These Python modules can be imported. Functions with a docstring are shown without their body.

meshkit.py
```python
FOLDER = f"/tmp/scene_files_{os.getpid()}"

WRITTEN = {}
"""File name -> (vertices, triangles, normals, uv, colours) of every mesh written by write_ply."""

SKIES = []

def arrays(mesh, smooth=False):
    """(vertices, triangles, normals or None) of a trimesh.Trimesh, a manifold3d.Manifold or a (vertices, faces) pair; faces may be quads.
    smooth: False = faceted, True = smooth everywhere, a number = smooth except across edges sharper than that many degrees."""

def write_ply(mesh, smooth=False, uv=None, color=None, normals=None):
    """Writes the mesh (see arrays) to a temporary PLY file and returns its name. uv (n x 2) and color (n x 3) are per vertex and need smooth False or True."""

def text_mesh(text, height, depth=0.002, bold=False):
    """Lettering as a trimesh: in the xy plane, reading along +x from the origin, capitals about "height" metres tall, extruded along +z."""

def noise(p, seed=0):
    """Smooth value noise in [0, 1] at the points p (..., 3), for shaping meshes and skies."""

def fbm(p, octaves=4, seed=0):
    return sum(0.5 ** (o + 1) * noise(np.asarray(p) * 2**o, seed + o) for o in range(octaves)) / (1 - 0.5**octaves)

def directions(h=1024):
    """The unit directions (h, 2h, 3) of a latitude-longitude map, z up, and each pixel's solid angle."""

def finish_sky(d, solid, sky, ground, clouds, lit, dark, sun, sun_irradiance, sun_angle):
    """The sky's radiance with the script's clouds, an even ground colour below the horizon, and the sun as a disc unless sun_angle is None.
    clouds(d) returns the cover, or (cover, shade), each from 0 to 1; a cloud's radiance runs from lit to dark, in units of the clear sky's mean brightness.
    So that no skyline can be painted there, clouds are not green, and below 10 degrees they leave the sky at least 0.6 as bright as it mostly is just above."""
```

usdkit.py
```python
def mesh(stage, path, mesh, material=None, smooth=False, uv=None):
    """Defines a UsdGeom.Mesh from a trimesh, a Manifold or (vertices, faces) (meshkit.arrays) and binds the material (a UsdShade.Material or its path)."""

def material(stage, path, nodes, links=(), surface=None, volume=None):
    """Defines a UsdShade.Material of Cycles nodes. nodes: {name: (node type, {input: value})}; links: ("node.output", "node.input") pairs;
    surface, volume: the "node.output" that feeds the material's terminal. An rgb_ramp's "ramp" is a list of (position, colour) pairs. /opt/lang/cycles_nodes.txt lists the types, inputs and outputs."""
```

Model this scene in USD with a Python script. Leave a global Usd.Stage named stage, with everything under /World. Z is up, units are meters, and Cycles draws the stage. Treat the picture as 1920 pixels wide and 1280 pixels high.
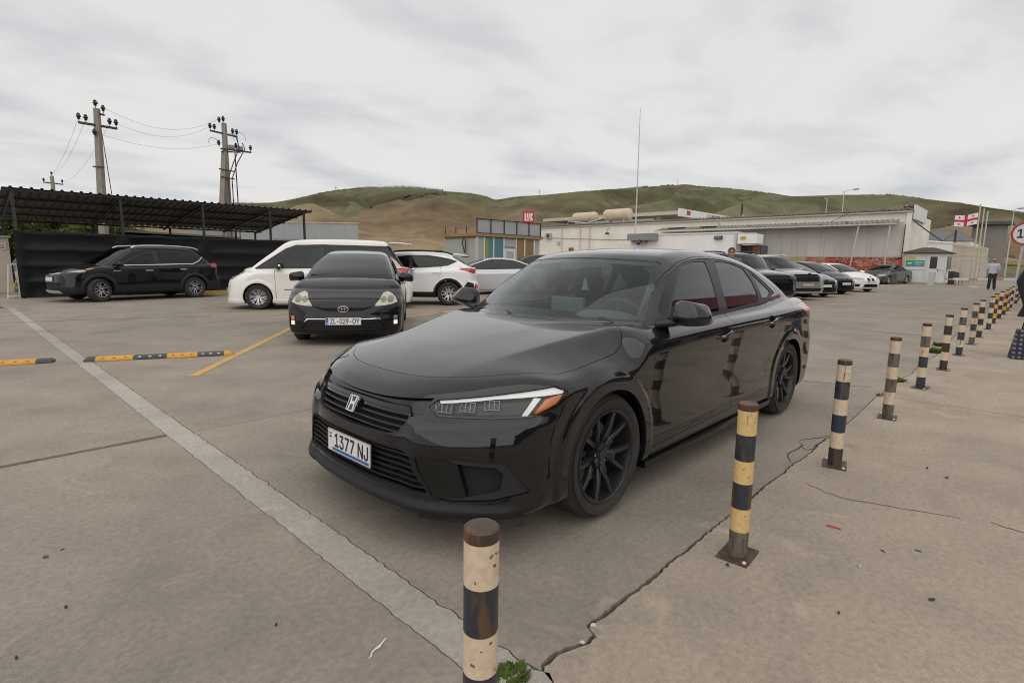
import math, random
import numpy as np, trimesh, shapely, shapely.affinity, usdkit, meshkit
import manifold3d as m3
from manifold3d import Manifold, CrossSection
from scipy.interpolate import PchipInterpolator
from scipy.ndimage import map_coordinates
from shapely.geometry import Polygon, LineString, Point, MultiPolygon, box as sbox
from shapely.ops import unary_union
from pxr import Usd, UsdGeom, UsdShade, UsdLux, Gf, Vt, Sdf

random.seed(7)
rng = np.random.default_rng(7)
stage = Usd.Stage.CreateInMemory()
UsdGeom.SetStageUpAxis(stage, 'Z')
UsdGeom.SetStageMetersPerUnit(stage, 1.0)
world = UsdGeom.Xform.Define(stage, '/World')
UsdGeom.Scope.Define(stage, '/World/Looks')

# ---------------------------------------------------------------- camera
EYE = np.array([2.2260, 2.3312, 1.2932])
YAW, PITCH, ROLL, FOC = 3.9051, -0.1466, 0.0122, 1008.26
_f = np.array([math.cos(PITCH)*math.cos(YAW), math.cos(PITCH)*math.sin(YAW), math.sin(PITCH)])
_r = np.array([math.sin(YAW), -math.cos(YAW), 0.0])
_u = np.cross(_r, _f)
RIGHT = math.cos(ROLL)*_r + math.sin(ROLL)*_u
UP = -math.sin(ROLL)*_r + math.cos(ROLL)*_u
cam = UsdGeom.Camera.Define(stage, '/World/camera')
M = Gf.Matrix4d(*RIGHT, 0, *UP, 0, *(-_f), 0, *EYE, 1)
cam.AddTransformOp().Set(M)
cam.CreateHorizontalApertureAttr(36.0)
cam.CreateVerticalApertureAttr(36.0*682/1024)
cam.CreateFocalLengthAttr(36.0*FOC/1920)
cam.CreateClippingRangeAttr(Gf.Vec2f(0.05, 20000))
cam.CreateExposureAttr(0.22)

# ---------------------------------------------------------------- sky and sun
SUN_EL, SUN_AZ = math.radians(52), math.atan2(0.80, 0.60)      # azimuth = atan2(x, y) of the direction towards the sun
LOOK = '/World/Looks/'
def mat(name, nodes, links=(), surface=None, volume=None):
    return usdkit.material(stage, LOOK + name, nodes, links, surface, volume)
sky_mat = mat('overcast_sky', {
    'tc': ('texture_coordinate', {}),
    'sep': ('separate_xyz', {}),
    'zc': ('math', {'math_type': 'maximum', 'value2': 0.0}),
    'za': ('math', {'math_type': 'add', 'value2': 0.13}),
    'dx': ('math', {'math_type': 'divide'}), 'dy': ('math', {'math_type': 'divide'}),
    'cmb': ('combine_xyz', {}),
    'mp': ('mapping', {'rotation': (0, 0, 0.62), 'scale': (1.25, 1.75, 1.0), 'location': (3.1, 1.7, 0)}),
    'n1': ('noise_texture', {'scale': 1.0, 'detail': 8.0, 'roughness': 0.52, 'distortion': 0.25}),
    'n2': ('noise_texture', {'scale': 0.33, 'detail': 3.0, 'roughness': 0.5}),
    'mixn': ('math', {'math_type': 'multiply_add', 'value2': 0.72}),
    'mul2': ('math', {'math_type': 'multiply', 'value2': 0.42}),
    'ramp': ('rgb_ramp', {'ramp': [(0.0, (4.2, 4.35, 4.6)), (0.42, (4.8, 4.92, 5.15)), (0.53, (5.9, 5.9, 5.98)), (0.62, (6.8, 6.7, 6.6)), (1.0, (7.5, 7.3, 7.1))]}),
    'sky': ('sky_texture', {'sky_type': 'single_scattering', 'sun_disc': False, 'sun_elevation': SUN_EL, 'sun_rotation': SUN_AZ}),
    'mix': ('mix_color', {'blend_type': 'mix', 'fac': 0.96}),
    'bg': ('background_shader', {'strength': 0.1}),
}, [('tc.generated', 'sep.vector'), ('sep.z', 'zc.value1'), ('zc.value', 'za.value1'), ('sep.x', 'dx.value1'), ('za.value', 'dx.value2'),
    ('sep.y', 'dy.value1'), ('za.value', 'dy.value2'), ('dx.value', 'cmb.x'), ('dy.value', 'cmb.y'), ('cmb.vector', 'mp.vector'),
    ('mp.vector', 'n1.vector'), ('mp.vector', 'n2.vector'), ('n2.fac', 'mul2.value1'), ('n1.fac', 'mixn.value1'), ('mul2.value', 'mixn.value3'),
    ('mixn.value', 'ramp.fac'), ('sky.color', 'mix.a'), ('ramp.color', 'mix.b'), ('mix.result', 'bg.color')], 'bg.background')
dome = UsdLux.DomeLight.Define(stage, '/World/sky')
dome.CreateIntensityAttr(1.0)
UsdShade.MaterialBindingAPI.Apply(dome.GetPrim()).Bind(sky_mat)
dome.GetPrim().SetCustomDataByKey('kind', 'structure')
sun = UsdLux.DistantLight.Define(stage, '/World/sun')
sun.CreateNormalizeAttr(True)
sun.CreateIntensityAttr(0.36)
sun.CreateAngleAttr(110.0)
sun.CreateColorAttr(Gf.Vec3f(1.0, 0.96, 0.9))
_sd = np.array([math.cos(SUN_EL)*math.sin(SUN_AZ), math.cos(SUN_EL)*math.cos(SUN_AZ), math.sin(SUN_EL)])
_ax = np.cross([0, 0, 1], _sd); _ax /= np.linalg.norm(_ax); _ay = np.cross(_sd, _ax)
sun.AddTransformOp().Set(Gf.Matrix4d(*_ax, 0, *_ay, 0, *_sd, 0, 0, 0, 30, 1))

# ---------------------------------------------------------------- helpers
used = {}
def numbered(parent, name):
    k = (parent, name)
    used[k] = used.get(k, -1) + 1
    return name if used[k] == 0 else '%s_%03d' % (name, used[k])
def path_of(p):
    return '/World' if p is None else (p if isinstance(p, str) else str(p.GetPath()))
def tag(prim, label=None, cat=None, group=None, kind=None):
    for k, v in (('label', label), ('category', cat), ('group', group), ('kind', kind)):
        if v: prim.SetCustomDataByKey(k, v)
    return prim
def xform(p, loc=(0, 0, 0), rz=0.0, rx=0.0, ry=0.0):
    p.AddTranslateOp().Set(Gf.Vec3d(*map(float, loc)))
    p.AddRotateZOp().Set(float(math.degrees(rz)))
    if rx: p.AddRotateXOp().Set(float(math.degrees(rx)))
    if ry: p.AddRotateYOp().Set(float(math.degrees(ry)))
def thing(name, label, cat, loc=(0, 0, 0), rz=0.0, group=None, parent=None, rx=0.0, ry=0.0):
    par = path_of(parent)
    x = UsdGeom.Xform.Define(stage, par + '/' + numbered(par, name))
    xform(x, loc, rz, rx, ry)
    return tag(x.GetPrim(), label, cat, group)
def dup(root, loc, rz=0.0, label=None, group=None, rx=0.0, ry=0.0):
    was = root.GetCustomData()
    name = root.GetName()
    if name[-4:-3] == '_' and name[-3:].isdigit(): name = name[:-4]
    x = UsdGeom.Xform.Define(stage, '/World/' + numbered('/World', name))
    x.GetPrim().GetReferences().AddInternalReference(root.GetPath())
    x.GetPrim().SetInstanceable(True)
    x.ClearXformOpOrder()
    for op in ('xformOp:translate', 'xformOp:rotateZ', 'xformOp:rotateX', 'xformOp:rotateY'):
        pass
    m = Gf.Matrix4d(1.0)
    R = Gf.Matrix4d().SetRotate(Gf.Rotation(Gf.Vec3d(0, 1, 0), math.degrees(ry))) * Gf.Matrix4d().SetRotate(Gf.Rotation(Gf.Vec3d(1, 0, 0), math.degrees(rx))) * Gf.Matrix4d().SetRotate(Gf.Rotation(Gf.Vec3d(0, 0, 1), math.degrees(rz)))
    R.SetTranslateOnly(Gf.Vec3d(*map(float, loc)))
    x.AddTransformOp(opSuffix='place').Set(R)
    return tag(x.GetPrim(), label or was.get('label'), was.get('category'), group or was.get('group'))
def obj(name, mesh, material, parent=None, smooth=30, label=None, cat=None, group=None, kind=None):
    """One Mesh prim under the parent (or /World)."""
    par = path_of(parent)
    p = par + '/' + numbered(par, name)
    if isinstance(material, str): material = UsdShade.Material.Get(stage, material)
    if isinstance(mesh, Manifold):
        if mesh.is_empty():
            print('EMPTY', p); return None
        me = mesh.to_mesh()
        if me.vert_properties.shape[1] >= 6:
            pr = emit_normals(p, me, material)
        else:
            pr = usdkit.mesh(stage, p, (np.array(me.vert_properties[:, :3]), np.array(me.tri_verts)), material, smooth).GetPrim()
    else:
        pr = usdkit.mesh(stage, p, mesh, material, smooth).GetPrim()
    return tag(pr, label, cat, group, kind)
def emit_normals(p, me, material):
    vp, tv = np.asarray(me.vert_properties, float), np.asarray(me.tri_verts, int)
    pos, nor = vp[:, :3], vp[:, 3:6]
    c = pos[tv]; fn = np.cross(c[:, 1]-c[:, 0], c[:, 2]-c[:, 0]); ln = np.linalg.norm(fn, axis=1)
    keep = ln > 1e-12
    tv, fn = tv[keep], fn[keep]/ln[keep][:, None]
    n = nor[tv]; l = np.linalg.norm(n, axis=2)
    bad = (l < 0.3) | (np.einsum('fij,fj->fi', n, fn)/np.maximum(l, 1e-9) < 0.2)
    n = np.where(bad[..., None], fn[:, None, :], n/np.maximum(l, 1e-9)[..., None])
    anyb = bad.any(1)
    good = tv[~anyb]; nb = int(anyb.sum())
    uq = np.zeros(len(pos), bool); uq[good.ravel()] = True
    remap = np.cumsum(uq)-1
    nn = nor[uq]; nn = nn/np.maximum(np.linalg.norm(nn, axis=1, keepdims=True), 1e-9)
    key = np.vstack([np.hstack([pos[uq], nn]), np.hstack([pos[tv[anyb]].reshape(-1, 3), n[anyb].reshape(-1, 3)])])
    tris = np.vstack([remap[good], (len(nn)+np.arange(3*nb)).reshape(-1, 3)])
    m = UsdGeom.Mesh.Define(stage, p)
    m.CreatePointsAttr(Vt.Vec3fArray.FromNumpy(key[:, :3].astype(np.float32)))
    m.CreateFaceVertexCountsAttr(Vt.IntArray.FromNumpy(np.full(len(tris), 3, np.int32)))
    m.CreateFaceVertexIndicesAttr(Vt.IntArray.FromNumpy(tris.reshape(-1).astype(np.int32)))
    m.CreateSubdivisionSchemeAttr('none')
    m.CreateNormalsAttr(Vt.Vec3fArray.FromNumpy(key[:, 3:].astype(np.float32)))
    m.SetNormalsInterpolation('vertex')
    UsdShade.MaterialBindingAPI.Apply(m.GetPrim()).Bind(material)
    return m.GetPrim()

# --- small mesh builders (all return trimesh or Manifold)
def cat_(ms): return trimesh.util.concatenate([m for m in ms if m is not None])
def bx(x0, x1, y0, y1, z0, z1):
    m = trimesh.creation.box((abs(x1-x0), abs(y1-y0), abs(z1-z0)))
    m.apply_translation(((x0+x1)/2, (y0+y1)/2, (z0+z1)/2)); return m
def rbox(x0, x1, y0, y1, z0, z1, r=0.01, seg=8):
    c = [(a, b, d) for a in (x0+r, x1-r) for b in (y0+r, y1-r) for d in (z0+r, z1-r)]
    return Manifold.batch_hull([Manifold.sphere(r, seg).translate(p) for p in c])
def tube(pts, r, n=8, caps=True):
    p = np.asarray(pts, float); r = np.broadcast_to(np.asarray(r, float), (len(p),))
    t = np.gradient(p, axis=0); t /= np.linalg.norm(t, axis=1, keepdims=True)+1e-12
    a = np.cross(t, np.where(np.abs(t[:, 2:]) < 0.9, [0, 0, 1.0], [1.0, 0, 0])); a /= np.linalg.norm(a, axis=1, keepdims=True)
    b = np.cross(t, a); an = np.arange(n)*2*np.pi/n
    v = p[:, None]+r[:, None, None]*(np.cos(an)[None, :, None]*a[:, None]+np.sin(an)[None, :, None]*b[:, None])
    f = []
    for i in range(len(p)-1):
        for j in range(n):
            k = (j+1) % n
            f += [(i*n+j, i*n+k, (i+1)*n+k), (i*n+j, (i+1)*n+k, (i+1)*n+j)]
    v = v.reshape(-1, 3)
    if caps:
        c0, c1 = len(v), len(v)+1
        v = np.vstack([v, p[0], p[-1]])
        for j in range(n):
            k = (j+1) % n
            f += [(c0, k, j), (c1, (len(p)-1)*n+j, (len(p)-1)*n+k)]
    return trimesh.Trimesh(v, f, process=False)
def bar(a, b, w, h=None, up=(0, 0, 1)):
    """A square bar from a to b."""
    a, b = np.asarray(a, float), np.asarray(b, float); h = h or w
    d = b-a; L = np.linalg.norm(d); d = d/L
    up = np.asarray(up, float)
    if abs(d@up) > 0.95: up = np.array([1.0, 0, 0])
    s = np.cross(up, d); s /= np.linalg.norm(s); u = np.cross(d, s)
    m = trimesh.creation.box((L, w, h))
    T = np.eye(4); T[:3, 0], T[:3, 1], T[:3, 2], T[:3, 3] = d, s, u, (a+b)/2
    m.apply_transform(T); return m
def revolve(profile, n=32, axis='z'):
    """Closed polygon of (radius, height) turned about z."""
    m = trimesh.creation.revolve(np.asarray(list(profile)+[profile[0]], float), sections=n)
    if m.volume < 0: m.invert()
    return m
def poly_list(g):
    return [q for q in (g.geoms if hasattr(g, 'geoms') else [g]) if q.geom_type == 'Polygon' and q.area > 1e-9]
def extr(g, h, z0=0.0):
    ms = [trimesh.creation.extrude_polygon(q, h, engine='earcut') for q in poly_list(g)]
    m = cat_(ms); m.apply_translation((0, 0, z0)); return m
def chaikin(pts, n=2, closed=True):
    p = np.asarray(pts, float)
    for _ in range(n):
        q = np.roll(p, -1, 0) if closed else p[1:]
        a = p if closed else p[:-1]
        c = np.stack([.75*a+.25*q, .25*a+.75*q], 1).reshape(-1, p.shape[1])
        p = c if closed else np.vstack([p[:1], c, p[-1:]])
    return p
def rpoly(pts, r=0.0):
    g = Polygon(pts)
    if not g.is_valid: g = g.buffer(0)
    if r: g = g.buffer(-r, quad_segs=4).buffer(2*r, quad_segs=4).buffer(-r, quad_segs=4)
    return g
def cs(g):
    out = []
    for q in poly_list(g):
        out.append(np.asarray(q.exterior.coords)[:-1]); out += [np.asarray(i.coords)[:-1] for i in q.interiors]
    return CrossSection(out, m3.FillRule.EvenOdd)
def T34(cols, t=(0, 0, 0)):
    m = np.zeros((3, 4)); m[:, :3] = np.array(cols, float).T; m[:, 3] = t; return m
def prism_y(g, y0, y1):   # polygon in (x, z)
    return Manifold.extrude(cs(g), y1-y0).transform(T34([(1, 0, 0), (0, 0, 1), (0, 1, 0)], (0, y0, 0)))
def prism_x(g, x0, x1):   # polygon in (y, z)
    return Manifold.extrude(cs(g), x1-x0).transform(T34([(0, 1, 0), (0, 0, 1), (1, 0, 0)], (x0, 0, 0)))
def prism_z(g, z0, z1):   # polygon in (x, y)
    return Manifold.extrude(cs(g), z1-z0).translate((0, 0, z0))
def prism_d(g, ang, d0, d1):   # polygon in (u, z); u runs across the heading ang, the prism along it
    d = (math.cos(ang), math.sin(ang), 0); u = (-math.sin(ang), math.cos(ang), 0)
    return Manifold.extrude(cs(g), d1-d0).transform(T34([u, (0, 0, 1), d], (d[0]*d0, d[1]*d0, 0)))
def uz(pts, ang):
    return [(-math.sin(ang)*x+math.cos(ang)*y, z) for x, y, z in pts]
def mirror_y(m): return m.mirror((0, 1, 0))
def box_m(x0, x1, y0, y1, z0, z1):
    return Manifold.cube((x1-x0, y1-y0, z1-z0)).translate((x0, y0, z0))
def to_m(tm):
    return Manifold(m3.Mesh(np.asarray(tm.vertices, np.float32), np.asarray(tm.faces, np.uint32)))
def letters(text, height, depth, origin, right, up, bold=False, width=None, outward=None):
    """Raised lettering whose baseline starts at origin, reading along right."""
    m = meshkit.text_mesh(text, height, depth, bold)
    right, up = np.asarray(right, float), np.asarray(up, float)
    right /= np.linalg.norm(right); up /= np.linalg.norm(up)
    if width:
        s = width/(m.bounds[1, 0]-m.bounds[0, 0]); m.apply_translation((-m.bounds[0, 0], 0, 0)); m.vertices[:, 0] *= s
    T = np.eye(4); T[:3, 0], T[:3, 1], T[:3, 2], T[:3, 3] = right, up, np.cross(right, up), origin
    m.apply_transform(T); return m
# ---------------------------------------------------------------- materials
def plain(name, col, rough=0.6, metal=0.0, spec=0.5, coat=0.0, bump=0.0, bscale=60.0, var=0.0, vscale=4.0, col2=None, detail=4.0):
    """Principled material; var > 0 mixes towards col2 with noise in object space; bump adds fine relief."""
    nodes = {'p': ('principled_bsdf', {'base_color': col, 'roughness': rough, 'metallic': metal, 'specular_ior_level': spec, 'coat_weight': coat, 'coat_roughness': 0.03})}
    links = []
    if var or bump: nodes['tc'] = ('texture_coordinate', {})
    if var:
        c2 = col2 or tuple(c*0.55 for c in col)
        nodes['n'] = ('noise_texture', {'scale': vscale, 'detail': detail, 'roughness': 0.62})
        nodes['r'] = ('rgb_ramp', {'ramp': [(0.0, col), (0.5-0.12, col), (0.5+0.12, tuple(a*(1-var)+b*var for a, b in zip(col, c2))), (1.0, tuple(a*(1-var)+b*var for a, b in zip(col, c2)))]})
        links += [('tc.object', 'n.vector'), ('n.fac', 'r.fac'), ('r.color', 'p.base_color')]
    if bump:
        nodes['bn'] = ('noise_texture', {'scale': bscale, 'detail': 5.0, 'roughness': 0.6})
        nodes['bu'] = ('bump', {'strength': bump, 'distance': 0.01})
        links += [('tc.object', 'bn.vector'), ('bn.fac', 'bu.height'), ('bu.normal', 'p.normal')]
    return mat(name, nodes, links, 'p.BSDF')
def glass(name, tint, rough=0.0, f0=0.035, top=0.9):
    return mat(name, {'t': ('transparent_bsdf', {'color': tint}), 'g': ('glossy_bsdf', {'color': (1, 1, 1), 'roughness': rough}), 'lw': ('layer_weight', {'blend': 0.5}), 'pw': ('math', {'math_type': 'power', 'value2': 4.2}), 'ma': ('math', {'math_type': 'multiply_add', 'value2': top-f0, 'value3': f0}), 'm': ('mix_closure', {})},
               [('lw.facing', 'pw.value1'), ('pw.value', 'ma.value1'), ('ma.value', 'm.fac'), ('t.BSDF', 'm.closure1'), ('g.BSDF', 'm.closure2')], 'm.closure')
def car_paint(name, col, flake=0.0, rough=0.32, dust=0.04, spec=None, ior=1.47):
    spec = (0.10 if max(col) < .02 else 0.4) if spec is None else spec
    rough = 0.06 if max(col) < .02 else rough
    """Clear-coated paint with a breath of dust and a very slight orange peel."""
    dusty = tuple(c*(1-dust)+d*dust for c, d in zip(col, (0.32, 0.28, 0.23)))
    return mat(name, {'tc': ('texture_coordinate', {}), 'n': ('noise_texture', {'scale': 2.2, 'detail': 6.0, 'roughness': 0.65}),
        'r': ('rgb_ramp', {'ramp': [(0.0, col), (0.42, col), (0.7, dusty), (1.0, dusty)]}),
        'rr': ('rgb_ramp', {'ramp': [(0.0, (0.0,)*3), (0.45, (0.01,)*3), (0.75, (0.05,)*3), (1.0, (0.06,)*3)]}),
        'bn': ('noise_texture', {'scale': 3.0, 'detail': 2.0}), 'bu': ('bump', {'strength': 0.02, 'distance': 0.02}),
        'p': ('principled_bsdf', {'roughness': rough, 'metallic': flake, 'specular_ior_level': spec, 'coat_weight': 1.0, 'coat_ior': ior})},
        [('tc.object', 'n.vector'), ('n.fac', 'r.fac'), ('r.color', 'p.base_color'), ('n.fac', 'rr.fac'), ('rr.color', 'p.coat_roughness'), ('tc.object', 'bn.vector'), ('bn.fac', 'bu.height'), ('bu.normal', 'p.coat_normal')], 'p.BSDF')
PAINT_BLACK = car_paint('black_paint', (0.004, 0.004, 0.005), dust=0.012)
PAINT_BLACK2 = car_paint('worn_black_paint', (0.005, 0.005, 0.006), dust=0.01, ior=1.36)
PAINT_WHITE = car_paint('pearl_white_paint', (0.72, 0.70, 0.66), dust=0.10)
PAINT_WHITE2 = car_paint('white_paint', (0.76, 0.76, 0.75), dust=0.06)
PAINT_SILVER = car_paint('silver_paint', (0.50, 0.51, 0.53), flake=0.35, dust=0.05)
PAINT_GREY = car_paint('warm_grey_paint', (0.26, 0.25, 0.235), flake=0.25, dust=0.06)
PAINT_DARKGREY = car_paint('dark_grey_paint', (0.035, 0.037, 0.036), flake=0.2, dust=0.1)
PAINT_RED = car_paint('red_paint', (0.25, 0.02, 0.02))
GLOSS_BLACK = plain('gloss_black_plastic', (0.004, 0.004, 0.004), 0.12)
SATIN_BLACK = plain('satin_black_trim', (0.010, 0.010, 0.011), 0.38)
MATTE_BLACK = plain('matte_black_plastic', (0.011, 0.011, 0.012), 0.5, spec=.3, bump=0.12, bscale=400)
DARK_PLASTIC = plain('grey_black_plastic', (0.016, 0.016, 0.017), 0.5, spec=.35, bump=0.15, bscale=300)
RUBBER = plain('tyre_rubber', (0.016, 0.0155, 0.015), 0.75, bump=0.3, bscale=120, var=0.6, vscale=5, col2=(0.04, 0.036, 0.03))
RIM_BLACK = plain('black_alloy', (0.014, 0.014, 0.015), 0.28)
RIM_SILVER = plain('silver_alloy', (0.55, 0.55, 0.56), 0.3, metal=0.9)
RIM_DARK = plain('dark_alloy', (0.05, 0.05, 0.052), 0.35, metal=0.5)
DISC = plain('brake_disc_metal', (0.25, 0.24, 0.23), 0.4, metal=0.9)
CHROME = plain('chrome', (0.75, 0.76, 0.78), 0.08, metal=1.0)
SILVER_TRIM = plain('silver_trim', (0.6, 0.6, 0.6), 0.25, metal=0.8)
LINER = plain('wheel_well_liner', (0.01, 0.01, 0.01), 0.9)
CABIN = plain('cabin_plastic', (0.014, 0.015, 0.015), 0.7)
SEAT = plain('seat_fabric', (0.022, 0.022, 0.024), 0.85)
DASH = plain('dashboard_plastic', (0.065, 0.074, 0.072), 0.7)
PALE_GREY = plain('pale_grey_plastic', (0.35, 0.36, 0.35), 0.5)
LAMP_WHITE = plain('white_lamp_guide', (0.80, 0.80, 0.78), 0.18)
LAMP_DARK = plain('lamp_housing', (0.008, 0.008, 0.009), 0.35)
LAMP_REFLECT = plain('lamp_reflector', (0.20, 0.20, 0.21), 0.25, metal=1.0)
AMBER = plain('amber_reflector', (0.55, 0.14, 0.012), 0.12, coat=0.6)
LAMP_RED = plain('red_lamp', (0.33, 0.012, 0.014), 0.15, coat=0.8)
LAMP_YELLOWED = plain('yellowed_headlamp', (0.52, 0.49, 0.38), 0.16, coat=0.7, var=0.5, vscale=14, col2=(0.22, 0.2, 0.16))
LAMP_GREY = plain('clear_headlamp', (0.42, 0.43, 0.44), 0.12, metal=0.5, coat=0.8, var=0.7, vscale=25, col2=(0.06, 0.06, 0.065))
GLASS_FRONT = glass('windscreen_glass', (0.80, 0.87, 0.85), f0=.028, top=.62)
GLASS_TINT = glass('tinted_side_glass', (0.33, 0.35, 0.35), f0=.04)
GLASS_MID = glass('light_tint_glass', (0.42, 0.46, 0.45), top=.7)
LENS = glass('headlamp_lens', (0.95, 0.95, 0.95), f0=.02, top=.35)
IRON = plain('dark_iron', (.04, .04, .04), .6)
PLATE_WHITE = plain('number_plate_white', (0.62, 0.62, 0.60), 0.35)
PLATE_INK = plain('number_plate_ink', (0.012, 0.012, 0.014), 0.4)
PLATE_BLUE = plain('number_plate_blue', (0.03, 0.09, 0.34), 0.4)
PLATE_RED = plain('number_plate_red', (0.5, 0.04, 0.04), 0.4)
# ---------------------------------------------------------------- vehicle bodies
# A body is an implicit solid in car space (x forward from the front axle, y to the car's left, z up): side, nose, tail, bonnet and
# roof surfaces are curves, their meetings are rounded, and the surface is meshed with its own normals so that panels cut from it reflect as one skin.
def smax(a, b, k):
    u, v = np.maximum(a+k, 0), np.maximum(b+k, 0)
    return np.minimum(-k, np.maximum(a, b))+np.sqrt(u*u+v*v)
def smin(a, b, k): return -smax(-a, -b, k)
def curve(pts):
    p = np.array(sorted(pts), float)
    f = PchipInterpolator(p[:, 0], p[:, 1], extrapolate=False)
    lo, hi = p[0], p[-1]
    return lambda t: np.where(t < lo[0], lo[1], np.where(t > hi[0], hi[1], np.nan_to_num(f(np.clip(t, lo[0], hi[0])))))
def sstep(t): t = np.clip(t, 0, 1); return t*t*(3-2*t)
class Table:
    """y(x, z) from lines: each line is (z of x, y of x), both curves or numbers."""
    def __init__(s, lines, x0, x1, z0, z1, n=160, m=160):
        s.x0, s.x1, s.z0, s.z1, s.n, s.m = x0, x1, z0, z1, n, m
        X, Z = np.linspace(x0, x1, n), np.linspace(z0, z1, m)
        fs = [((curve(a) if isinstance(a, list) else (lambda t, a=a: np.full_like(t, a))), (curve(b) if isinstance(b, list) else (lambda t, b=b: np.full_like(t, b)))) for a, b in lines]
        zz, yy = np.array([f[0](X) for f in fs]), np.array([f[1](X) for f in fs])
        s.t = np.empty((n, m))
        for i in range(n):
            p = PchipInterpolator(zz[:, i], yy[:, i])
            zc = np.clip(Z, zz[0, i], zz[-1, i])
            s.t[i] = p(zc)+np.where(Z > zz[-1, i], (Z-zz[-1, i])*p(zz[-1, i], 1), 0)
    def __call__(s, x, z):
        x, z = np.broadcast_arrays(x, z)
        i = np.clip((x-s.x0)/(s.x1-s.x0)*(s.n-1), 0, s.n-1); j = np.clip((z-s.z0)/(s.z1-s.z0)*(s.m-1), 0, s.m-1)
        return map_coordinates(s.t, [i.ravel(), j.ravel()], order=2, mode='nearest').reshape(x.shape)
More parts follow.
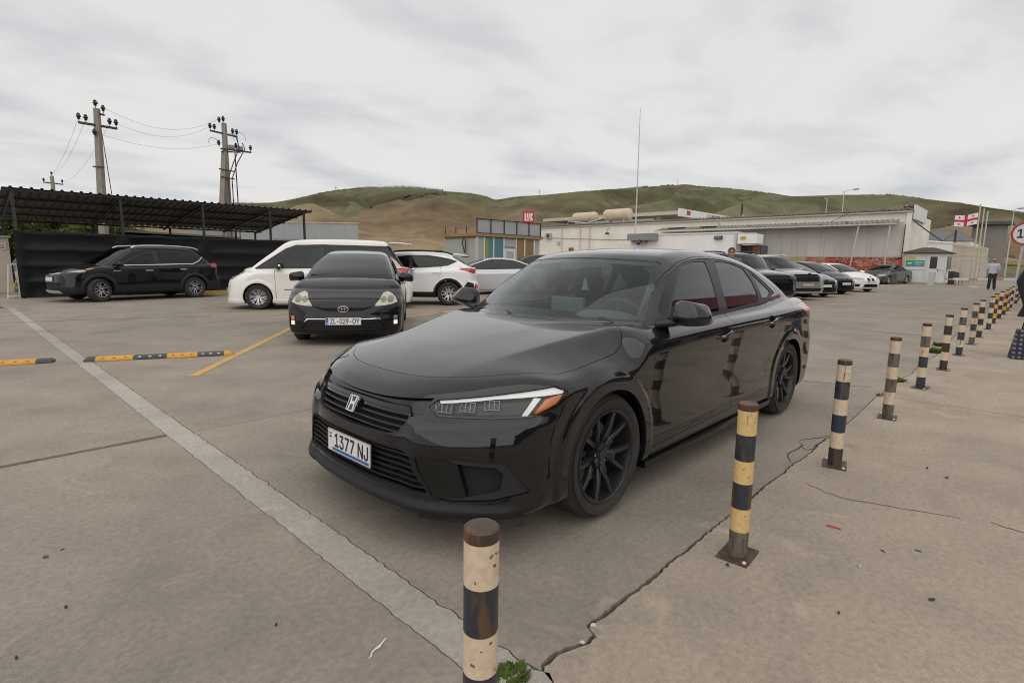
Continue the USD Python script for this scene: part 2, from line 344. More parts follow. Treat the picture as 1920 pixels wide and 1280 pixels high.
def nets(F, lo, hi, h, iso=0.0, cache={}, cut=None):
    """Surface net of F(x, |y|, z) = iso as a Manifold whose vertices carry normals."""
    key = (id(F), tuple(lo), tuple(hi), h)
    if key not in cache:
        cache.clear()
        x = np.arange(lo[0], hi[0]+h, h); ny = int(hi[1]/h)+2; yh = (np.arange(ny)+0.5)*h; z = np.arange(lo[2], hi[2]+h, h)
        half = F(x[:, None, None], yh[None, :, None], z[None, None, :])
        cache[key] = (x, np.concatenate([-yh[::-1], yh]), z, np.concatenate([half[:, ::-1], half], 1), F)
    x, y, z, V, _ = cache[key]
    if cut is not None:
        k = int((cut-x[0])/h); x, V = x[k:], V[k:].copy(); V[0] = .01
    s = V < iso
    nx, nyy, nz = V.shape
    cell = np.zeros((nx-1, nyy-1, nz-1, 3)); cnt = np.zeros((nx-1, nyy-1, nz-1))
    for ax in range(3):
        a = [slice(None)]*3; b = [slice(None)]*3; a[ax] = slice(0, -1); b[ax] = slice(1, None)
        va, vb = V[tuple(a)], V[tuple(b)]; cr = s[tuple(a)] != s[tuple(b)]
        t = np.where(cr, (iso-va)/np.where(cr, vb-va, 1), 0)
        o = [k for k in range(3) if k != ax]
        for d0 in (0, 1):
            for d1 in (0, 1):
                sl = [slice(None)]*3
                sl[o[0]] = slice(d0, V.shape[o[0]]-1+d0); sl[o[1]] = slice(d1, V.shape[o[1]]-1+d1)
                c, tt = cr[tuple(sl)], t[tuple(sl)]
                cnt += c; cell[..., ax] += tt; cell[..., o[0]] += c*d0; cell[..., o[1]] += c*d1
    act = cnt > 0
    idx = np.full(act.shape, -1); idx[act] = np.arange(act.sum())
    I = np.argwhere(act)
    P = np.stack([x[I[:, 0]], y[I[:, 1]], z[I[:, 2]]], 1)+cell[act]/cnt[act][:, None]*h
    faces = []
    for ax in range(3):
        o = [(ax+1) % 3, (ax+2) % 3]
        a = [slice(None)]*3; b = [slice(None)]*3; a[ax] = slice(0, -1); b[ax] = slice(1, None)
        for k in o: a[k] = slice(1, -1); b[k] = slice(1, -1)
        cr = s[tuple(a)] != s[tuple(b)]; E = np.argwhere(cr); fl = s[tuple(a)][cr]
        for k in o: E[:, k] += 1
        def c(d0, d1):
            e = E.copy(); e[:, o[0]] -= d0; e[:, o[1]] -= d1
            return idx[e[:, 0], e[:, 1], e[:, 2]]
        q = np.stack([c(1, 1), c(0, 1), c(0, 0), c(1, 0)], 1)
        q[~fl] = q[~fl][:, ::-1]; faces.append(q)
    Q = np.vstack(faces)
    def ev(p): return F(p[:, 0], np.abs(p[:, 1]), p[:, 2])
    def grad(p, e=0.004):
        return np.stack([(ev(p+d)-ev(p-d))/(2*e) for d in np.eye(3)*e], 1)
    for _ in range(2):
        g = grad(P); f = ev(P)-iso
        st = -(f/np.maximum((g*g).sum(1), 0.05))[:, None]*g
        if cut is not None: st[P[:, 0] < x[0]+1.5*h] = 0
        P = P+np.clip(st, -h, h)
    g = grad(P, 0.006); n = g/np.linalg.norm(g, axis=1, keepdims=True)
    d0 = np.linalg.norm(P[Q[:, 0]]-P[Q[:, 2]], axis=1) <= np.linalg.norm(P[Q[:, 1]]-P[Q[:, 3]], axis=1)
    T = np.vstack([Q[d0][:, [0, 1, 2]], Q[d0][:, [0, 2, 3]], Q[~d0][:, [0, 1, 3]], Q[~d0][:, [1, 2, 3]]])
    m = Manifold(m3.Mesh(np.hstack([P, n]).astype(np.float32), T.astype(np.uint32)))
    if m.status() != m3.Error.NoError: print('nets status', m.status(), len(P))
    return m
def skin_in(m, d):
    """The same skin moved inwards by d along its normals (small d only)."""
    me = m.to_mesh(); v = np.array(me.vert_properties); v[:, :3] -= d*v[:, 3:6]
    return Manifold(m3.Mesh(v.astype(np.float32), np.array(me.tri_verts), np.array(me.merge_from_vert), np.array(me.merge_to_vert)))

class Car:
    """Curves of one car -> implicit body and its levels."""
    def __init__(s, S):
        s.S = S
        xf, xr = S['x_front'], S['x_rear']
        s.Ys = Table(S['side'], xr-.1, xf+.1, 0.05, S.get('ztop', 1.25))
        s.XF, s.XR, s.Hc, s.Rc = curve(S['nose']), curve(S['tail']), curve(S['bonnet']), curve(S['roof'])
        s.Yg = Table(S['cabin_side'], xr-.1, xf+.1, 0.6, S['height']+.15)
    def F(s, x, y, z):
        S = s.S
        w = S['half_width']
        ys = s.Ys(x, z)
        for ax in (0.0, -S['wheelbase']):
            r = np.sqrt((x-ax)**2+(z-S['wheel_r'])**2)
            fr = S.get('flare_r', .41)
            ys = ys+S.get('flare', .012)*(1-sstep((r-fr)/.035))*sstep((z-.12)/.1)
        cf, nf = S.get('nose_plan', (.42, 3)); cr, nr = S.get('tail_plan', (.40, 3.2))
        pf, pr = cf*(y/w)**nf, cr*(y/w)**nr
        side = y-ys
        led = 0
        if 'ledge' in S:
            za, zb_, ya, yb_, dp = S['ledge']
            led = dp*sstep((za+(zb_-za)*np.clip((y-ya)/(yb_-ya), 0, 1)-z)/.036+.5)*sstep((y-ya+.10)/.12)
        front = (x-s.XF(z)-led+pf)/np.sqrt(1+(cf*nf/w*(y/w)**(nf-1))**2)
        rear = (s.XR(z)+pr-x)/np.sqrt(1+(cr*nr/w*(y/w)**(nr-1))**2)
        t = sstep((x+.55)/.9)
        drop = S.get('crown', .03)*(y/.8)**2
        if 'crease' in S:
            y0, y1, sl = S['crease']
            yc = y0+(y1-y0)*np.clip((.6-x)/1.0, 0, 1)
            e = y-yc; eo = 0.5*(e+np.sqrt(e*e+S.get('crease_soft', .02)**2))
            drop = drop+sl*(1-.85*sstep((x-.05)/.45))*eo+S.get('crease_bend', 0)*(1-sstep((x+.28)/.40))*eo*eo
        if 'deck_x' in S:
            drop = drop*(sstep((x-S['deck_x'])/.3)+.5*(1-sstep((x-S['deck_x'])/.3)))
        pt = S.get('nose_turn', .235)*(y/w)**nf*t
        top = (z-s.Hc(x+pt)+drop)*S.get('top_scale', .95)
        b = S.get('belly', .15)-z
        k = S.get('round', {})
        lo = smax(side, front, k.get('front', .10))
        lo = smax(lo, rear, k.get('rear', .12))
        lo = smax(lo, top, k.get('top', .045))
        lo = smax(lo, b, k.get('belly', .03))
        cw, cw2 = S.get('screen_curve', .42), S.get('backlight_curve', .3)
        xa, xb = S['roof_mid']
        wv = np.where(x > xa, 1, np.where(x < xb, 0, (x-xb)/(xa-xb)))
        wv = sstep(wv)
        xx = x+(cw*wv-cw2*(1-wv))*y*y
        rc = s.Rc(xx)
        dr = (s.Rc(xx+.01)-s.Rc(xx-.01))/.02
        roof = (z-rc+S.get('roof_crown', .07)*y*y)/np.sqrt(1+dr*dr)
        gh = smax(y-s.Yg(x, z), roof, k.get('roof', .07))
        gh = smax(gh, S.get('cabin_floor', .5)-z, .02)
        if 'cabin_rear' in S:
            a_, b_ = S['cabin_rear']          # a plane for upright tailgates: x = a - b * (z - 1)
            gh = smax(gh, (a_-b_*(z-1)+cr*.6*(y/w)**nr-x)/math.hypot(1, b_), k.get('gate', .06))
        gh = smax(gh, np.maximum(rear, front)+.01, .02)
        return smin(lo, gh, k.get('belt', .02))
    def level(s, iso, h=None, cut=None):
        S = s.S
        if not hasattr(s, 'lv'): s.lv = {}
        if (iso, h, cut) not in s.lv: s.lv[iso, h, cut] = s.make_level(iso, h, cut)
        return s.lv[iso, h, cut]
    def make_level(s, iso, h=None, cut=None):
        S = s.S
        return nets(s.F_, (S['x_rear']-.08, 0, .05), (S['x_front']+.08, S['half_width']+.08, S['height']+.08), h or S.get('grid', .025), iso, cut=cut)
    @property
    def F_(s):
        if not hasattr(s, '_F'): s._F = s.F
        return s._F
# ---------------------------------------------------------------- wheels
def tyre_mesh(R, rw, rim_r, tread=True, n=72):
    """Tyre about the y axis, outer face at +rw/2; grooves are cut into the tread profile and across the shoulders."""
    h = rw/2
    p = [(rim_r-.004, -h+.012), (rim_r+.03, -h+.002), ((R+rim_r)/2, -h-.004), (R-.03, -h+.008), (R-.009, -h+.028)]
    if tread:
        for g in (-.55, -.19, .19, .55):
            c = g*h
            p += [(R-.001-.008*(abs(c-.006)/h)**3, c-.006), (R-.008, c-.0045), (R-.008, c+.0045), (R-.001-.008*(abs(c+.006)/h)**3, c+.006)]
    else:
        p += [(R, -.3*h), (R, .3*h)]
    p += [(R-.009, h-.028), (R-.03, h-.008), ((R+rim_r)/2+.012, h+.004), ((R+rim_r)/2-.012, h+.003), (rim_r+.022, h-.002), (rim_r-.004, h-.012)]
    m = revolve(p, n)
    if tread:
        cuts = []
        for k in range(64):
            a = k*2*np.pi/64
            for sd in (-1, 1):
                b = trimesh.creation.box((.006, .004, .05)); b.apply_transform(trimesh.transformations.rotation_matrix(.35*sd, (1, 0, 0)))
                b.apply_translation((R-.002, 0, sd*(h*.80))); b.apply_transform(trimesh.transformations.rotation_matrix(a+.02*sd, (0, 0, 1))); cuts.append(to_m(b))
        mm = to_m(m)-Manifold.batch_boolean(cuts, m3.OpType.Add)
        me = mm.to_mesh(); m = trimesh.Trimesh(me.vert_properties[:, :3], me.tri_verts, process=False)
    m.apply_transform(trimesh.transformations.rotation_matrix(-np.pi/2, (1, 0, 0)))
    return m
def barrel_mesh(rim_r, rw, lip=.012, n=48):
    h = rw/2
    p = [(rim_r+.004, h-.014), (rim_r+.004, h-.004), (rim_r-.004, h-.002), (rim_r-lip, h-.008), (rim_r-lip-.012, h-.05), (rim_r-.04, -h+.03), (rim_r-.01, -h+.01), (rim_r, -h+.02), (rim_r-.004, h-.03)]
    m = revolve(p, n); m.apply_transform(trimesh.transformations.rotation_matrix(-np.pi/2, (1, 0, 0))); return m
def spokes(rim_r, style, off, dish=.03):
    """Spokes as Manifold about y; outer face near y = off. style: list of (angle, angle at the rim, width at hub, width at rim)."""
    out = []
    for a0, a1, w0, w1, *rr_ in style:
        r0, r1 = (rr_ if rr_ else (.045, rim_r-.008))
        A, B = np.array([math.cos(a0), math.sin(a0)])*r0, np.array([math.cos(a1), math.sin(a1)])*r1
        d = (B-A)/np.linalg.norm(B-A); nrm = np.array([-d[1], d[0]])
        pts = []
        for P, w, y0, th in ((A, w0, off-dish, .042), ((A+B)/2, (w0+w1)/2, off-dish*.35, .030), (B, w1, off-.004, .024)):
            pts.append((P, w, y0, th))
        for (P, w, y0, th), (Q, v, y1, tk) in zip(pts[:-1], pts[1:]):
            cl = []
            for X, ww, yy, tt in ((P, w, y0, th), (Q, v, y1, tk)):
                for sgn in (-1, 1):
                    e = X+nrm*ww/2*sgn; i = X+nrm*ww*.34*sgn
                    cl += [(i[0], yy, i[1]), (e[0], yy-.008, e[1]), (e[0], yy-tt, e[1])]
            out.append(Manifold.hull_points(np.array(cl, np.float32)))
    return Manifold.batch_boolean(out, m3.OpType.Add)
def wheel_protos(R, rw, rim_r, style, rim_mat, hub_r=.065, tread=False, dish=.03, nuts=5, cap=None, disc=True, off=None, face=None):
    """Returns a list of (name, mesh, material, [sub-parts]) for a wheel at the origin, facing +y."""
    off = rw/2-.012 if off is None else off
    sp = spokes(rim_r, style, off, dish)
    hub = Manifold.cylinder(.05, hub_r, hub_r*.96, 28).rotate((-90, 0, 0)).translate((0, off-dish-.045, 0))
    holes = [Manifold.cylinder(.03, .011, .011, 12).rotate((-90, 0, 0)).translate((.05*math.cos(a), off-dish-.012, .05*math.sin(a))) for a in np.arange(nuts)*2*np.pi/nuts+.3]
    if face is not None: hub = hub+to_m(revolve([(rim_r-.020, off-.014), (rim_r-.020, off+.001), (rim_r-.001, off+.003), (rim_r-.001, off-.014)], 44)).rotate((-90, 0, 0))
    face_m = (sp+hub)-Manifold.batch_boolean(holes, m3.OpType.Add)
    parts = [('tyre', tyre_mesh(R, rw, rim_r, tread, 80 if tread else 48), RUBBER, [])]
    subs = [('spokes', face_m, face or rim_mat), ('hub_cap', Manifold.cylinder(.012, .032, .029, 24).rotate((-90, 0, 0)).translate((0, off-dish, 0)), cap or rim_mat)]
    for a in np.arange(nuts)*2*np.pi/nuts+.3:
        subs.append(('wheel_nut', Manifold.cylinder(.022, .0085, .007, 6).rotate((-90, 0, 0)).translate((.05*math.cos(a), off-dish-.02, .05*math.sin(a))), CHROME if tread else DISC))
    parts.append(('rim', barrel_mesh(rim_r, rw), rim_mat, subs))
    if disc:
        d = to_m(revolve([(.06, -.012), (.06, .012), (rim_r*.72, .012), (rim_r*.72, -.012)], 36)).rotate((-90, 0, 0)).translate((0, -.02, 0))
        cal = rbox(-.05, .05, -.05, .03, rim_r*.42, rim_r*.80, .012, 8).rotate((0, 60, 0))
        parts.append(('brake_disc', d, DISC, [('brake_caliper', cal, DARK_PLASTIC)]))
    return parts
def put_wheel(parts, parent, loc, rz=0.0, spin=0.0, name='wheel'):
    w = UsdGeom.Xform.Define(stage, path_of(parent)+'/'+numbered(path_of(parent), name))
    w.AddTranslateOp().Set(Gf.Vec3d(*map(float, loc))); w.AddRotateZOp().Set(math.degrees(rz)); w.AddRotateYOp().Set(math.degrees(spin))
    # thing > wheel > tyre, rim: the rim's spokes and cap join the same level so that nothing lies deeper
    for nm, m, mt, subs in parts:
        obj(nm, m, mt, w)
        for sn, sm, smt in subs: obj(sn, sm, smt, w)
    return w
def style_y5(spread=.27, w0=.050, w1=.026, rot=math.pi/2, hubspread=.10):
    s = []
    for k in range(5):
        a = rot+k*2*np.pi/5
        s += [(a-hubspread, a-spread, w0, w1), (a+hubspread, a+spread, w0, w1)]
    return s
def style_multi(n, w0, w1, rot=0.0): return [(rot+k*2*np.pi/n, rot+k*2*np.pi/n, w0, w1) for k in range(n)]

def style_vee(rot, rim=.230):
    s = []
    for k in range(5):
        a = rot+k*2*np.pi/5
        s += [(a, a, .050, .046, .03, .088), (a-.10, a-.300, .034, .024, .062, rim), (a+.10, a+.300, .034, .024, .062, rim)]
    return s
# ---------------------------------------------------------------- the black saloon in front
CIV = dict(x_front=.97, x_rear=-3.80, half_width=.9, height=1.415, wheelbase=2.735, wheel_r=.325, grid=.0195,
    side=[(.10, .74), (.155, [(-3.8, .80), (-3.0, .83), (-.5, .835), (.9, .82)]), (.205, [(-3.8, .84), (-3.1, .868), (-.4, .868), (.9, .86)]),
          (.262, [(-3.8, .86), (-3.1, .884), (-.4, .884), (.9, .88)]), (.34, [(-3.8, .87), (-3.1, .888), (-.4, .887), (.9, .885)]), (.50, [(-3.8, .875), (-3, .890), (-1.4, .882), (-.4, .888), (.9, .885)]),
          (.64, [(-3.8, .878), (-2.9, .896), (-1.4, .889), (-.3, .893), (.9, .885)]),
          ([(-3.8, .80), (-2.6, .80), (-1.2, .77), (-.4, .74), (.0, .71), (.9, .69)], [(-3.8, .870), (-2.8, .899), (-1.4, .892), (-.4, .894), (.0, .895), (.9, .875)]),
          ([(-3.8, .84), (-3.2, .90), (-2.6, .915), (-1.2, .885), (-.4, .862), (.0, .80), (.9, .76)], [(-3.8, .855), (-2.8, .888), (-1.4, .884), (-.4, .882), (.0, .868), (.9, .83)]),
          ([(-3.8, .89), (-3.2, .94), (-2.6, .955), (-1.2, .925), (-.4, .900), (.0, .86), (.9, .82)], [(-3.8, .80), (-2.8, .838), (-1.4, .848), (-.4, .842), (.0, .81), (.9, .76)]),
          ([(-3.8, .96), (-2.6, 1.01), (-1.2, .955), (-.4, .935), (.0, .92), (.9, .90)], [(-3.8, .72), (-2.8, .775), (-1.4, .796), (-.4, .790), (.0, .75), (.9, .70)])],
    nose=[(.10, .88), (.15, .91), (.19, .945), (.225, .962), (.26, .944), (.34, .940), (.44, .940), (.49, .936), (.54, .925), (.585, .908), (.612, .892), (.635, .880), (.66, .868), (.70, .83), (.74, .77), (.78, .70), (.9, .5)],
    tail=[(.12, -3.62), (.2, -3.70), (.35, -3.76), (.5, -3.785), (.62, -3.775), (.72, -3.72), (.80, -3.70), (.9, -3.725), (1.0, -3.735), (1.06, -3.74)],
    bonnet=[(-4.0, .90), (-3.74, .955), (-3.6, .972), (-3.4, .985), (-3.1, .985), (-2.8, .975), (-2.4, .965), (-1.5, .955), (-.6, .945), (-.45, .945), (-.33, .942), (-.2, .925), (0, .895), (.2, .862), (.4, .826), (.6, .782), (.73, .744), (.80, .715), (.86, .672), (.90, .635), (.95, .58)],
    roof=[(-3.9, .8), (-3.65, .90), (-3.42, 1.02), (-3.2, 1.125), (-2.9, 1.238), (-2.6, 1.322), (-2.3, 1.374), (-2.0, 1.402), (-1.7, 1.413), (-1.4, 1.408), (-1.15, 1.390), (-1.0, 1.365), (-.9, 1.328), (-.75, 1.250), (-.6, 1.163), (-.45, 1.066), (-.28, .950), (-.1, .82), (.1, .66), (.4, .45), (.9, .1)],
    cabin_side=[(.6, [(-3.8, .76), (-2.9, .80), (-2, .835), (-.6, .83), (-.2, .78)]), (.95, [(-3.8, .66), (-2.9, .745), (-2.2, .785), (-1.4, .794), (-.7, .792), (-.45, .77), (-.2, .74)]), (1.05, [(-3.8, .62), (-2.9, .710), (-2.2, .745), (-1.4, .752), (-.7, .750), (-.3, .74)]),
          (1.2, [(-3.8, .55), (-2.9, .635), (-2.2, .667), (-1.4, .674), (-.7, .674)]), (1.3, [(-3.8, .5), (-2.9, .57), (-2.2, .605), (-1.4, .614), (-.7, .614)]), (1.45, [(-3.8, .40), (-2.9, .44), (-1.4, .49), (-.7, .49)])],
    roof_mid=(-1.2, -1.9), screen_curve=.42, backlight_curve=.22, roof_crown=.075, crown=-.008, ledge=(.570, .615, .46, .86, .020), crease=(.42, .69, .26), crease_soft=.008, crease_bend=1.7, deck_x=-.5,
    nose_plan=(.42, 3), tail_plan=(.36, 3.0), flare=.013, flare_r=.405, belly=.188, nose_turn=.30, round={'front': .06, 'rear': .08, 'top': .035, 'roof': .075, 'belt': .028, 'belly': .03})
def both(m): return m+mirror_y(m)
def wheel_wells(S, r, y_in=.56, depth=.6):
    out = []
    for ax in (0.0, -S['wheelbase']):
        c = Manifold.cylinder(depth, r, r, 56).rotate((-90, 0, 0)).translate((ax, y_in, S['wheel_r']))
        c = c+box_m(ax-r, ax+r, y_in, y_in+depth, -.1, S['wheel_r']*.62)
        out += [c, mirror_y(c)]
    return Manifold.batch_boolean(out, m3.OpType.Add)
def soft(m, L=.018, it=20, lap=0):
    me = m.refine_to_length(L).to_mesh(); t = trimesh.Trimesh(me.vert_properties[:, :3], me.tri_verts)
    if lap: trimesh.smoothing.filter_laplacian(t, .5, lap)
    trimesh.smoothing.filter_taubin(t, .5, .53, it); return t
def biggest(m):
    return max(m.decompose(), key=lambda q: q.volume())
def seats(parent, S, zs=.30, rows=((-1.05, .37), (-1.05, -.37)), back=-1.95, mt=None):
    mt = mt or SEAT
    for x, y in rows:
        s = rbox(x-.25, x+.25, y-.25, y+.25, zs, zs+.16, .05)+rbox(-.07, .07, -.24, .24, 0, .58, .05).rotate((0, -18, 0)).translate((x-.26, y, zs+.12))
        s = s+rbox(-.05, .05, -.13, .13, 0, .19, .04).rotate((0, -14, 0)).translate((x-.47, y, zs+.70))
        obj('seat', s, mt, parent)
    s = rbox(back-.3, back+.2, -.62, .62, zs, zs+.16, .05)+rbox(-.08, .08, -.62, .62, 0, .60, .05).rotate((0, -22, 0)).translate((back-.3, 0, zs+.1))
    for y in (-.36, 0, .36): s = s+rbox(-.045, .045, -.11, .11, 0, .16, .035).rotate((0, -18, 0)).translate((back-.56, y, zs+.63))
    obj('rear_seat', s, mt, parent)
def number_plate(parent, W, H, origin, right, up, text, ink=PLATE_INK, size=.6, x0=.12, x1=.95, blue=None, bluebar=False, name='number_plate', base=None, tall=None):
    """A plate of W x H whose lower left corner is at origin (as one reads it)."""
    right, up = np.asarray(right, float), np.asarray(up, float); right /= np.linalg.norm(right); up /= np.linalg.norm(up)
    n = np.cross(right, up); o = np.asarray(origin, float)
    T = np.eye(4); T[:3, 0], T[:3, 1], T[:3, 2], T[:3, 3] = right, up, n, o
    g = sbox(0, 0, W, H).buffer(-.006).buffer(.006)
    m = extr(g, .004); m.apply_transform(T)
    p = obj(name, m, base or PLATE_WHITE, parent)
    par = path_of(parent)
    rim = extr(g.difference(g.buffer(-.0045)), .0055); rim.apply_transform(T); obj('plate_rim', rim, PALE_GREY, p)
    if text:
        h = H*size
        t = letters(text, h, .0012, (0, 0, 0), (1, 0, 0), (0, 1, 0), True, width=W*(x1-x0))
        t.apply_translation((W*x0, (H-h)/2+(H*.05 if bluebar else 0), .004)); t.apply_transform(T); obj('plate_number', t, ink, p)
    if blue:
        m = extr(sbox(.006, .006, blue, H-.006), .0008, .0042); m.apply_transform(T); obj('plate_band', m, PLATE_BLUE, p)
        t = letters('GE', H*.16, .0008, (0, 0, 0), (1, 0, 0), (0, 1, 0), True, width=blue*.55); t.apply_translation((blue*.28, H*.14, .0052)); t.apply_transform(T); obj('plate_code', t, PLATE_WHITE, p)
        c = cat_([extr(sbox(blue*.3, H*.66, blue*.75, H*.70), .0008, .0052), extr(sbox(blue*.48, H*.56, blue*.57, H*.80), .0008, .0052)]); c.apply_transform(T); obj('plate_cross', c, PLATE_RED, p)
    if bluebar:
        m = extr(sbox(W*.11, H*.06, W*.965, H*.18), .0008, .0042); m.apply_transform(T); obj('plate_band', m, PLATE_BLUE, p)
        f = [extr(sbox(W*.035, H*(.80-.05*k), W*.095, H*(.84-.05*k)), .0008, .0042) for k in (0, 1)]
        m = cat_(f); m.apply_transform(T); obj('plate_flag', m, PLATE_RED, p)
        t = letters('AM', H*.09, .0008, (0, 0, 0), (1, 0, 0), (0, 1, 0), True, width=W*.055); t.apply_translation((W*.037, H*.60, .0042)); t.apply_transform(T); obj('plate_code', t, PLATE_INK, p)
    return p
def at_nose(S, y, z):
    cf, nf = S['nose_plan']
    return float(curve(S['nose'])(np.array(z)))-cf*(abs(y)/S['half_width'])**nf

def build_front_saloon():
    t = thing('black_saloon', 'glossy black saloon with black alloy wheels parked behind the nearest striped bollards', 'car')
    C = Car(CIV); S = CIV
    B = C.level(0)
    B30 = C.level(-.03, h=.028)
    wells = wheel_wells(S, .347, .58, .5)
    _sh = {}
    def shrunk(m, d):
        nonlocal B
        if d not in _sh: _sh[d] = skin_in(B, d)
        return _sh[d]
    B10 = shrunk(B, .010); B4 = shrunk(B, .004); B8 = shrunk(B, .008)
    # ---- outlines
    dlo = rpoly(chaikin([(-.50, .945), (-.60, 1.005), (-.69, 1.075), (-.83, 1.155), (-.975, 1.225), (-1.168, 1.293), (-1.432, 1.331), (-1.718, 1.338), (-2.05, 1.327), (-2.34, 1.273), (-2.587, 1.162), (-2.76, 1.068), (-2.775, 1.05), (-2.66, 1.036), (-2.62, 1.02), (-2.47, .982), (-1.945, .965), (-1.435, .949), (-.9, .938), (-.62, .936)], 1))
    w_f = rpoly([(-.70, 1.018), (-.83, 1.115), (-1.085, 1.244), (-1.23, 1.288), (-1.407, 1.309), (-1.605, 1.315), (-1.578, 1.207), (-1.537, 1.103), (-1.49, .972), (-.735, .962)], .012)
    w_r = rpoly([(-1.785, 1.315), (-1.971, 1.312), (-2.10, 1.300), (-2.27, 1.262), (-2.325, 1.164), (-2.327, 1.051), (-2.30, .998), (-1.625, .975), (-1.66, 1.09), (-1.71, 1.2)], .012)
    w_q = rpoly([(-2.40, 1.226), (-2.53, 1.150), (-2.68, 1.068), (-2.635, 1.048), (-2.488, 1.012), (-2.41, 1.009), (-2.408, 1.1)], .010)
    door_f = rpoly([(-.425, .268), (-.412, .60), (-.402, .90), (-.45, .955), (-.56, 1.0), (-.70, 1.10), (-.975, 1.240), (-1.168, 1.305), (-1.432, 1.343), (-1.70, 1.350), (-1.64, 1.22), (-1.575, 1.02), (-1.535, .93), (-1.528, .80), (-1.535, .60), (-1.53, .285)], .02)
    door_r = rpoly([(-1.538, .286), (-1.543, .60), (-1.536, .80), (-1.543, .93), (-1.583, 1.02), (-1.648, 1.22), (-1.708, 1.350), (-2.05, 1.339), (-2.34, 1.284), (-2.44, 1.235), (-2.40, 1.0), (-2.46, .93), (-2.47, .82), (-2.40, .72), (-2.30, .62), (-2.22, .50), (-2.16, .38), (-2.02, .30)], .02)
    pn = np.cross([-.57, -.14, .375], [.7071, .7071, 0]); pn /= np.linalg.norm(pn); pn = pn if pn[0] < 0 else -pn
    P = lambda g: prism_y(g, .30, 1.1).trim_by_plane(tuple(pn), float(pn@np.array([-.475, .745, .945])))
    both_sides = lambda g: both(P(g))
    # ---- bonnet, screens (plan outlines)
    yy = np.linspace(-.725, .725, 25)
    front_edge = [(.730-.925*abs(y)**3, y) for y in yy]
    hood_poly = rpoly([(a, b) for a, b in front_edge]+[(.30, .785), (.10, .800), (-.16, .800), (-.235, .785), (-.31, .74), (-.42, .60), (-.30, .3), (-.27, 0), (-.30, -.3), (-.42, -.60), (-.31, -.74), (-.235, -.785), (-.16, -.800), (.10, -.800), (.30, -.785)], .012)
    Hood = prism_z(hood_poly, .6, 1.2)
    ys = np.linspace(-.735, .735, 21); yt = np.linspace(-.565, .565, 15)
    scr = rpoly([(-.315-.40*y*y, y) for y in ys]+[(-.905-.42*y*y, y) for y in yt[::-1]], .03)
    Screen = prism_z(scr, .9, 1.5)
    ys = np.linspace(-.55, .55, 15); yt = np.linspace(-.60, .60, 15)
    back = rpoly([(-2.62-.02*(1-y*y), y) for y in ys]+[(-3.36-.10*(0-y*y), y) for y in yt[::-1]], .04)
    Back = prism_z(back, .95, 1.5)
    # ---- lamps and bumper openings
    A1 = math.radians(38)
    lamp3 = [(.810, .468, .656), (.778, .497, .686), (.60, .69, .717), (.387, .842, .746), (.350, .893, .722), (.449, .888, .652), (.531, .842, .629), (.66, .72, .622), (.809, .528, .620)]
    lamp = rpoly(uz(lamp3, A1), .006)
    Lamp = prism_d(lamp, A1, .3, 1.4)
    grille = rpoly([(-.36, .625), (.36, .625), (.40, .612), (.392, .575), (.36, .530), (.30, .512), (0, .500), (-.30, .512), (-.36, .530), (-.392, .575), (-.40, .612)], .015)
    strip = rpoly([(y, z) for y, z in zip(np.linspace(-.47, .47, 21), .690-.030*(1-(np.linspace(-1, 1, 21)**2)))]+[(.455, .625), (.40, .604), (.37, .640), (-.37, .640), (-.40, .604), (-.455, .625)], .004)
    strip = strip.difference(grille.buffer(.004))
    lowg = rpoly([(-.41, .468), (.41, .468), (.455, .445), (.47, .39), (.56, .275), (-.56, .275), (-.47, .39), (-.455, .445)], .02)
    Grille, LowG = prism_x(grille, .4, 1.2), prism_x(lowg, .4, 1.2)
    A2 = math.radians(30)
    fog3 = [(.88, .463, .452), (.797, .607, .458), (.634, .787, .448), (.612, .808, .408), (.553, .862, .306), (.60, .818, .300), (.69, .76, .278), (.80, .62, .270), (.845, .55, .276), (.875, .49, .38)]
    fog = rpoly(uz(fog3, A2), .012); Fog = prism_d(fog, A2, .3, 1.5)
    fogi3 = [(.886, .458, .453), (.81, .59, .455), (.79, .625, .437), (.665, .76, .423), (.648, .785, .395), (.655, .775, .322), (.763, .667, .290), (.82, .59, .278), (.845, .55, .274), (.876, .488, .38)]
    fogi = rpoly(uz(fogi3, A2), .012)
    # ---- the painted shell
    solid_cut = [wells, both_sides(dlo), Screen, Back, Hood, Grille, LowG, both(Lamp), both(Fog), both_sides(door_f), both_sides(door_r)]
    lip_zone = box_m(.30, 1.2, -1, 1, .0, .262)-box_m(.30, .60, .845, 1, 0, .4)-box_m(.30, .60, -1, -.845, 0, .4)
    shell = B-B30
    strip_p = prism_x(strip, .4, 1.2)
    tail_l = rpoly([(-3.05, .945), (-3.16, .955), (-3.7, .95), (-3.9, .94), (-3.9, .80), (-3.6, .805), (-3.30, .82), (-3.14, .88)], .02)
    Tail = both(prism_y(tail_l, .36, 1.1))
    plugs = Manifold.batch_boolean(solid_cut+[lip_zone, strip_p, Tail], m3.OpType.Add)
    obj('body', shell-plugs, PAINT_BLACK, t)
    roof_seam = None
    obj('bonnet', (B-B30)^prism_z(hood_poly.buffer(-.0032), .6, 1.2), PAINT_BLACK, t)
    B20 = shrunk(B, .014)
    doors = {}
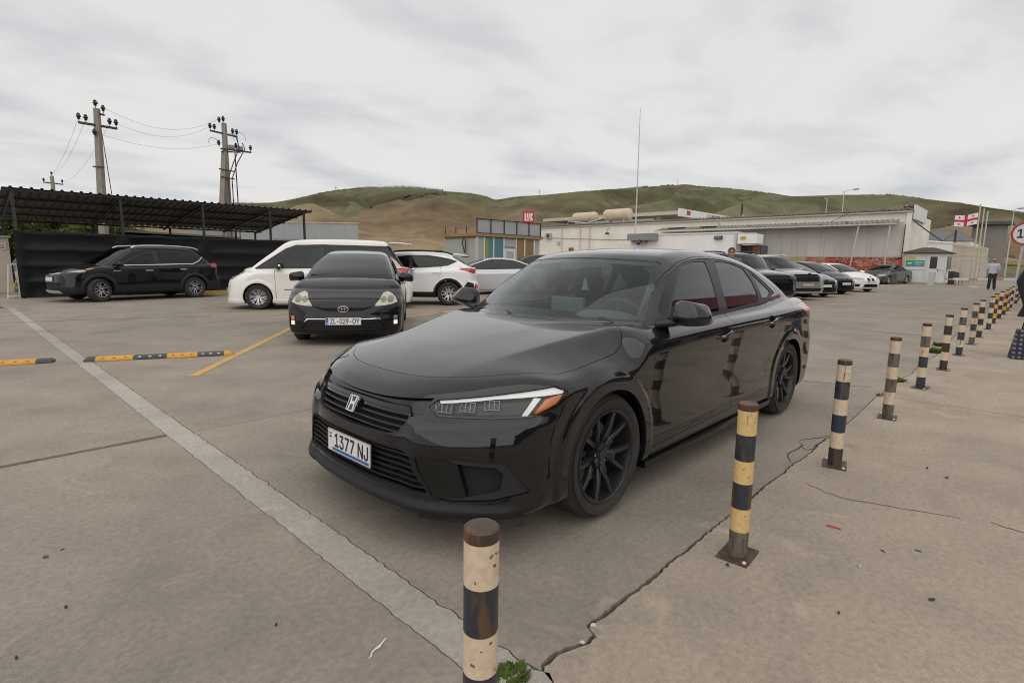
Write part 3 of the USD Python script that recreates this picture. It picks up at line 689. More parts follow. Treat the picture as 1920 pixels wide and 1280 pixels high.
    for sd in (1, -1):
        f = (lambda m: m) if sd > 0 else mirror_y
        for nm, g, hx, hz in (('front', door_f, -1.345, .828), ('rear', door_r, -2.245, .852)):
            d = ((B-B30)^f(P(g.buffer(-.0032))))-f(P(dlo))-wells
            cup = Manifold.sphere(1, 32).scale((.078, .04, .052)).translate((hx, .895, hz))
            d = d-f(cup)
            dp = obj('door', d, PAINT_BLACK, t)
            obj('handle_recess', (B20^f(Manifold.sphere(1, 32).scale((.088, .05, .06)).translate((hx, .895, hz))))-f(Manifold.sphere(1, 32).scale((.0775, .0395, .0515)).translate((hx, .895, hz))), GLOSS_BLACK, dp)
            c = np.array([[hx-.115, .889, hz+.014], [hx-.06, .911, hz+.008], [hx+.03, .913, hz-.004], [hx+.115, .891, hz-.016]])
            hd = Manifold.batch_hull([Manifold.sphere(.011, 12).scale((1, .7, 1.1)).translate(c[k]) for k in range(4)])
            hd = hd-box_m(hx-.07, hx+.075, .86, .897, hz-.03, hz+.03)
            obj('door_handle', f(hd), PAINT_BLACK, dp)
            obj('key_strip', f(rbox(hx-.03, hx+.09, .905, .9165, hz-.006, hz+.001, .002)), SILVER_TRIM, dp)
        win = unary_union([w_f, w_r, w_q])
        obj('window_trim', ((B4-B30)^f(P(dlo.buffer(-.002))))-f(P(win)), SATIN_BLACK, t)
        wl = unary_union([rpoly([(-.72, .93), (-.72, .962), (-1.5, .972), (-2.3, .998), (-2.5, 1.012), (-2.66, 1.05), (-2.72, 1.055), (-2.62, 1.028), (-2.48, .990), (-1.945, .972), (-1.435, .956)]).intersection(dlo.buffer(-.004))])
        for w in (w_f, w_r, w_q):
            obj('side_window', (B8-shrunk(B, .0115))^f(P(w.buffer(.002))), GLASS_TINT, t)
        ins = both_sides(unary_union([w_f, w_r, w_q]))
    Bc = B10
    obj('windscreen', (shrunk(B, .0025)-shrunk(B, .0065))^prism_z(scr.buffer(-.0012), .9, 1.5), GLASS_FRONT, t)
    obj('rear_window', (shrunk(B, .005)-shrunk(B, .009))^prism_z(back.buffer(-.003), .95, 1.5), GLASS_TINT, t)
    # black band round the screen, under the glass
    band = scr.difference(scr.buffer(-.045, join_style=1)); sensor = rpoly([(-.93, -.13), (-.93, .13), (-.80, .10), (-.77, .06), (-.77, -.06), (-.80, -.10)], .02)
    low = rpoly([(-.315-.40*y*y+.01, y) for y in np.linspace(-.73, .73, 15)]+[(-.375-.40*y*y, y) for y in np.linspace(.73, -.73, 15)])
    obj('screen_band', (shrunk(B, .010)-shrunk(B, .012))^prism_z(unary_union([band, low, sensor]).intersection(scr.buffer(-.004)), .9, 1.5), GLOSS_BLACK, t)
    # rear lamps
    obj('rear_lamp', ((shrunk(B, .002)-B30)^both(prism_y(tail_l.buffer(-.003), .36, 1.1)))^box_m(-4, 0, 0, 1, 0, 2), LAMP_RED, t)
    obj('rear_lamp', ((shrunk(B, .002)-B30)^both(prism_y(tail_l.buffer(-.003), .36, 1.1)))^box_m(-4, 0, -1, 0, 0, 2), LAMP_RED, t)
    # ---- inside
    cabin_floor = (B30^box_m(-3.7, .75, -1, 1, .0, .30))-wells
    obj('underbody', cabin_floor, LINER, t)
    eng = (B30^box_m(-.22, .80, -1, 1, .28, .70)).translate((-.02, 0, -.02))-wheel_wells(S, .36, .56, .5)
    obj('engine_bay', eng, LINER, t)
    dash_p = rpoly([(-.30, .60), (-.38, .915), (-.50, .935), (-.82, .935), (-.90, .90), (-.88, .74), (-.75, .60)], .03)
    dash = prism_y(dash_p, -.70, .70)^B30
    hump = Manifold.sphere(1, 32).scale((.22, .25, .07)).translate((-.68, .36, .925))
    obj('dashboard', dash+(hump^B30), DASH, t)
    obj('dashboard_screen', rbox(-.02, .02, -.16, .12, 0, .13, .01).translate((-.80, 0, .925)), plain('screen_grey', (.13, .14, .14), .4), t)
    tor = trimesh.creation.torus(.185, .016, 48, 12); st = to_m(tor)+rbox(-.17, .17, -.02, .02, -.02, .01, .008)+Manifold.cylinder(.03, .06, .05, 20)
    obj('steering_wheel', st.rotate((0, -66, 0)).translate((-.93, .36, .885)), CABIN, t)
    obj('inner_mirror', rbox(-.015, .015, -.12, .12, -.03, .03, .012).rotate((0, 10, 8)).translate((-.98, 0, 1.235)), CABIN, t)
    # a small hanging air freshener under the mirror
    tree = [(0, .055), (-.012, .04), (-.02, .015), (-.017, -.01), (-.028, -.02), (-.035, -.035), (.035, -.035), (.028, -.02), (.017, -.01), (.02, .015), (.012, .04)]
    obj('air_freshener', prism_x(rpoly(tree, .003), -.002, .002).translate((-.97, 0, 1.135)), mat('pale_green_card', {'p': ('principled_bsdf', {'base_color': (.28, .40, .35), 'roughness': .7})}, (), 'p.BSDF'), t)
    obj('freshener_string', tube([(-.97, 0, 1.19), (-.975, 0, 1.22)], .0015, 5), CABIN, t)
    seats(t, S)
    # ---- badge
    bp = np.array([at_nose(S, -.015, .597)+.006, -.0, .598])
    sl = math.atan2(float(curve(S['nose'])(np.array(.56)))-float(curve(S['nose'])(np.array(.63))), .07)
    def badge(g, d0, d1): return prism_x(shapely.affinity.scale(g, .74, .80, origin=(0, 0)), d0, d1).rotate((0, -math.degrees(sl), 0)).translate(tuple(bp))
    outer = Polygon([(-.044, .038), (.044, .038), (.038, -.038), (-.038, -.038)]).buffer(.012, quad_segs=6)
    inn = Polygon([(-.044, .038), (.044, .038), (.038, -.038), (-.038, -.038)]).buffer(.005, quad_segs=6)
    b = obj('badge', badge(outer.difference(inn), 0, .010), CHROME, t)
    obj('badge_back', badge(inn, -.002, .003), GLOSS_BLACK, b)
    hh = unary_union([Polygon([(s*.040, .040), (s*.022, .040), (s*.014, .004), (s*.019, -.040), (s*.034, -.040), (s*.031, 0)]) for s in (-1, 1)]+[Polygon([(-.017, .012), (.017, .012), (.016, -.006), (-.016, -.006)])])
    obj('badge_letter', badge(hh, .002, .009), CHROME, b)
    # ---- number plate (slightly proud of the lower grille, tilted with it)
    nx, pz = .955, .337
    number_plate(t, .392, .112, (nx, -.178, pz), (-.012, 1, 0), (-.03, 0, 1), '1377 NJ', size=.60, x0=.17, x1=.95, bluebar=True)
    # ---- mirrors
    for sd in (1, -1):
        f = (lambda m: m) if sd > 0 else mirror_y
        pts = [(-.64, .845, .965, .030), (-.64, .86, 1.010, .028), (-.60, .90, 1.055, .020), (-.62, .97, 1.045, .018), (-.67, 1.045, .985, .014), (-.66, 1.035, .952, .016), (-.63, .93, .945, .022), (-.72, .87, 1.045, .012), (-.735, 1.0, 1.035, .012), (-.74, 1.03, .955, .012), (-.735, .88, .945, .012), (-.545, .92, .985, .022), (-.565, .99, .985, .02)]
        hull = Manifold.batch_hull([Manifold.sphere(r, 20).translate((x, y, z)) for x, y, z, r in pts])
        mi = obj('wing_mirror', soft(f(hull), .013, 10, 14), PAINT_BLACK, t, smooth=True)
        obj('mirror_foot', f(Manifold.batch_hull([Manifold.sphere(.022, 12).translate(p) for p in ((-.60, .80, .945), (-.70, .80, .945), (-.62, .90, .965), (-.70, .90, .965))])), SATIN_BLACK, mi)
        obj('mirror_glass', f(box_m(-.752, -.749, .885, 1.02, .955, 1.03)), SILVER_TRIM, mi)
        # pillar trim in front of the door glass
    # ---- wipers, aerial, washer, gasket
    for y0, y1 in ((.62, .02), (-.02, -.60)):
        a = np.array([-.335-.4*y0*y0, y0, .945]); b_ = np.array([-.375-.4*y1*y1, y1, .985])
        obj('wiper', cat_([tube([a+(0.05, 0, -.01), a+(.03, -.1, .02), (a+b_)/2+(0.0, 0, .012), b_+(.01, 0, .012)], [.012, .010, .007, .005], 6), tube([(a+b_)/2+(-.01, .24, -.012), (a+b_)/2+(-.008, -.26, .0)], .006, 5)]), SATIN_BLACK, t)
    obj('cowl', (B30^prism_z(rpoly([(-.25-.36*y*y, y) for y in np.linspace(-.72, .72, 13)]+[(-.36-.40*y*y, y) for y in np.linspace(.72, -.72, 13)]), .80, .93)), SATIN_BLACK, t)
    # ---- wheels
    W = wheel_protos(.325, .235, .238, style_vee(math.radians(62)), RIM_BLACK, .070, tread=True, dish=.035, nuts=5)
    for k, (x, s) in enumerate(((0, 1), (-2.735, 1), (0, -1), (-2.735, -1))):
        w = put_wheel(W, t, (x, s*.7685, .325), 0 if s > 0 else math.pi, spin=(.15, .55, 0, 0)[k])
        hh2 = unary_union([Polygon([(q*.016, .016), (q*.009, .016), (q*.006, 0), (q*.008, -.016), (q*.013, -.016), (q*.012, 0)]) for q in (-1, 1)]+[sbox(-.006, -.003, .006, .004)])
        obj('cap_letter', Manifold.extrude(cs(hh2), .003).rotate((90, 0, 0)).mirror((0, 1, 0)).rotate((0, 0, 0)).translate((0, .075, 0)), CHROME, w)
    # fuel flap line, side sill blade
    for sd in (1, -1):
        f = (lambda m: m) if sd > 0 else mirror_y
        obj('sill_blade', f(Manifold.batch_hull([box_m(-2.36, -2.34, .80, .885, .165, .20), box_m(-.37, -.36, .80, .892, .165, .20), box_m(-1.4, -1.3, .80, .897, .160, .185)])), GLOSS_BLACK, t)
    # ---- nose (cut from the front of the skin only)
    L = lambda v: C.level(v, h=.024, cut=.24)
    B, B30, B70 = B.trim_by_plane((1, 0, 0), .24), B30.trim_by_plane((1, 0, 0), .24), L(-.075)
    B.num_tri(); B30.num_tri(); _sh.clear(); B4 = shrunk(B, .004); B8 = shrunk(B, .008)
    obj('grille_trim', (shrunk(B, .013)-B30)^prism_x(strip.buffer(-.0015), .4, 1.2), GLOSS_BLACK, t)
    gz = [(.612, .624)]
    pocket = B70
    obj('grille_back', (B70-L(-.10))^prism_x(grille.buffer(.01), .4, 1.2), LINER, t)
    for k, z in enumerate((.612, .584, .556, .530)):
        sl = ((shrunk(B, .006 if k == 0 else .012)-B30)^prism_x(sbox(-.5, z-.0035-.002*(k == 0), .5, z+.0035+.002*(k == 0)).intersection(grille.buffer(.003)), .4, 1.2))
        obj('grille_slat', sl, SATIN_BLACK if k else PAINT_BLACK, t)
    ring = grille.buffer(.004).difference(grille.buffer(-.007))
    obj('grille_frame', (shrunk(B, .003)-B30)^prism_x(ring, .4, 1.2), SATIN_BLACK, t)
    obj('lower_grille_back', (B70-L(-.10))^prism_x(lowg.buffer(.01), .4, 1.2), LINER, t)
    ring = lowg.buffer(.004).difference(lowg.buffer(-.010))
    obj('lower_grille_frame', (shrunk(B, .004)-B30)^prism_x(ring, .4, 1.2), MATTE_BLACK, t)
    for k in range(7):
        z = .443-.0265*k
        band = sbox(-.6, z-.004, .6, z+.004).intersection(lowg.buffer(.003))
        sl = (shrunk(B, .010)-B30)^prism_x(band, .4, 1.2)
        nubs = [box_m(-.1, 0, y-.005, y+.005, z-.012, z-.003).translate((at_nose(S, y, z)-.022, 0, 0)) for y in np.arange(-.42, .43, .12)+(.06 if k % 2 else 0)]
        obj('lower_grille_slat', sl+Manifold.batch_boolean(nubs, m3.OpType.Add), MATTE_BLACK, t)
    obj('front_lip', ((shrunk(B, -.004)-B30)^lip_zone)-wells-both(Fog)-LowG, MATTE_BLACK, t)
    # blade under the lip
    pl = [(at_nose(S, y, .21)+.022, y) for y in np.linspace(-.80, .80, 25)]
    blade = Polygon(pl+[(x-.16, y) for x, y in pl[::-1]])
    for sd in (1, -1):
        f = (lambda m: m) if sd > 0 else mirror_y
        arc = [(at_nose(S, y, .21)+.008, y) for y in np.linspace(.50, .80, 14)]
        wing = Polygon(arc+[(x-.07, y-.05) for x, y in arc[::-1]])
        obj('splitter_wing', f(prism_z(wing, .178, .198).warp(lambda p: (p[0], p[1], p[2]+.045*max(0, (p[1]-.72))/.12*1.0))), PAINT_BLACK, t)
        # bumper corner insert: a gloss black inner face, a matt surround and a pocket
        obj('fog_surround', f(((shrunk(B, .006)-B30)^prism_d(fog.buffer(-.003), A2, .3, 1.5))-prism_d(fogi, A2, .3, 1.5)), DARK_PLASTIC, t)
        obj('fog_pocket', f((L(-.05)-L(-.065))^prism_d(fogi.buffer(.012), A2, .3, 1.5)), GLOSS_BLACK, t)
        inner = rpoly(uz([(.886, .458, .453), (.81, .59, .455), (.785, .640, .437), (.765, .675, .289), (.82, .59, .277), (.845, .55, .274), (.876, .488, .38)], A2), .004)
        obj('fog_blank', f(biggest((shrunk(B, .005)-L(-.055))^prism_d(inner, A2, .3, 1.5))), GLOSS_BLACK, t)
        # head lamp
        hl = UsdGeom.Xform.Define(stage, path_of(t)+'/'+numbered(path_of(t), 'head_lamp'))
        obj('lamp_housing', f(((L(-.05)-L(-.06))^prism_d(lamp.buffer(.004), A1, .3, 1.4))+((B8-L(-.055))^prism_d(lamp.buffer(-.001).difference(lamp.buffer(-.006)), A1, .3, 1.4))), LAMP_DARK, hl)
        g1 = rpoly(uz([(.775, .500, .681), (.60, .69, .712), (.395, .836, .738), (.368, .880, .722), (.374, .874, .714), (.480, .823, .709), (.62, .69, .697), (.775, .510, .670)], A1), .002).intersection(lamp.buffer(-.005))
        obj('light_guide', f((shrunk(B, .009)-B30)^prism_d(g1, A1, .3, 1.4)), LAMP_WHITE, hl)
        g2 = rpoly(uz([(.490, .807, .702), (.470, .83, .700), (.548, .823, .634), (.566, .805, .634)], A1), .001).intersection(lamp.buffer(-.006))
        obj('light_guide', f((shrunk(B, .010)-B30)^prism_d(g2, A1, .3, 1.4)), LAMP_WHITE, hl)
        g3 = rpoly(uz([(.455, .843, .695), (.378, .884, .712), (.430, .884, .672), (.500, .835, .640), (.518, .832, .640)], A1), .003).intersection(lamp.buffer(-.006))
        obj('side_reflector', f((shrunk(B, .012)-B30)^prism_d(g3, A1, .3, 1.4)), AMBER, hl)
        for k in range(3):
            u0 = -.055+.105*k; zc_ = .655+.010*k
            fr = sbox(u0-.034, zc_-.020, u0+.034, zc_+.018)
            cells = fr.buffer(-.001).difference(unary_union([sbox(u0-.031+.0215*q, zc_-.017, u0-.031+.0215*q+.0185, zc_+.015) for q in range(3)]))
            obj('lamp_module', f((shrunk(B, .013)-shrunk(B, .020))^prism_d(cells.intersection(lamp.buffer(-.010)), A1, .3, 1.4)), LAMP_REFLECT, hl)
            obj('lamp_bowl', f((shrunk(B, .022)-B30)^prism_d(fr.intersection(lamp.buffer(-.010)), A1, .3, 1.4)), LAMP_DARK, hl)
        obj('lamp_fin', f((B30-L(-.05))^prism_d(unary_union([sbox(u, .63, u+.006, .668) for u in np.arange(-.16, -.075, .014)]).intersection(lamp.buffer(-.006)), A1, .3, 1.4)), PALE_GREY, hl)
        obj('lamp_lens', f((shrunk(B, .0015)-shrunk(B, .004))^prism_d(lamp.buffer(-.0015), A1, .3, 1.4)), LENS, hl)
    return t
saloon = build_front_saloon()
# ---------------------------------------------------------------- ground
def ground_mat(name, light, dark, warm, stain=0.5, agg=1.0):
    return mat(name, {
        'g': ('geometry', {}),
        'n0': ('noise_texture', {'scale': 0.16, 'detail': 5.0, 'roughness': 0.6, 'distortion': 0.6}),
        'n1': ('noise_texture', {'scale': 1.3, 'detail': 8.0, 'roughness': 0.62, 'distortion': 0.4}),
        'n2': ('noise_texture', {'scale': 38.0, 'detail': 4.0, 'roughness': 0.7}),
        'n3': ('noise_texture', {'scale': 260.0, 'detail': 2.0}),
        'mp': ('mapping', {'rotation': (0, 0, 0.35), 'scale': (0.5, 2.4, 1.0)}),
        'n4': ('noise_texture', {'scale': 0.9, 'detail': 6.0, 'roughness': 0.55, 'distortion': 0.8}),
        'n5': ('noise_texture', {'scale': 2.3, 'detail': 9.0, 'roughness': 0.72, 'distortion': 1.2}),
        'r0': ('rgb_ramp', {'ramp': [(0.28, dark), (0.5, light), (0.72, warm)]}),
        'r1': ('rgb_ramp', {'ramp': [(0.25, (0.72,)*3), (0.5, (1.0,)*3), (0.78, (1.2,)*3)]}),
        'r2': ('rgb_ramp', {'ramp': [(0.25, (0.74,)*3), (0.5, (1.0,)*3), (0.75, (1.22,)*3)]}),
        'r3': ('rgb_ramp', {'ramp': [(0.3, (1-0.26*agg,)*3), (0.5, (1.0,)*3), (0.72, (1+0.24*agg,)*3)]}),
        'r4': ('rgb_ramp', {'ramp': [(0.0, (1-0.30*stain,)*3), (0.40, (1.0,)*3), (0.66, (1.0,)*3), (0.85, (1+0.16*stain,)*3)]}),
        'vo': ('voronoi_texture', {'scale': 1.15, 'randomness': 1.0}), 'vo2': ('voronoi_texture', {'scale': 7.0, 'randomness': 1.0}), 'vd': ('vector_math', {'math_type': 'multiply_add', 'vector2': (.12, .12, .12)}),
        'r6': ('rgb_ramp', {'ramp': [(0.0, (0.70,)*3), (.055, (.84,)*3), (.10, (1, 1, 1))]}), 'r7': ('rgb_ramp', {'ramp': [(0.0, (0.66,)*3), (.045, (.86,)*3), (.07, (1, 1, 1))]}),
        'm6': ('mix_color', {'blend_type': 'multiply', 'fac': .9}), 'm7': ('mix_color', {'blend_type': 'multiply', 'fac': .8}),
        'r5': ('rgb_ramp', {'ramp': [(0.585, (0, 0, 0)), (0.635, (0.26,)*3), (0.72, (0.5,)*3)]}),
        'm1': ('mix_color', {'blend_type': 'multiply', 'fac': 1.0, 'use_clamp_result': False}), 'm2': ('mix_color', {'blend_type': 'multiply', 'fac': 1.0}),
        'm3': ('mix_color', {'blend_type': 'multiply', 'fac': 1.0}), 'm4': ('mix_color', {'blend_type': 'multiply', 'fac': 1.0}),
        'm5': ('mix_color', {'blend_type': 'mix', 'b': tuple(min(1, c*1.5) for c in light)}),
        'bs': ('math', {'math_type': 'multiply_add', 'value2': 0.5}),
        'bu': ('bump', {'strength': 0.55, 'distance': 0.004}),
        'p': ('principled_bsdf', {'roughness': 0.82, 'specular_ior_level': 0.3}),
    }, [('g.position', n+'.vector') for n in ('n0', 'n1', 'n2', 'n3', 'n5')]+[('g.position', 'mp.vector'), ('mp.vector', 'n4.vector'),
        ('n0.fac', 'r0.fac'), ('n1.fac', 'r1.fac'), ('n2.fac', 'r2.fac'), ('n3.fac', 'r3.fac'), ('n4.fac', 'r4.fac'), ('n5.fac', 'r5.fac'),
        ('r0.color', 'm1.a'), ('r1.color', 'm1.b'), ('m1.result', 'm2.a'), ('r2.color', 'm2.b'), ('m2.result', 'm3.a'), ('r3.color', 'm3.b'),
        ('m3.result', 'm4.a'), ('r4.color', 'm4.b'), ('m4.result', 'm5.a'), ('r5.color', 'm5.fac'), ('n1.color', 'vd.vector1'), ('g.position', 'vd.vector3'), ('vd.vector', 'vo.vector'), ('vd.vector', 'vo2.vector'), ('vo.distance', 'r6.fac'), ('vo2.distance', 'r7.fac'), ('m5.result', 'm6.a'), ('r6.color', 'm6.b'), ('m6.result', 'm7.a'), ('r7.color', 'm7.b'), ('m7.result', 'p.base_color'),
        ('n2.fac', 'bs.value1'), ('n3.fac', 'bs.value3'), ('bs.value', 'bu.height'), ('bu.normal', 'p.normal')], 'p.BSDF')
G_LOT = ground_mat('worn_grey_concrete', (.252, .217, .179), (.205, .179, .150), (.288, .245, .198), 0.9)
G_WALK = ground_mat('warm_concrete', (.318, .265, .209), (.268, .225, .179), (.358, .298, .232), 0.7)
G_STRIP = ground_mat('pale_mortar', (.33, .30, .26), (.25, .23, .20), (.39, .36, .31), 0.9, 1.2)
G_DIRT = ground_mat('joint_dirt', (.055, .046, .038), (.04, .034, .028), (.08, .066, .05), 0.4, 1.5)
G_LAND = ground_mat('dry_land', (.17, .15, .085), (.12, .12, .06), (.24, .18, .10), 0.5)
G_ROAD = ground_mat('asphalt_road', (.10, .095, .09), (.085, .08, .077), (.12, .112, .10), 0.5)
YELLOW_LINE = plain('yellow_road_paint', (.56, .34, .07), 0.7, var=0.55, vscale=9, col2=(.27, .20, .12), bump=.2, bscale=200)
obj('ground', bx(-700, 700, -700, 700, -.6, -.035), G_DIRT, kind='structure')
def jag(p0, p1, step, amp, seed):
    r = np.random.default_rng(seed); p0, p1 = np.array(p0, float), np.array(p1, float)
    L = np.linalg.norm(p1-p0); n = max(2, int(L/step)); d = (p1-p0)/L; q = np.array([-d[1], d[0]])
    w = np.cumsum(r.normal(0, 1, n+1)); w -= np.linspace(w[0], w[-1], n+1)
    w = w/(np.abs(w).max()+1e-9)*amp*.6+r.normal(0, amp*.35, n+1); w[0] = w[-1] = 0
    return p0+np.linspace(0, L, n+1)[:, None]*d+w[:, None]*q
def slab(name, pts, m, z=0.0, th=.06, kind='structure'):
    g = Polygon(pts)
    if not g.is_valid: g = g.buffer(0)
    return obj(name, extr(g, th, z-th), m, kind=kind, smooth=False)
# the joint between the lot and the pavement, as it wanders in the photograph, with its width
crack = [(1.03, 1.335, .010), (.99, 1.325, .028), (.94, 1.322, .024), (.84, 1.358, .022), (.775, 1.362, .020), (.755, 1.318, .020), (.66, 1.322, .024), (.56, 1.320, .026), (.41, 1.328, .022), (.26, 1.330, .024), (.12, 1.322, .020), (.05, 1.330, .022), (-.20, 1.326, .014), (-.47, 1.33, .012), (-.62, 1.326, .022), (-.79, 1.332, .024), (-1.05, 1.325, .018), (-1.3, 1.336, .020), (-1.49, 1.33, .016), (-1.68, 1.345, .012), (-1.88, 1.348, .014), (-2.1, 1.338, .010), (-2.33, 1.352, .010), (-3.03, 1.358, .008), (-4.06, 1.335, .010), (-4.6, 1.36, .010), (-5.4, 1.37, .012), (-5.84, 1.40, .010), (-6.62, 1.375, .012), (-7.74, 1.44, .012), (-10.47, 1.40, .012), (-11.5, 1.38, .012), (-16.5, 1.46, .012), (-30, 1.62, .012), (-60, 1.9, .012)]
r_ = np.random.default_rng(3)
cx = []
for a, b in zip(crack[:-1], crack[1:]):
    n = max(1, int(abs(b[0]-a[0])/.02)) if a[0] > -6 else 2
    for k in range(n):
        t = k/n; cx.append([a[i]*(1-t)+b[i]*t for i in range(3)])
cx = np.array(cx+[list(crack[-1])])
cx[:, 2] *= np.where(cx[:, 0] > .5, .62, .50)
cx[:, 1] += r_.normal(0, .0022, len(cx))
lotside = cx[:, :2]-np.stack([0*cx[:, 2], cx[:, 2]/2+np.abs(r_.normal(0, .0025, len(cx)))], 1)
walkside = cx[:, :2]+np.stack([0*cx[:, 2], cx[:, 2]/2+np.abs(r_.normal(0, .0025, len(cx)))], 1)
# broken corner pieces beside the joint
strip_l = jag((1.040, 1.315), (1.14, -16.0), .03, .010, 11)
strip_r = jag((1.205, 1.31), (1.30, -16.0), .03, .008, 12)
J1 = [(1.06, -2.10), (-3, -2.06), (-12, -1.98), (-40, -1.9), (-95, -1.8)]
def between(line, y0, y1): return [p for p in line if y0 <= p[1] <= y1]
def gap(pts, d): return [(x, y+d) for x, y in pts]
slab('lot_slab', list(lotside)+[(-95, 1.9)]+gap(J1, .004)[::-1]+between(strip_l, -2.09, 1.31)[::-1], G_LOT)
slab('lot_slab', gap(J1, -.004)+[(-95, -9.5), (1.10, -9.52)]+between(strip_l, -9.5, -2.11)[::-1], G_LOT)
slab('lot_slab', [(1.10, -9.53), (-95, -9.51), (-95, -60), (14, -60), (14, -30), (1.5, -20), (1.3, -16.0)]+between(strip_l, -16.0, -9.55)[::-1], G_LOT)
slab('concrete_strip', [(p[0]+.006, p[1]) for p in strip_l]+[(p[0]-.005, p[1]) for p in strip_r[::-1]]+[(1.20, 1.42), (1.08, 1.46), (1.02, 1.36)], G_STRIP)
slab('front_slab', list(between(strip_r, -2.14, 1.31))+[(16, -2.22), (16, 1.5), (1.22, 1.5)], G_LOT)
slab('front_slab', list(between(strip_r, -16, -2.145))+[(1.32, -16.1), (14, -16.1), (16, -2.226)], G_LOT)
slab('pavement', [tuple(p) for p in walkside if p[0] > -4.195]+[(-4.195, 1.355), (-4.20, 7.0), (1.0, 7.0), (1.5, 1.52), (1.07, 1.48)], G_WALK)
slab('pavement', [(-4.21, 1.355)]+[tuple(p) for p in walkside if p[0] < -4.21]+[(-60, 7.0), (-4.213, 7.0)], G_WALK)
slab('pavement', [(1.52, 1.515), (16, 1.515), (16, 7), (1.02, 7)], G_WALK)
slab('forecourt', [(16, 7.01), (-60, 7.01), (-60, 40), (16, 40)], G_LOT)
slab('exit_road', [(-95.2, 20), (-95.2, -1.7), (-112, -1.6), (-112, 30)], G_ROAD)
slab('main_road', [(-112.2, -120), (-122, -120), (-122, 120), (-112.2, 120)], G_ROAD)
obj('land', bx(-690, 690, -690, 690, -.30, -.045), G_LAND, kind='structure')
# fine cracks and old marks as narrow grooves filled with dirt (4 mm sheets)
def crackline(pts, w, name='hairline_crack', m=None, z=.003, label=None, seed=0, wob=.012, cat=None):
    p = chaikin(np.array(pts, float), 1, False); r = np.random.default_rng(seed)
    q = []
    for a, b in zip(p[:-1], p[1:]):
        n = max(1, int(np.linalg.norm(b-a)/.035))
        for k in range(n): q.append(a+(b-a)*k/n+r.normal(0, wob*.4, 2))
    q.append(p[-1]); q = np.array(q)
    d = np.gradient(q, axis=0); d /= np.linalg.norm(d, axis=1, keepdims=True)+1e-9; nrm = np.stack([-d[:, 1], d[:, 0]], 1)
    ww = w*(.5+.8*r.random(len(q)))[:, None]*np.sin(np.linspace(.15, np.pi-.15, len(q)))[:, None]
    g = Polygon(np.vstack([q+nrm*ww/2, (q-nrm*ww/2)[::-1]])).buffer(0)
    return obj(name, extr(g, .0018, z-.0018), m or G_DIRT, kind='structure', smooth=False)
def gpt(px, py):
    """Ground point that the photograph shows at (px, py) of 1920 x 1280."""
    d = (px-960)/FOC*RIGHT-(py-640)/FOC*UP+_f
    t = -EYE[2]/d[2]; p = EYE+d*t; return (float(p[0]), float(p[1]))
crackline([gpt(1500, 825), gpt(1540, 820), gpt(1555, 817)], .010, seed=1)
crackline([gpt(1500, 826), gpt(1505, 838), gpt(1478, 850), gpt(1476, 858), gpt(1487, 868)], .009, seed=2)
crackline([gpt(1505, 838), gpt(1517, 846), gpt(1535, 832), gpt(1550, 820)], .012, seed=3)
crackline([gpt(1510, 905), gpt(1560, 930), gpt(1640, 945), gpt(1745, 962), gpt(1800, 972)], .003, seed=4)
crackline([gpt(1860, 980), gpt(1890, 990), gpt(1925, 1000)], .003, seed=5)
crackline([gpt(1620, 620), gpt(1735, 630)], .02, seed=6, wob=.004)
crackline([gpt(1495, 713), gpt(1640, 727)], .010, seed=16, wob=.004)
crackline([gpt(0, 605), gpt(200, 598), gpt(400, 592)], .03, seed=7, wob=.01)
# ---- painted lines
def paintline(a, b, w, name='yellow_parking_line', z=.004):
    a, b = np.array(a, float), np.array(b, float); d = (b-a)/np.linalg.norm(b-a); n = np.array([-d[1], d[0]])*w/2
    r = np.random.default_rng(int(abs(a[0]*100))); L = np.linalg.norm(b-a); k = int(L/.05)+2
    s = np.linspace(0, 1, k)[:, None]
    e1 = a+(b-a)*s+n*(1+r.normal(0, .03, (k, 1))); e2 = a+(b-a)*s-n*(1+r.normal(0, .03, (k, 1)))
    return obj(name, extr(Polygon(np.vstack([e1, e2[::-1]])).buffer(0), .0015, z-.0015), YELLOW_LINE, kind='structure', smooth=False)
paintline((.45, -4.25), (-4.9, -11.25), .105)
paintline((-1.9, -11.95), (-8.6, -6.6), .105)
paintline((-4.9, -8.0), (-7.6, -8.75), .12)
paintline((-7.0, -11.2), (-9.6, -10.3), .11)
for k in range(9):
    paintline((-19.6-3.2*k, -3.2), (-23.2-3.2*k, -8.0), .11)
ARROW = [(0, .07), (1.0, .07), (1.0, .22), (1.75, 0), (1.0, -.22), (1.0, -.07), (0, -.07)]
def arrow(p, rz, bend=0.0):
    pts = [(x, y+bend*x*x) for x, y in ARROW]
    c, s = math.cos(rz), math.sin(rz)
    obj('painted_arrow', extr(Polygon([(p[0]+c*x-s*y, p[1]+s*x+c*y) for x, y in pts]), .0015, .0025), YELLOW_LINE, kind='structure', smooth=False)
arrow((-19.9, -1.9), math.radians(-18), -.12); arrow((-18.0, -.55), math.radians(160), -.12)
arrow((-44, -2.4), math.radians(170)); 
WHITE_LINE = plain('white_road_paint', (.5, .49, .46), .7, var=.4, vscale=6, col2=(.3, .28, .25))
obj('painted_arrow', extr(Polygon([(-44.5, -.3), (-47.5, -.9), (-47.5, -.55), (-44.5, 0)]), .0015, .0025), WHITE_LINE, kind='structure', smooth=False)
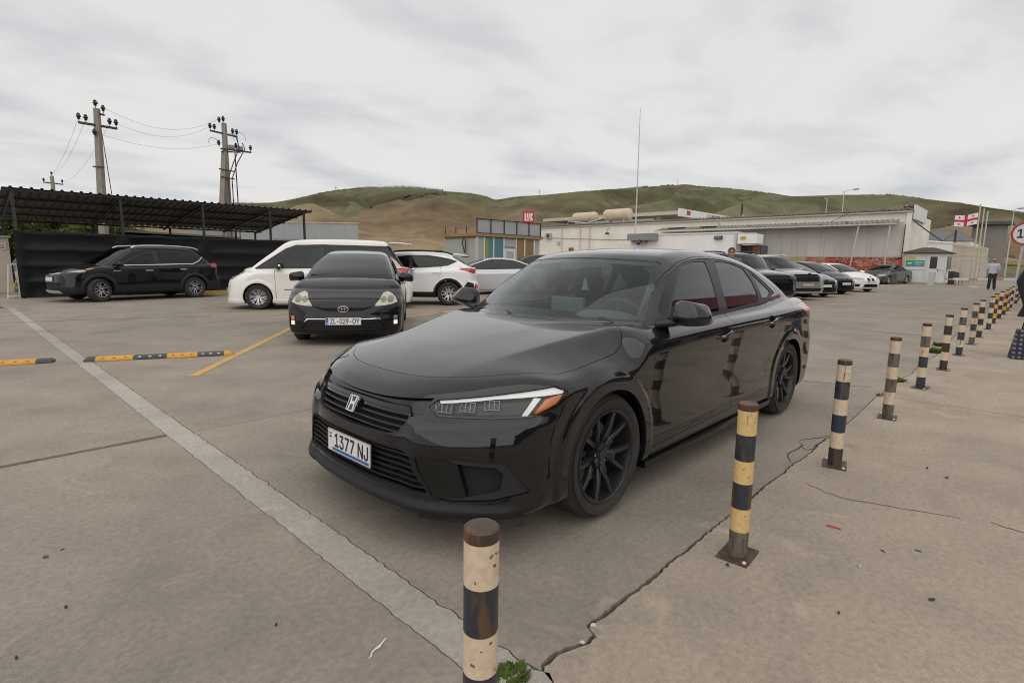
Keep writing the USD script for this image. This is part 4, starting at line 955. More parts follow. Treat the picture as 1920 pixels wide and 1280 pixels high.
# ---- scuffs, chips and litter
def chip(px, py, size, m, name, label, cat, seed=0, h=.012, asp=1.6):
    x, y = gpt(px, py); r = np.random.default_rng(seed); size *= .72; h *= .7
    a = np.linspace(0, 2*np.pi, 12)[:-1]; rad = size*(.6+.5*r.random(11)); th = r.random()*3
    pts = np.stack([np.cos(a)*rad*asp, np.sin(a)*rad], 1)
    top = np.hstack([pts*.7, np.full((11, 1), h)]); bot = np.hstack([pts, np.zeros((11, 1))])
    m_ = Manifold.hull_points(np.vstack([top, bot]).astype(np.float32)).rotate((0, 0, math.degrees(th))).translate((x, y, .002))
    return obj(name, m_, m, label=label, cat=cat)
STONE = plain('dark_pebble', (.05, .045, .04), .8); STONE2 = plain('pale_pebble', (.5, .47, .42), .8); LEAF = plain('dry_leaf', (.075, .055, .035), .8)
RED_PL = plain('red_plastic', (.5, .02, .03), .5)
chip(85, 1044, .016, LEAF, 'dry_leaf', 'dark dry leaf on the concrete near the left edge of the photo', 'leaf', 1, .004)
chip(117, 1030, .009, LEAF, 'dry_leaf', 'small dark leaf scrap just right of the larger leaf at the left edge', 'leaf', 2, .003)
chip(124, 1139, .008, STONE, 'pebble', 'flat dark pebble below the dry leaf on the left concrete', 'pebble', 3)
chip(31, 1234, .006, STONE, 'pebble', 'tiny dark pebble in the bottom left corner', 'pebble', 4)
chip(518, 1172, .006, STONE, 'pebble', 'dark splinter lying left of the white scratch mark', 'pebble', 5)
chip(1748, 1125, .011, STONE, 'pebble', 'long dark stone on the pavement at right, nearest the bottom right corner', 'pebble', 6, .010, 2.2)
chip(1364, 1060, .009, STONE, 'pebble', 'brown pebble just in front of the yellow bollard base plate', 'pebble', 7)
chip(1572, 1150, .006, STONE, 'pebble', 'dark pebble in the middle of the right pavement, left of the long stone', 'pebble', 8)
chip(1612, 1063, .008, STONE2, 'pebble', 'pale pebble on the pavement right of the red plastic sliver', 'pebble', 9)
chip(1655, 1033, .007, LEAF, 'dry_leaf', 'left one of two brown twigs on the right pavement', 'leaf', 10, .004, 3)
chip(1722, 1033, .008, LEAF, 'dry_leaf', 'right one of two brown twigs on the right pavement', 'leaf', 11, .004, 3)
chip(978, 983, .010, LEAF, 'dry_leaf', 'dark leaf under the front bumper of the black saloon, behind the nearest bollard', 'leaf', 12, .004)
chip(1775, 896, .010, STONE, 'pebble', 'small dark stone high on the right pavement', 'pebble', 13)
chip(1738, 878, .009, STONE, 'pebble', 'dark speck of stone beside the upper right pavement crack', 'pebble', 14)
chip(1112, 1173, .012, STONE2, 'concrete_chip', 'pale broken concrete chip in the bend of the pavement joint', 'concrete chip', 15, .01)
chip(1092, 1205, .010, STONE2, 'concrete_chip', 'small concrete chip in the joint left of its bend', 'concrete chip', 16, .008)
a_, b_ = gpt(1549, 985), gpt(1577, 993)
obj('plastic_sliver', tube([(*a_, .004), ((a_[0]+b_[0])/2, (a_[1]+b_[1])/2+.003, .006), (*b_, .004)], .0035, 6), RED_PL, label='thin red plastic sliver lying on the pavement right of the yellow bollard', cat='plastic sliver')
pts = [gpt(690, 1234), gpt(700, 1222), gpt(712, 1210), gpt(725, 1197)]
crackline(pts, .009, 'white_scratch', plain('chalky_scratch', (.62, .58, .52), .9), z=.0035, seed=21, wob=.006)
# ---- weeds
GRASS = mat('weed_green', {'oi': ('geometry', {}), 'n': ('noise_texture', {'scale': 30.0}), 'r': ('rgb_ramp', {'ramp': [(.3, (.045, .085, .02)), (.7, (.11, .15, .035))]}), 'd': ('diffuse_bsdf', {}), 't': ('translucent_bsdf', {}), 'm': ('mix_closure', {'fac': .3})},
            [('oi.position', 'n.vector'), ('n.fac', 'r.fac'), ('r.color', 'd.color'), ('r.color', 't.color'), ('d.BSDF', 'm.closure1'), ('t.BSDF', 'm.closure2')], 'm.closure')
def weed(x, y, r, h, n, seed, label):
    g = np.random.default_rng(seed); V, Fc = [], []
    for k in range(n):
        a, rr = g.random()*2*np.pi, r*math.sqrt(g.random()); b = a+g.normal(0, .7); L = h*(.5+.7*g.random()); w = L*.11+.0015
        p0 = np.array([x+rr*math.cos(a)*1.2, y+rr*math.sin(a)*.6, -.02]); dv = np.array([math.cos(b)*.5, math.sin(b)*.5, .8]); s = np.array([-math.sin(b), math.cos(b), 0])*w
        p1 = p0+dv*L*.6; p2 = p1+np.array([dv[0]*1.3, dv[1]*1.3, .3])*L*.5
        i = len(V); V += [p0-s, p0+s, p1+s*1.2, p1-s*1.2, p2]; Fc += [(i, i+1, i+2), (i, i+2, i+3), (i+3, i+2, i+4)]
    obj('weed', trimesh.Trimesh(V, Fc, process=False), GRASS, smooth=False, label=label, cat='weed')
weed(*gpt(940, 1284), .075, .05, 420, 1, 'patch of low green weed at the foot of the nearest bollard')
for k, (px, py, r, h, n, w) in enumerate([(1650, 741, .05, .07, 60, 'smallest green weed in the joint, left of the fourth bollard'), (1686, 714, .14, .09, 160, 'green weed in the joint between the fourth and fifth bollards'), (1751, 660, .22, .15, 260, 'leafy green weed in the joint between the fifth and sixth bollards'), (1762, 648, .2, .14, 200, 'upper green weed in the joint just behind the sixth bollard')]):
    weed(*gpt(px, py), r*.55, h*.75, n//2, 5+k, w)
# ---------------------------------------------------------------- bollards
def worn(name, col, chipc, rust=.35, scale=9.0):
    return mat(name, {'tc': ('texture_coordinate', {}), 'mp': ('mapping', {'scale': (2.2, 2.2, .45)}), 'n': ('noise_texture', {'scale': scale, 'detail': 8.0, 'roughness': .68, 'distortion': .5}), 'n2': ('noise_texture', {'scale': 60.0, 'detail': 4.0}), 'oi': ('object_info', {}), 'ad': ('vector_math', {'math_type': 'add'}),
        'r': ('rgb_ramp', {'ramp': [(0.0, col), (.60-rust*.25, col), (.66-rust*.2, chipc), (1.0, tuple(c*.7 for c in chipc))]}), 'r2': ('rgb_ramp', {'ramp': [(.25, (.82,)*3), (.55, (1.0,)*3), (.8, (1.08,)*3)]}), 'm': ('mix_color', {'blend_type': 'multiply', 'fac': 1.0}),
        'bu': ('bump', {'strength': .25, 'distance': .003}), 'p': ('principled_bsdf', {'roughness': .5})},
        [('tc.object', 'ad.vector1'), ('oi.random', 'ad.vector2'), ('ad.vector', 'mp.vector'), ('mp.vector', 'n.vector'), ('tc.object', 'n2.vector'), ('n.fac', 'r.fac'), ('n2.fac', 'r2.fac'), ('r.color', 'm.a'), ('r2.color', 'm.b'), ('m.result', 'p.base_color'), ('n.fac', 'bu.height'), ('bu.normal', 'p.normal')], 'p.BSDF')
P_CREAM = worn('cream_bollard_paint', (.58, .46, .33), (.10, .07, .045), .12)
P_YEL = worn('yellow_bollard_paint', (.60, .42, .18), (.10, .08, .05), .12)
P_BRIGHT = worn('bright_yellow_bollard_paint', (.62, .33, .03), (.10, .08, .05), .12)
P_BLK = worn('black_bollard_paint', (.022, .025, .034), (.085, .05, .025), .45)
P_NAVY = worn('blue_black_bollard_paint', (.020, .028, .048), (.07, .055, .04), .40)
P_GREYB = worn('faded_black_bollard_paint', (.045, .042, .042), (.13, .11, .09), .7)
P_BROWN = worn('brown_bollard_paint', (.055, .026, .014), (.03, .02, .015), .5)
P_RUST = worn('rusty_steel', (.105, .047, .024), (.045, .026, .018), .8, 14)
BOLT = plain('zinc_bolt', (.55, .55, .53), .35, metal=.7)
def chips(ring_r, z0, z1, n, seed):
    r = np.random.default_rng(seed); ms = []
    for k in range(n):
        a = math.radians(15)+r.random()*2.2; z = z0+(z1-z0)*r.random(); L = .004+.02*r.random()**2; w = .0012+.002*r.random()
        m = trimesh.creation.cylinder(ring_r+.0006, w, sections=96); v = m.vertices
        q = bx(-L/2*.5, L/2*.5, -.0012, .0004, -w, w); q.apply_transform(trimesh.transformations.rotation_matrix(r.normal(0, .8), (0, 1, 0)))
        q.apply_translation((0, ring_r+.0006, z)); q.apply_transform(trimesh.transformations.rotation_matrix(a-math.pi/2, (0, 0, 1))); ms.append(q)
    return ms
def make_bollard(label, light, darks, seed, loc, rz, rx=0, ry=0, base=True):
    t = thing('bollard', label, 'bollard', loc, rz, 'striped steel bollards along the pavement joint', rx=rx, ry=ry)
    R = .0405; zs = [0, .124, .232, .348, .452, .568, .676]
    for k in range(6):
        z0, z1 = zs[k], zs[k+1]
        p = [(R-.006, z0+.0002), (R, z0+.0006), (R, z1-.0006), (R-.006, z1-.0002)]
        m = revolve([(.02, z0+.0002)]+p+[(.02, z1-.0002)], 40)
        d = obj('band', m, darks[(k//2) % len(darks)] if k % 2 == 0 else light, t)
        if k % 2 == 1 and seed is not None:
            for c_ in chips(R, z0+.01, z1-.01, 5, seed+k)[:5]: obj('paint_chip', c_, P_GREYB, d)
    obj('cap', revolve([(.0, .676), (R+.0004, .6765), (R+.0004, .702), (R-.004, .7055), (0, .706)], 40), P_RUST, t)
    if base:
        pl = obj('base_plate', rbox(-.088, .088, -.068, .068, .0, .009, .003, 6), P_RUST, t)
        for sx, sy in ((.07, .05), (-.07, -.05)):
            obj('bolt', to_m(revolve([(0, .0), (.010, .0), (.010, .013), (.006, .018), (0, .019)], 10)).translate((sx, sy, .0)), BOLT, pl)
    return t
LEAN = lambda: (rng.normal(0, .012), rng.normal(0, .012))
def onz(px, py, z):
    d = (px-960)/FOC*RIGHT-(py-640)/FOC*UP+_f; t = (z-EYE[2])/d[2]; p = EYE+d*t; return p
p1 = onz(899, 983, .705)
b1 = make_bollard('nearest bollard, cream and rusty black, in front of the black saloon', P_CREAM, [P_BLK, P_BLK, P_BLK], 40, (p1[0], p1[1], 0), .1, rx=-.01)
b2 = make_bollard('pale yellow and black bollard beside the front door of the black saloon', P_YEL, [P_GREYB, P_BLK, P_BLK], 50, (-.12, 1.51, 0), .05, ry=.012)
b3 = make_bollard('third bollard, cream and blue black, beside the rear wheel of the black saloon', P_CREAM, [P_BLK, P_NAVY, P_NAVY], 60, (-1.69, 1.53, 0), .2, ry=.03)
b4 = make_bollard('fourth bollard, cream with faded scratched black bands', P_CREAM, [P_GREYB, P_GREYB, P_GREYB], None, (-3.29, 1.56, 0), .1, ry=.02)
b5 = make_bollard('fifth bollard, cream with blue black bands, leaning', P_CREAM, [P_NAVY, P_NAVY, P_GREYB], None, (-4.94, 1.59, 0), -.1, ry=.035)
b6 = make_bollard('sixth bollard, nearest one with brown bands', P_CREAM, [P_BROWN], None, (-6.46, 1.64, 0), .1, ry=.02)
byel = None
seq = [(-8.1, 1.67, b5, 'seventh bollard, cream and blue black'), (-9.74, 1.71, b4, 'eighth bollard, cream and dull black'), (-11.12, 1.73, b6, 'ninth bollard, second one with brown bands'), (-13.02, 1.78, b5, 'tenth bollard, cream and black before the first bright yellow one')]
for x, y, src, lab in seq: dup(src, (x, y, 0), rng.normal(0, .15), lab, rx=LEAN()[0], ry=.02+LEAN()[1])
byel = make_bollard('first bright yellow and black bollard of the far row', P_BRIGHT, [P_BLK], None, (-14.75, 1.79, 0), 0, ry=.02)
far = [(-16.5, 1.83, b6, 'third bollard with brown bands, beyond the first bright yellow one'), (-18.11, 1.87, byel, 'second bright yellow bollard, before the speed sign'), (-19.99, 1.90, b4, 'thin looking cream bollard just before the speed sign post'), (-21.9, 1.93, b6, 'brown banded bollard beside the speed sign post')]
for x, y, src, lab in far: dup(src, (x, y, 0), rng.normal(0, .15), lab, rx=LEAN()[0], ry=.015+LEAN()[1])
for k in range(8):
    x = -24.9-1.75*k
    src = (b5, byel, b4, byel, b6, byel, b5, byel)[k]
    dup(src, (x, 2.0+.012*k, 0), rng.normal(0, .15), ('farthest cream and dark striped bollards beyond the speed sign' if src is not byel else 'farthest bright yellow striped bollards beyond the speed sign'), 'far cream bollards behind the speed sign' if src is not byel else 'far yellow bollards behind the speed sign', ry=.01)
# ---------------------------------------------------------------- rubber wheel stops
Y_RUB = plain('yellow_rubber', (.60, .30, .015), .5, var=.5, vscale=14, col2=(.35, .2, .04)); B_RUB = plain('black_rubber', (.035, .036, .038), .6, var=.5, vscale=12, col2=(.08, .078, .075))
REFL_R = plain('red_reflector', (.42, .06, .03), .25); REFL_W = plain('grey_reflector', (.42, .42, .42), .25)
def wheel_stop(loc, rz, segs, label):
    t = thing('wheel_stop', label, 'wheel stop', loc, rz, 'rubber wheel stops at the parking bays')
    pr = rpoly([(-.075, 0), (-.062, .035), (-.035, .052), (.035, .052), (.062, .035), (.075, 0)], .008)
    x = 0
    for k, (L, c) in enumerate(segs):
        m = Manifold.extrude(cs(pr), L-.002).transform(T34([(0, 1, 0), (0, 0, 1), (1, 0, 0)], (x+.001, 0, 0)))
        if k in (0, len(segs)-1):
            e = x if k == 0 else x+L
            s = 1 if k == 0 else -1
            m = m.trim_by_plane((s*.62, 0, -.78), s*.62*(e)-.78*.026)
        sg = obj('segment', m, Y_RUB if c == 'y' else B_RUB, t)
        if L > .2:
            for j in range(3):
                for sy in (1, -1):
                    q = Manifold.sphere(1, 14).scale((.021, .004, .011)).rotate((sy*35, 0, 0)).translate((x+L*(.2+.3*j), sy*.057, .037))
                    obj('reflector', q, (REFL_R if c == 'y' else REFL_W), sg)
        x += L
    return t
wheel_stop((1.14, -6.10, 0), math.atan2(.65, -1.41), [(.12, 'b'), (.40, 'y'), (.37, 'b'), (.35, 'y'), (.31, 'b'), (.11, 'y')], 'yellow and black rubber wheel stop right of the pale concrete strip')
wheel_stop((1.42, -6.28, 0), math.atan2(-.36, .95), [(.16, 'b'), (.38, 'y'), (.37, 'b'), (.38, 'y'), (.36, 'b'), (.12, 'y')], 'yellow and black rubber wheel stop cut by the left edge of the photo')
# ---------------------------------------------------------------- hills
def ray_dir(px, py):
    d = (px-960)/FOC*RIGHT-(py-640)/FOC*UP+_f
    return d
ridge_px = [(-300, 420), (0, 405), (250, 396), (390, 386), (430, 379), (500, 379), (560, 371), (600, 362), (640, 356), (700, 351), (760, 352), (830, 357), (880, 361), (910, 366), (930, 373), (945, 371), (975, 367), (1010, 365), (1060, 360), (1120, 355), (1190, 351), (1260, 349), (1330, 350), (1400, 356), (1450, 363), (1490, 367), (1530, 366), (1560, 365), (1640, 364), (1690, 366), (1740, 372), (1800, 379), (1860, 388), (1920, 396), (2000, 404), (2200, 425)]
raz = np.array([math.atan2(*ray_dir(*p)[[1, 0]]) % (2*np.pi) for p in ridge_px]); rel = np.array([ray_dir(*p)[2]/np.hypot(*ray_dir(*p)[:2]) for p in ridge_px])
o_ = np.argsort(raz); ridge_el = PchipInterpolator(raz[o_], rel[o_])
NA, NR = 640, 220
az = np.linspace(math.radians(150), math.radians(292), NA); rr = 420*(3400/420)**(np.linspace(0, 1, NR)**.9)
AZ, RR = np.meshgrid(az, rr, indexing='ij')
elv = ridge_el(np.clip(AZ, raz.min(), raz.max()))
elv = elv*sstep((AZ-math.radians(152))/.2)*sstep((math.radians(291)-AZ)/.2)
X, Y = EYE[0]+RR*np.cos(AZ), EYE[1]+RR*np.sin(AZ)
Dr = 1700+260*np.sin(AZ*9+1)+150*np.sin(AZ*23)
Hr = elv*Dr
u = (RR-420)/(Dr-420)
prof = np.where(u < 1, .22*np.clip(u, 0, 1)+.78*sstep(np.clip(u, 0, 1)**1.05), np.clip(1-.35*(u-1), 0, 1))
P2 = np.stack([X, Y, 0*X], -1); warp = np.stack([meshkit.fbm(P2/260, 3, 31)-.5, meshkit.fbm(P2/260+7.3, 3, 32)-.5, 0*X], -1)
def ridged(L, sd): return 1-np.abs(2*meshkit.noise(P2/L+warp*.9, sd)-1)
er = .46*ridged(430, 3)+.29*ridged(210, 4)+.17*ridged(100, 5)+.08*ridged(48, 6)
lump = meshkit.fbm(P2/620, 4, 8)-.5
gul = er
mid = np.clip(np.sin(np.pi*np.clip(u, 0, 1)), 0, 1)**.8
Z = Hr*prof+mid*(Hr*.22*lump+Hr*.74*(er-.62))
lim = elv*RR*.985+1.0
Z = np.where(u < .985, np.minimum(Z, np.maximum(lim, 0)), Z)
Z = np.maximum(Z, 0)-.2
idx = np.arange(NA*NR).reshape(NA, NR)
q = np.stack([idx[:-1, :-1], idx[:-1, 1:], idx[1:, 1:], idx[1:, :-1]], -1).reshape(-1, 4)[:, ::-1]
hillm = mat('hill_grassland', {
    'g': ('geometry', {}), 'sp': ('separate_xyz', {}),
    'n': ('noise_texture', {'scale': .0030, 'detail': 7.0, 'roughness': .58, 'distortion': .5}),
    'n2': ('noise_texture', {'scale': .03, 'detail': 9.0, 'roughness': .70, 'distortion': .3}),
    'mp': ('mapping', {'scale': (.005, .005, .018)}), 'n3': ('noise_texture', {'scale': 1.0, 'detail': 6.0, 'roughness': .6, 'distortion': 1.0}),
    'h': ('map_range', {'from_min': 10, 'from_max': 150, 'to_min': .26, 'to_max': -.18, 'clamp': True}),
    'xw': ('map_range', {'from_min': -1500, 'from_max': -600, 'to_min': -.42, 'to_max': .0, 'clamp': True}),
    'a1': ('math', {'math_type': 'add'}), 'a2': ('math', {'math_type': 'add'}),
    'tan': ('rgb_ramp', {'ramp': [(0.30, (.135, .138, .082)), (.48, (.172, .160, .098)), (.66, (.245, .193, .122)), (.85, (.275, .205, .128))]}),
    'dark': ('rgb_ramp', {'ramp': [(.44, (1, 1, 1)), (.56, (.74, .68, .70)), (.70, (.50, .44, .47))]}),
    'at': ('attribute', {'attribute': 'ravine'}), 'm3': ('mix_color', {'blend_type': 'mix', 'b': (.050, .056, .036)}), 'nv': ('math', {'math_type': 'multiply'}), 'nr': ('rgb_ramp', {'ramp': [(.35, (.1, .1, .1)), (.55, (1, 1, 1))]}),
    'fine': ('rgb_ramp', {'ramp': [(.25, (.62, .66, .60)), (.5, (1, 1, 1)), (.75, (1.22, 1.2, 1.15))]}),
    'm1': ('mix_color', {'blend_type': 'multiply', 'fac': 1.0}), 'm2': ('mix_color', {'blend_type': 'multiply', 'fac': 1.0}),
    'p': ('diffuse_bsdf', {'roughness': .4})},
    [('g.position', 'sp.vector'), ('g.position', 'n.vector'), ('g.position', 'n2.vector'), ('g.position', 'mp.vector'), ('mp.vector', 'n3.vector'), ('sp.z', 'h.value'), ('sp.x', 'xw.value'),
     ('n.fac', 'a1.value1'), ('h.result', 'a1.value2'), ('a1.value', 'a2.value1'), ('xw.result', 'a2.value2'), ('a2.value', 'tan.fac'), ('n3.fac', 'dark.fac'), ('n2.fac', 'fine.fac'),
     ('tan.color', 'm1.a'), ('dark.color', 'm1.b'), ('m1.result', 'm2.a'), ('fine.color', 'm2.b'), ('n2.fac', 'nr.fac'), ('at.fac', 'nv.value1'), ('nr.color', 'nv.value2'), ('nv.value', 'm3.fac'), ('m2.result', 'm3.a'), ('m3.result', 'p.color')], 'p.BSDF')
V = np.stack([X, Y, Z], -1).reshape(-1, 3)
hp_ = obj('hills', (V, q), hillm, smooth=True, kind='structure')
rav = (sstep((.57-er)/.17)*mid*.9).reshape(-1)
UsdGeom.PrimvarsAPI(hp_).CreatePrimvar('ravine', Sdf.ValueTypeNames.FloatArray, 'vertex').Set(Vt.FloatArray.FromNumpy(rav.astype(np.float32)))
def hill_z(i, j): return Z[i, j]
# shrubs in the gullies and the belt of conifers on the ridge
SHRUB = plain('far_shrub_green', (.030, .042, .020), .9, var=.6, vscale=.2, col2=(.05, .055, .03))
CONIF = plain('far_conifer_green', (.018, .028, .017), .9)
r_ = np.random.default_rng(12)
cl = []
score = (.56-er).clip(0, 1)*mid
ii, jj = np.nonzero((score > .04) & (u > .15) & (u < .97))
pick = r_.choice(len(ii), min(2600, len(ii)), replace=False, p=score[ii, jj]/score[ii, jj].sum())
def instancer(name, proto_mesh, material, pts, scales, ids=None, label=None, cat=None):
    pi = UsdGeom.PointInstancer.Define(stage, '/World/'+numbered('/World', name))
    pm = usdkit.mesh(stage, str(pi.GetPath())+'/clump', proto_mesh, material, True)
    pi.CreatePrototypesRel().SetTargets([pm.GetPath()])
    pi.CreateProtoIndicesAttr(Vt.IntArray.FromNumpy(np.zeros(len(pts), np.int32)))
    pi.CreatePositionsAttr(Vt.Vec3fArray.FromNumpy(np.asarray(pts, np.float32)))
    pi.CreateScalesAttr(Vt.Vec3fArray.FromNumpy(np.asarray(scales, np.float32)))
    return tag(pi.GetPrim(), label, cat, kind='stuff')
def blob(seed, amp=.35, sub=2, sq=.7):
    m = trimesh.creation.icosphere(subdivisions=sub); v = m.vertices
    m.vertices = v*(1+amp*(2*meshkit.fbm(v*1.7+seed*9.1, 3, seed)-1))[:, None]*[1, 1, sq]; return m
sp_ = V.reshape(NA, NR, 3)[ii[pick], jj[pick]]+r_.normal(0, 4, (len(pick), 3))*[1, 1, 0]
sc_ = np.stack([3+5*r_.random(len(pick))**2]*3, 1)*(1+.3*r_.normal(0, 1, (len(pick), 3))).clip(.5, 1.6)*[1, 1, .55]
instancer('hill_shrubs', blob(2, .5, 1), SHRUB, sp_, sc_, label='dark scrub growing in the gullies of the hills', cat='scrub')
cp, cs_ = [], []
for k in range(170):
    px = 668+160*r_.random()
    a = math.atan2(*ray_dir(px, 352)[[1, 0]]) % (2*np.pi); i = int((a-az[0])/(az[1]-az[0])); j = int(np.searchsorted(u[i], .985)); j = min(j, NR-1)
    cp.append(V.reshape(NA, NR, 3)[i, j]+[0, 0, .8]); s = (2.2+2.2*r_.random())*(1.0 if px > 720 else .6); cs_.append((s*.8, s*.8, s))
cone = revolve([(0, -.6), (.9, -.5), (.6, .1), (.7, .1), (0, 1.2)], 7)
instancer('ridge_conifers', cone, CONIF, cp, cs_, label='dark row of conifers along the top of the left hill', cat='trees')
a = math.atan2(*ray_dir(629, 356)[[1, 0]]) % (2*np.pi); i = int((a-az[0])/(az[1]-az[0])); j = min(int(np.searchsorted(u[i], 1.0)), NR-1)
P0 = V.reshape(NA, NR, 3)[i, j]; rt = np.array([-math.sin(a), math.cos(a), 0])
obj('hilltop_cross', cat_([bar(P0-[0, 0, 3], P0+[0, 0, 17], 1.2), bar(P0+[0, 0, 11]-rt*4.5, P0+[0, 0, 11]+rt*4.5, 1.1)]), IRON, label='dark cross standing on the ridge of the left hill', cat='cross')
for px, py, h, lab in ((1009, 366, 16, 'thin lattice pylon on the saddle between the two hills'), (1268, 349, 26, 'thin mast on the ridge above the middle of the long building'), (712, 351, 14, 'thin aerial mast on the left hill beside the conifers')):
    a = math.atan2(*ray_dir(px, py)[[1, 0]]) % (2*np.pi); i = int((a-az[0])/(az[1]-az[0])); j = min(int(np.searchsorted(u[i], 1.0)), NR-1); P0 = V.reshape(NA, NR, 3)[i, j]
    t = thing('hill_mast', lab, 'mast', P0); obj('pole', cat_([bar((0, 0, -3), (0, 0, h), .7)]), IRON, t); obj('crossarm', bar((-2.2, 1.0, h*.8), (2.2, -1.0, h*.8), .5), IRON, t)
# ---------------------------------------------------------------- shelter with black screen, left
STEEL = plain('dark_painted_steel', (.022, .022, .023), .5, var=.4, vscale=8)
ROOF_DK = plain('dark_olive_sheet_metal', (.085, .082, .068), .55, var=.4, vscale=3, col2=(.12, .115, .09))
TARP = plain('black_tarpaulin', (.006, .006, .007), .42, spec=.25, bump=.5, bscale=7)
t = thing('car_shelter', 'long open shelter with a dark ribbed metal roof on thin steel posts', 'shelter')
x0, x1, yf, yb, zf, zb = .88, -8.72, -20.05, -25.4, 3.30, 2.62
def corrugated(length, pitch, depth, rib=.35, th=.004):
    """Profile (u, w) of a trapezoid sheet of the given length."""
    p = []
    n = int(length/pitch)
    for k in range(n):
        a = k*pitch; p += [(a, 0), (a+pitch*(1-rib)-.02, 0), (a+pitch*(1-rib), depth), (a+pitch-.02, depth)]
    p.append((n*pitch, 0)); return np.array(p)
pr = corrugated(x0-x1, .24, .045, .3)
vv = []
for (uu, w) in pr:
    vv += [(x0-uu, yf+.12, zf+w+.02), (x0-uu, yb-.12, zb+w+.02)]
n = len(pr); fc = []
for k in range(n-1): fc += [(2*k, 2*k+1, 2*k+3, 2*k+2)]
vt = np.array(vv); vb = vt-[0, 0, .006]
F_ = np.array(fc); F2 = np.vstack([F_[:, ::-1], F_+len(vt)])
obj('roof_sheet', (np.vstack([vt, vb]), F2), ROOF_DK, t, smooth=False)
sl = (zb-zf)/(yb-yf)
def rz_(y): return zf+(y-yf)*sl
for k in range(5):
    y = yf+(yb-yf)*k/4
    obj('purlin', bar((x0, y, rz_(y)-.03), (x1, y, rz_(y)-.03), .05, .06), STEEL, t)
for x in (.66, -2.03, -4.53, -6.98, -8.40):
    obj('post', bar((x, yf-.02, 0), (x, yf-.02, rz_(yf)-.05), .075), STEEL, t)
    obj('rafter', bar((x, yf, rz_(yf)-.095), (x, yb, rz_(yb)-.095), .05, .07), STEEL, t)
for x in (.66, -2.0, -4.70, -7.41, -8.30):
    obj('post', bar((x, yb+.3, 0), (x, yb+.3, rz_(yb+.3)-.1), .07), STEEL, t)
obj('brace', bar((.66, yf, zf-.25), (.66, yf-1.2, rz_(yf-1.2)-.12), .04), STEEL, t)
# tarpaulin: sagging, with horizontal battens showing through
nx, nz = 180, 40
xs, zs = np.linspace(.74, -8.6, nx), np.linspace(.02, 2.06, nz)
XX, ZZ = np.meshgrid(xs, zs, indexing='ij')
post = np.array([.66, -2.03, -4.53, -6.98, -8.40])
dp = np.min(np.abs(XX[..., None]-post), -1)
YY = yf+.045+.025*np.sin(ZZ*3.1/.41)*0-.05*np.abs(np.sin(ZZ/.5*np.pi))**.6*sstep(dp/.3)+.03*(meshkit.fbm(np.stack([XX*1.1, ZZ*4, 0*XX], -1), 4, 2)-.5)
topz = 2.06-.02*np.abs(np.sin((XX-.66)*np.pi/1.25))+.015*(meshkit.noise(np.stack([XX*2, 0*XX, 0*XX], -1), 6)-.5)
ZZ = ZZ*topz/2.06
Vt_ = np.stack([XX, YY, ZZ], -1).reshape(-1, 3); Ib = np.arange(nx*nz).reshape(nx, nz)
Q = np.stack([Ib[:-1, :-1], Ib[1:, :-1], Ib[1:, 1:], Ib[:-1, 1:]], -1).reshape(-1, 4)
Vb = Vt_-[0, .006, 0]
tp = thing('tarpaulin_screen', 'black tarpaulin stretched between the shelter posts behind the dark estate car', 'tarpaulin')
obj('sheet', (np.vstack([Vt_, Vb]), np.vstack([Q[:, ::-1], Q+len(Vt_)])), TARP, tp, smooth=True)
for z in (.50, 1.0, 1.5): obj('batten', bar((.74, yf-.035, z), (-8.6, yf-.035, z), .03, .05), STEEL, tp)
obj('rope', tube([(.74, yf+.03, 2.05), (-4, yf+.03, 2.03), (-8.6, yf+.03, 2.05)], .008, 5), STEEL, tp)
KERB_Y = plain('yellow_kerb_paint', (.55, .31, .02), .7, var=.5, vscale=5, col2=(.3, .2, .06))
obj('yellow_kerb', bx(-9.6, -3.9, -19.62, -19.45, 0, .11), KERB_Y, label='yellow painted kerb along the foot of the black tarpaulin', cat='kerb')
CREAMW = plain('cream_rendered_wall', (.50, .44, .37), .9, var=.35, vscale=1.4, bump=.2, bscale=30, col2=(.38, .32, .25))
t = thing('site_container', 'beige cabin wall with a small red striped sign at the left edge of the photo', 'cabin')
obj('wall', bx(.62, 6.5, -27, -24.0, 0, 1.92), CREAMW, t); obj('roof', bx(.55, 6.6, -27.1, -23.93, 1.925, 2.0), plain('grey_cap', (.3, .29, .27), .7), t)
obj('sign_board', bx(.70, 1.7, -23.998, -23.975, 1.52, 1.72), PLATE_WHITE, t)
for k in range(3): obj('sign_stripe', bx(.74, 1.66, -23.975, -23.970, 1.555+.05*k, 1.58+.05*k), PLATE_RED, t)
t = thing('sandwich_board', 'white framed stand with a leaning yellow board beside the black tarpaulin', 'stand')
for a_, b_ in (((.74, -20.3, 0), (.72, -20.3, 1.06)), ((1.02, -20.3, 0), (.92, -20.3, 1.06)), ((.72, -20.3, 1.04), (.92, -20.3, 1.04)), ((.76, -20.3, .06), (1.0, -20.3, .06))): obj('frame', bar(a_, b_, .035, .03), PLATE_WHITE, t)
obj('board', bar((.93, -20.45, .08), (.66, -20.5, .85), .02, .16, (0, 1, 0)), KERB_Y, t)
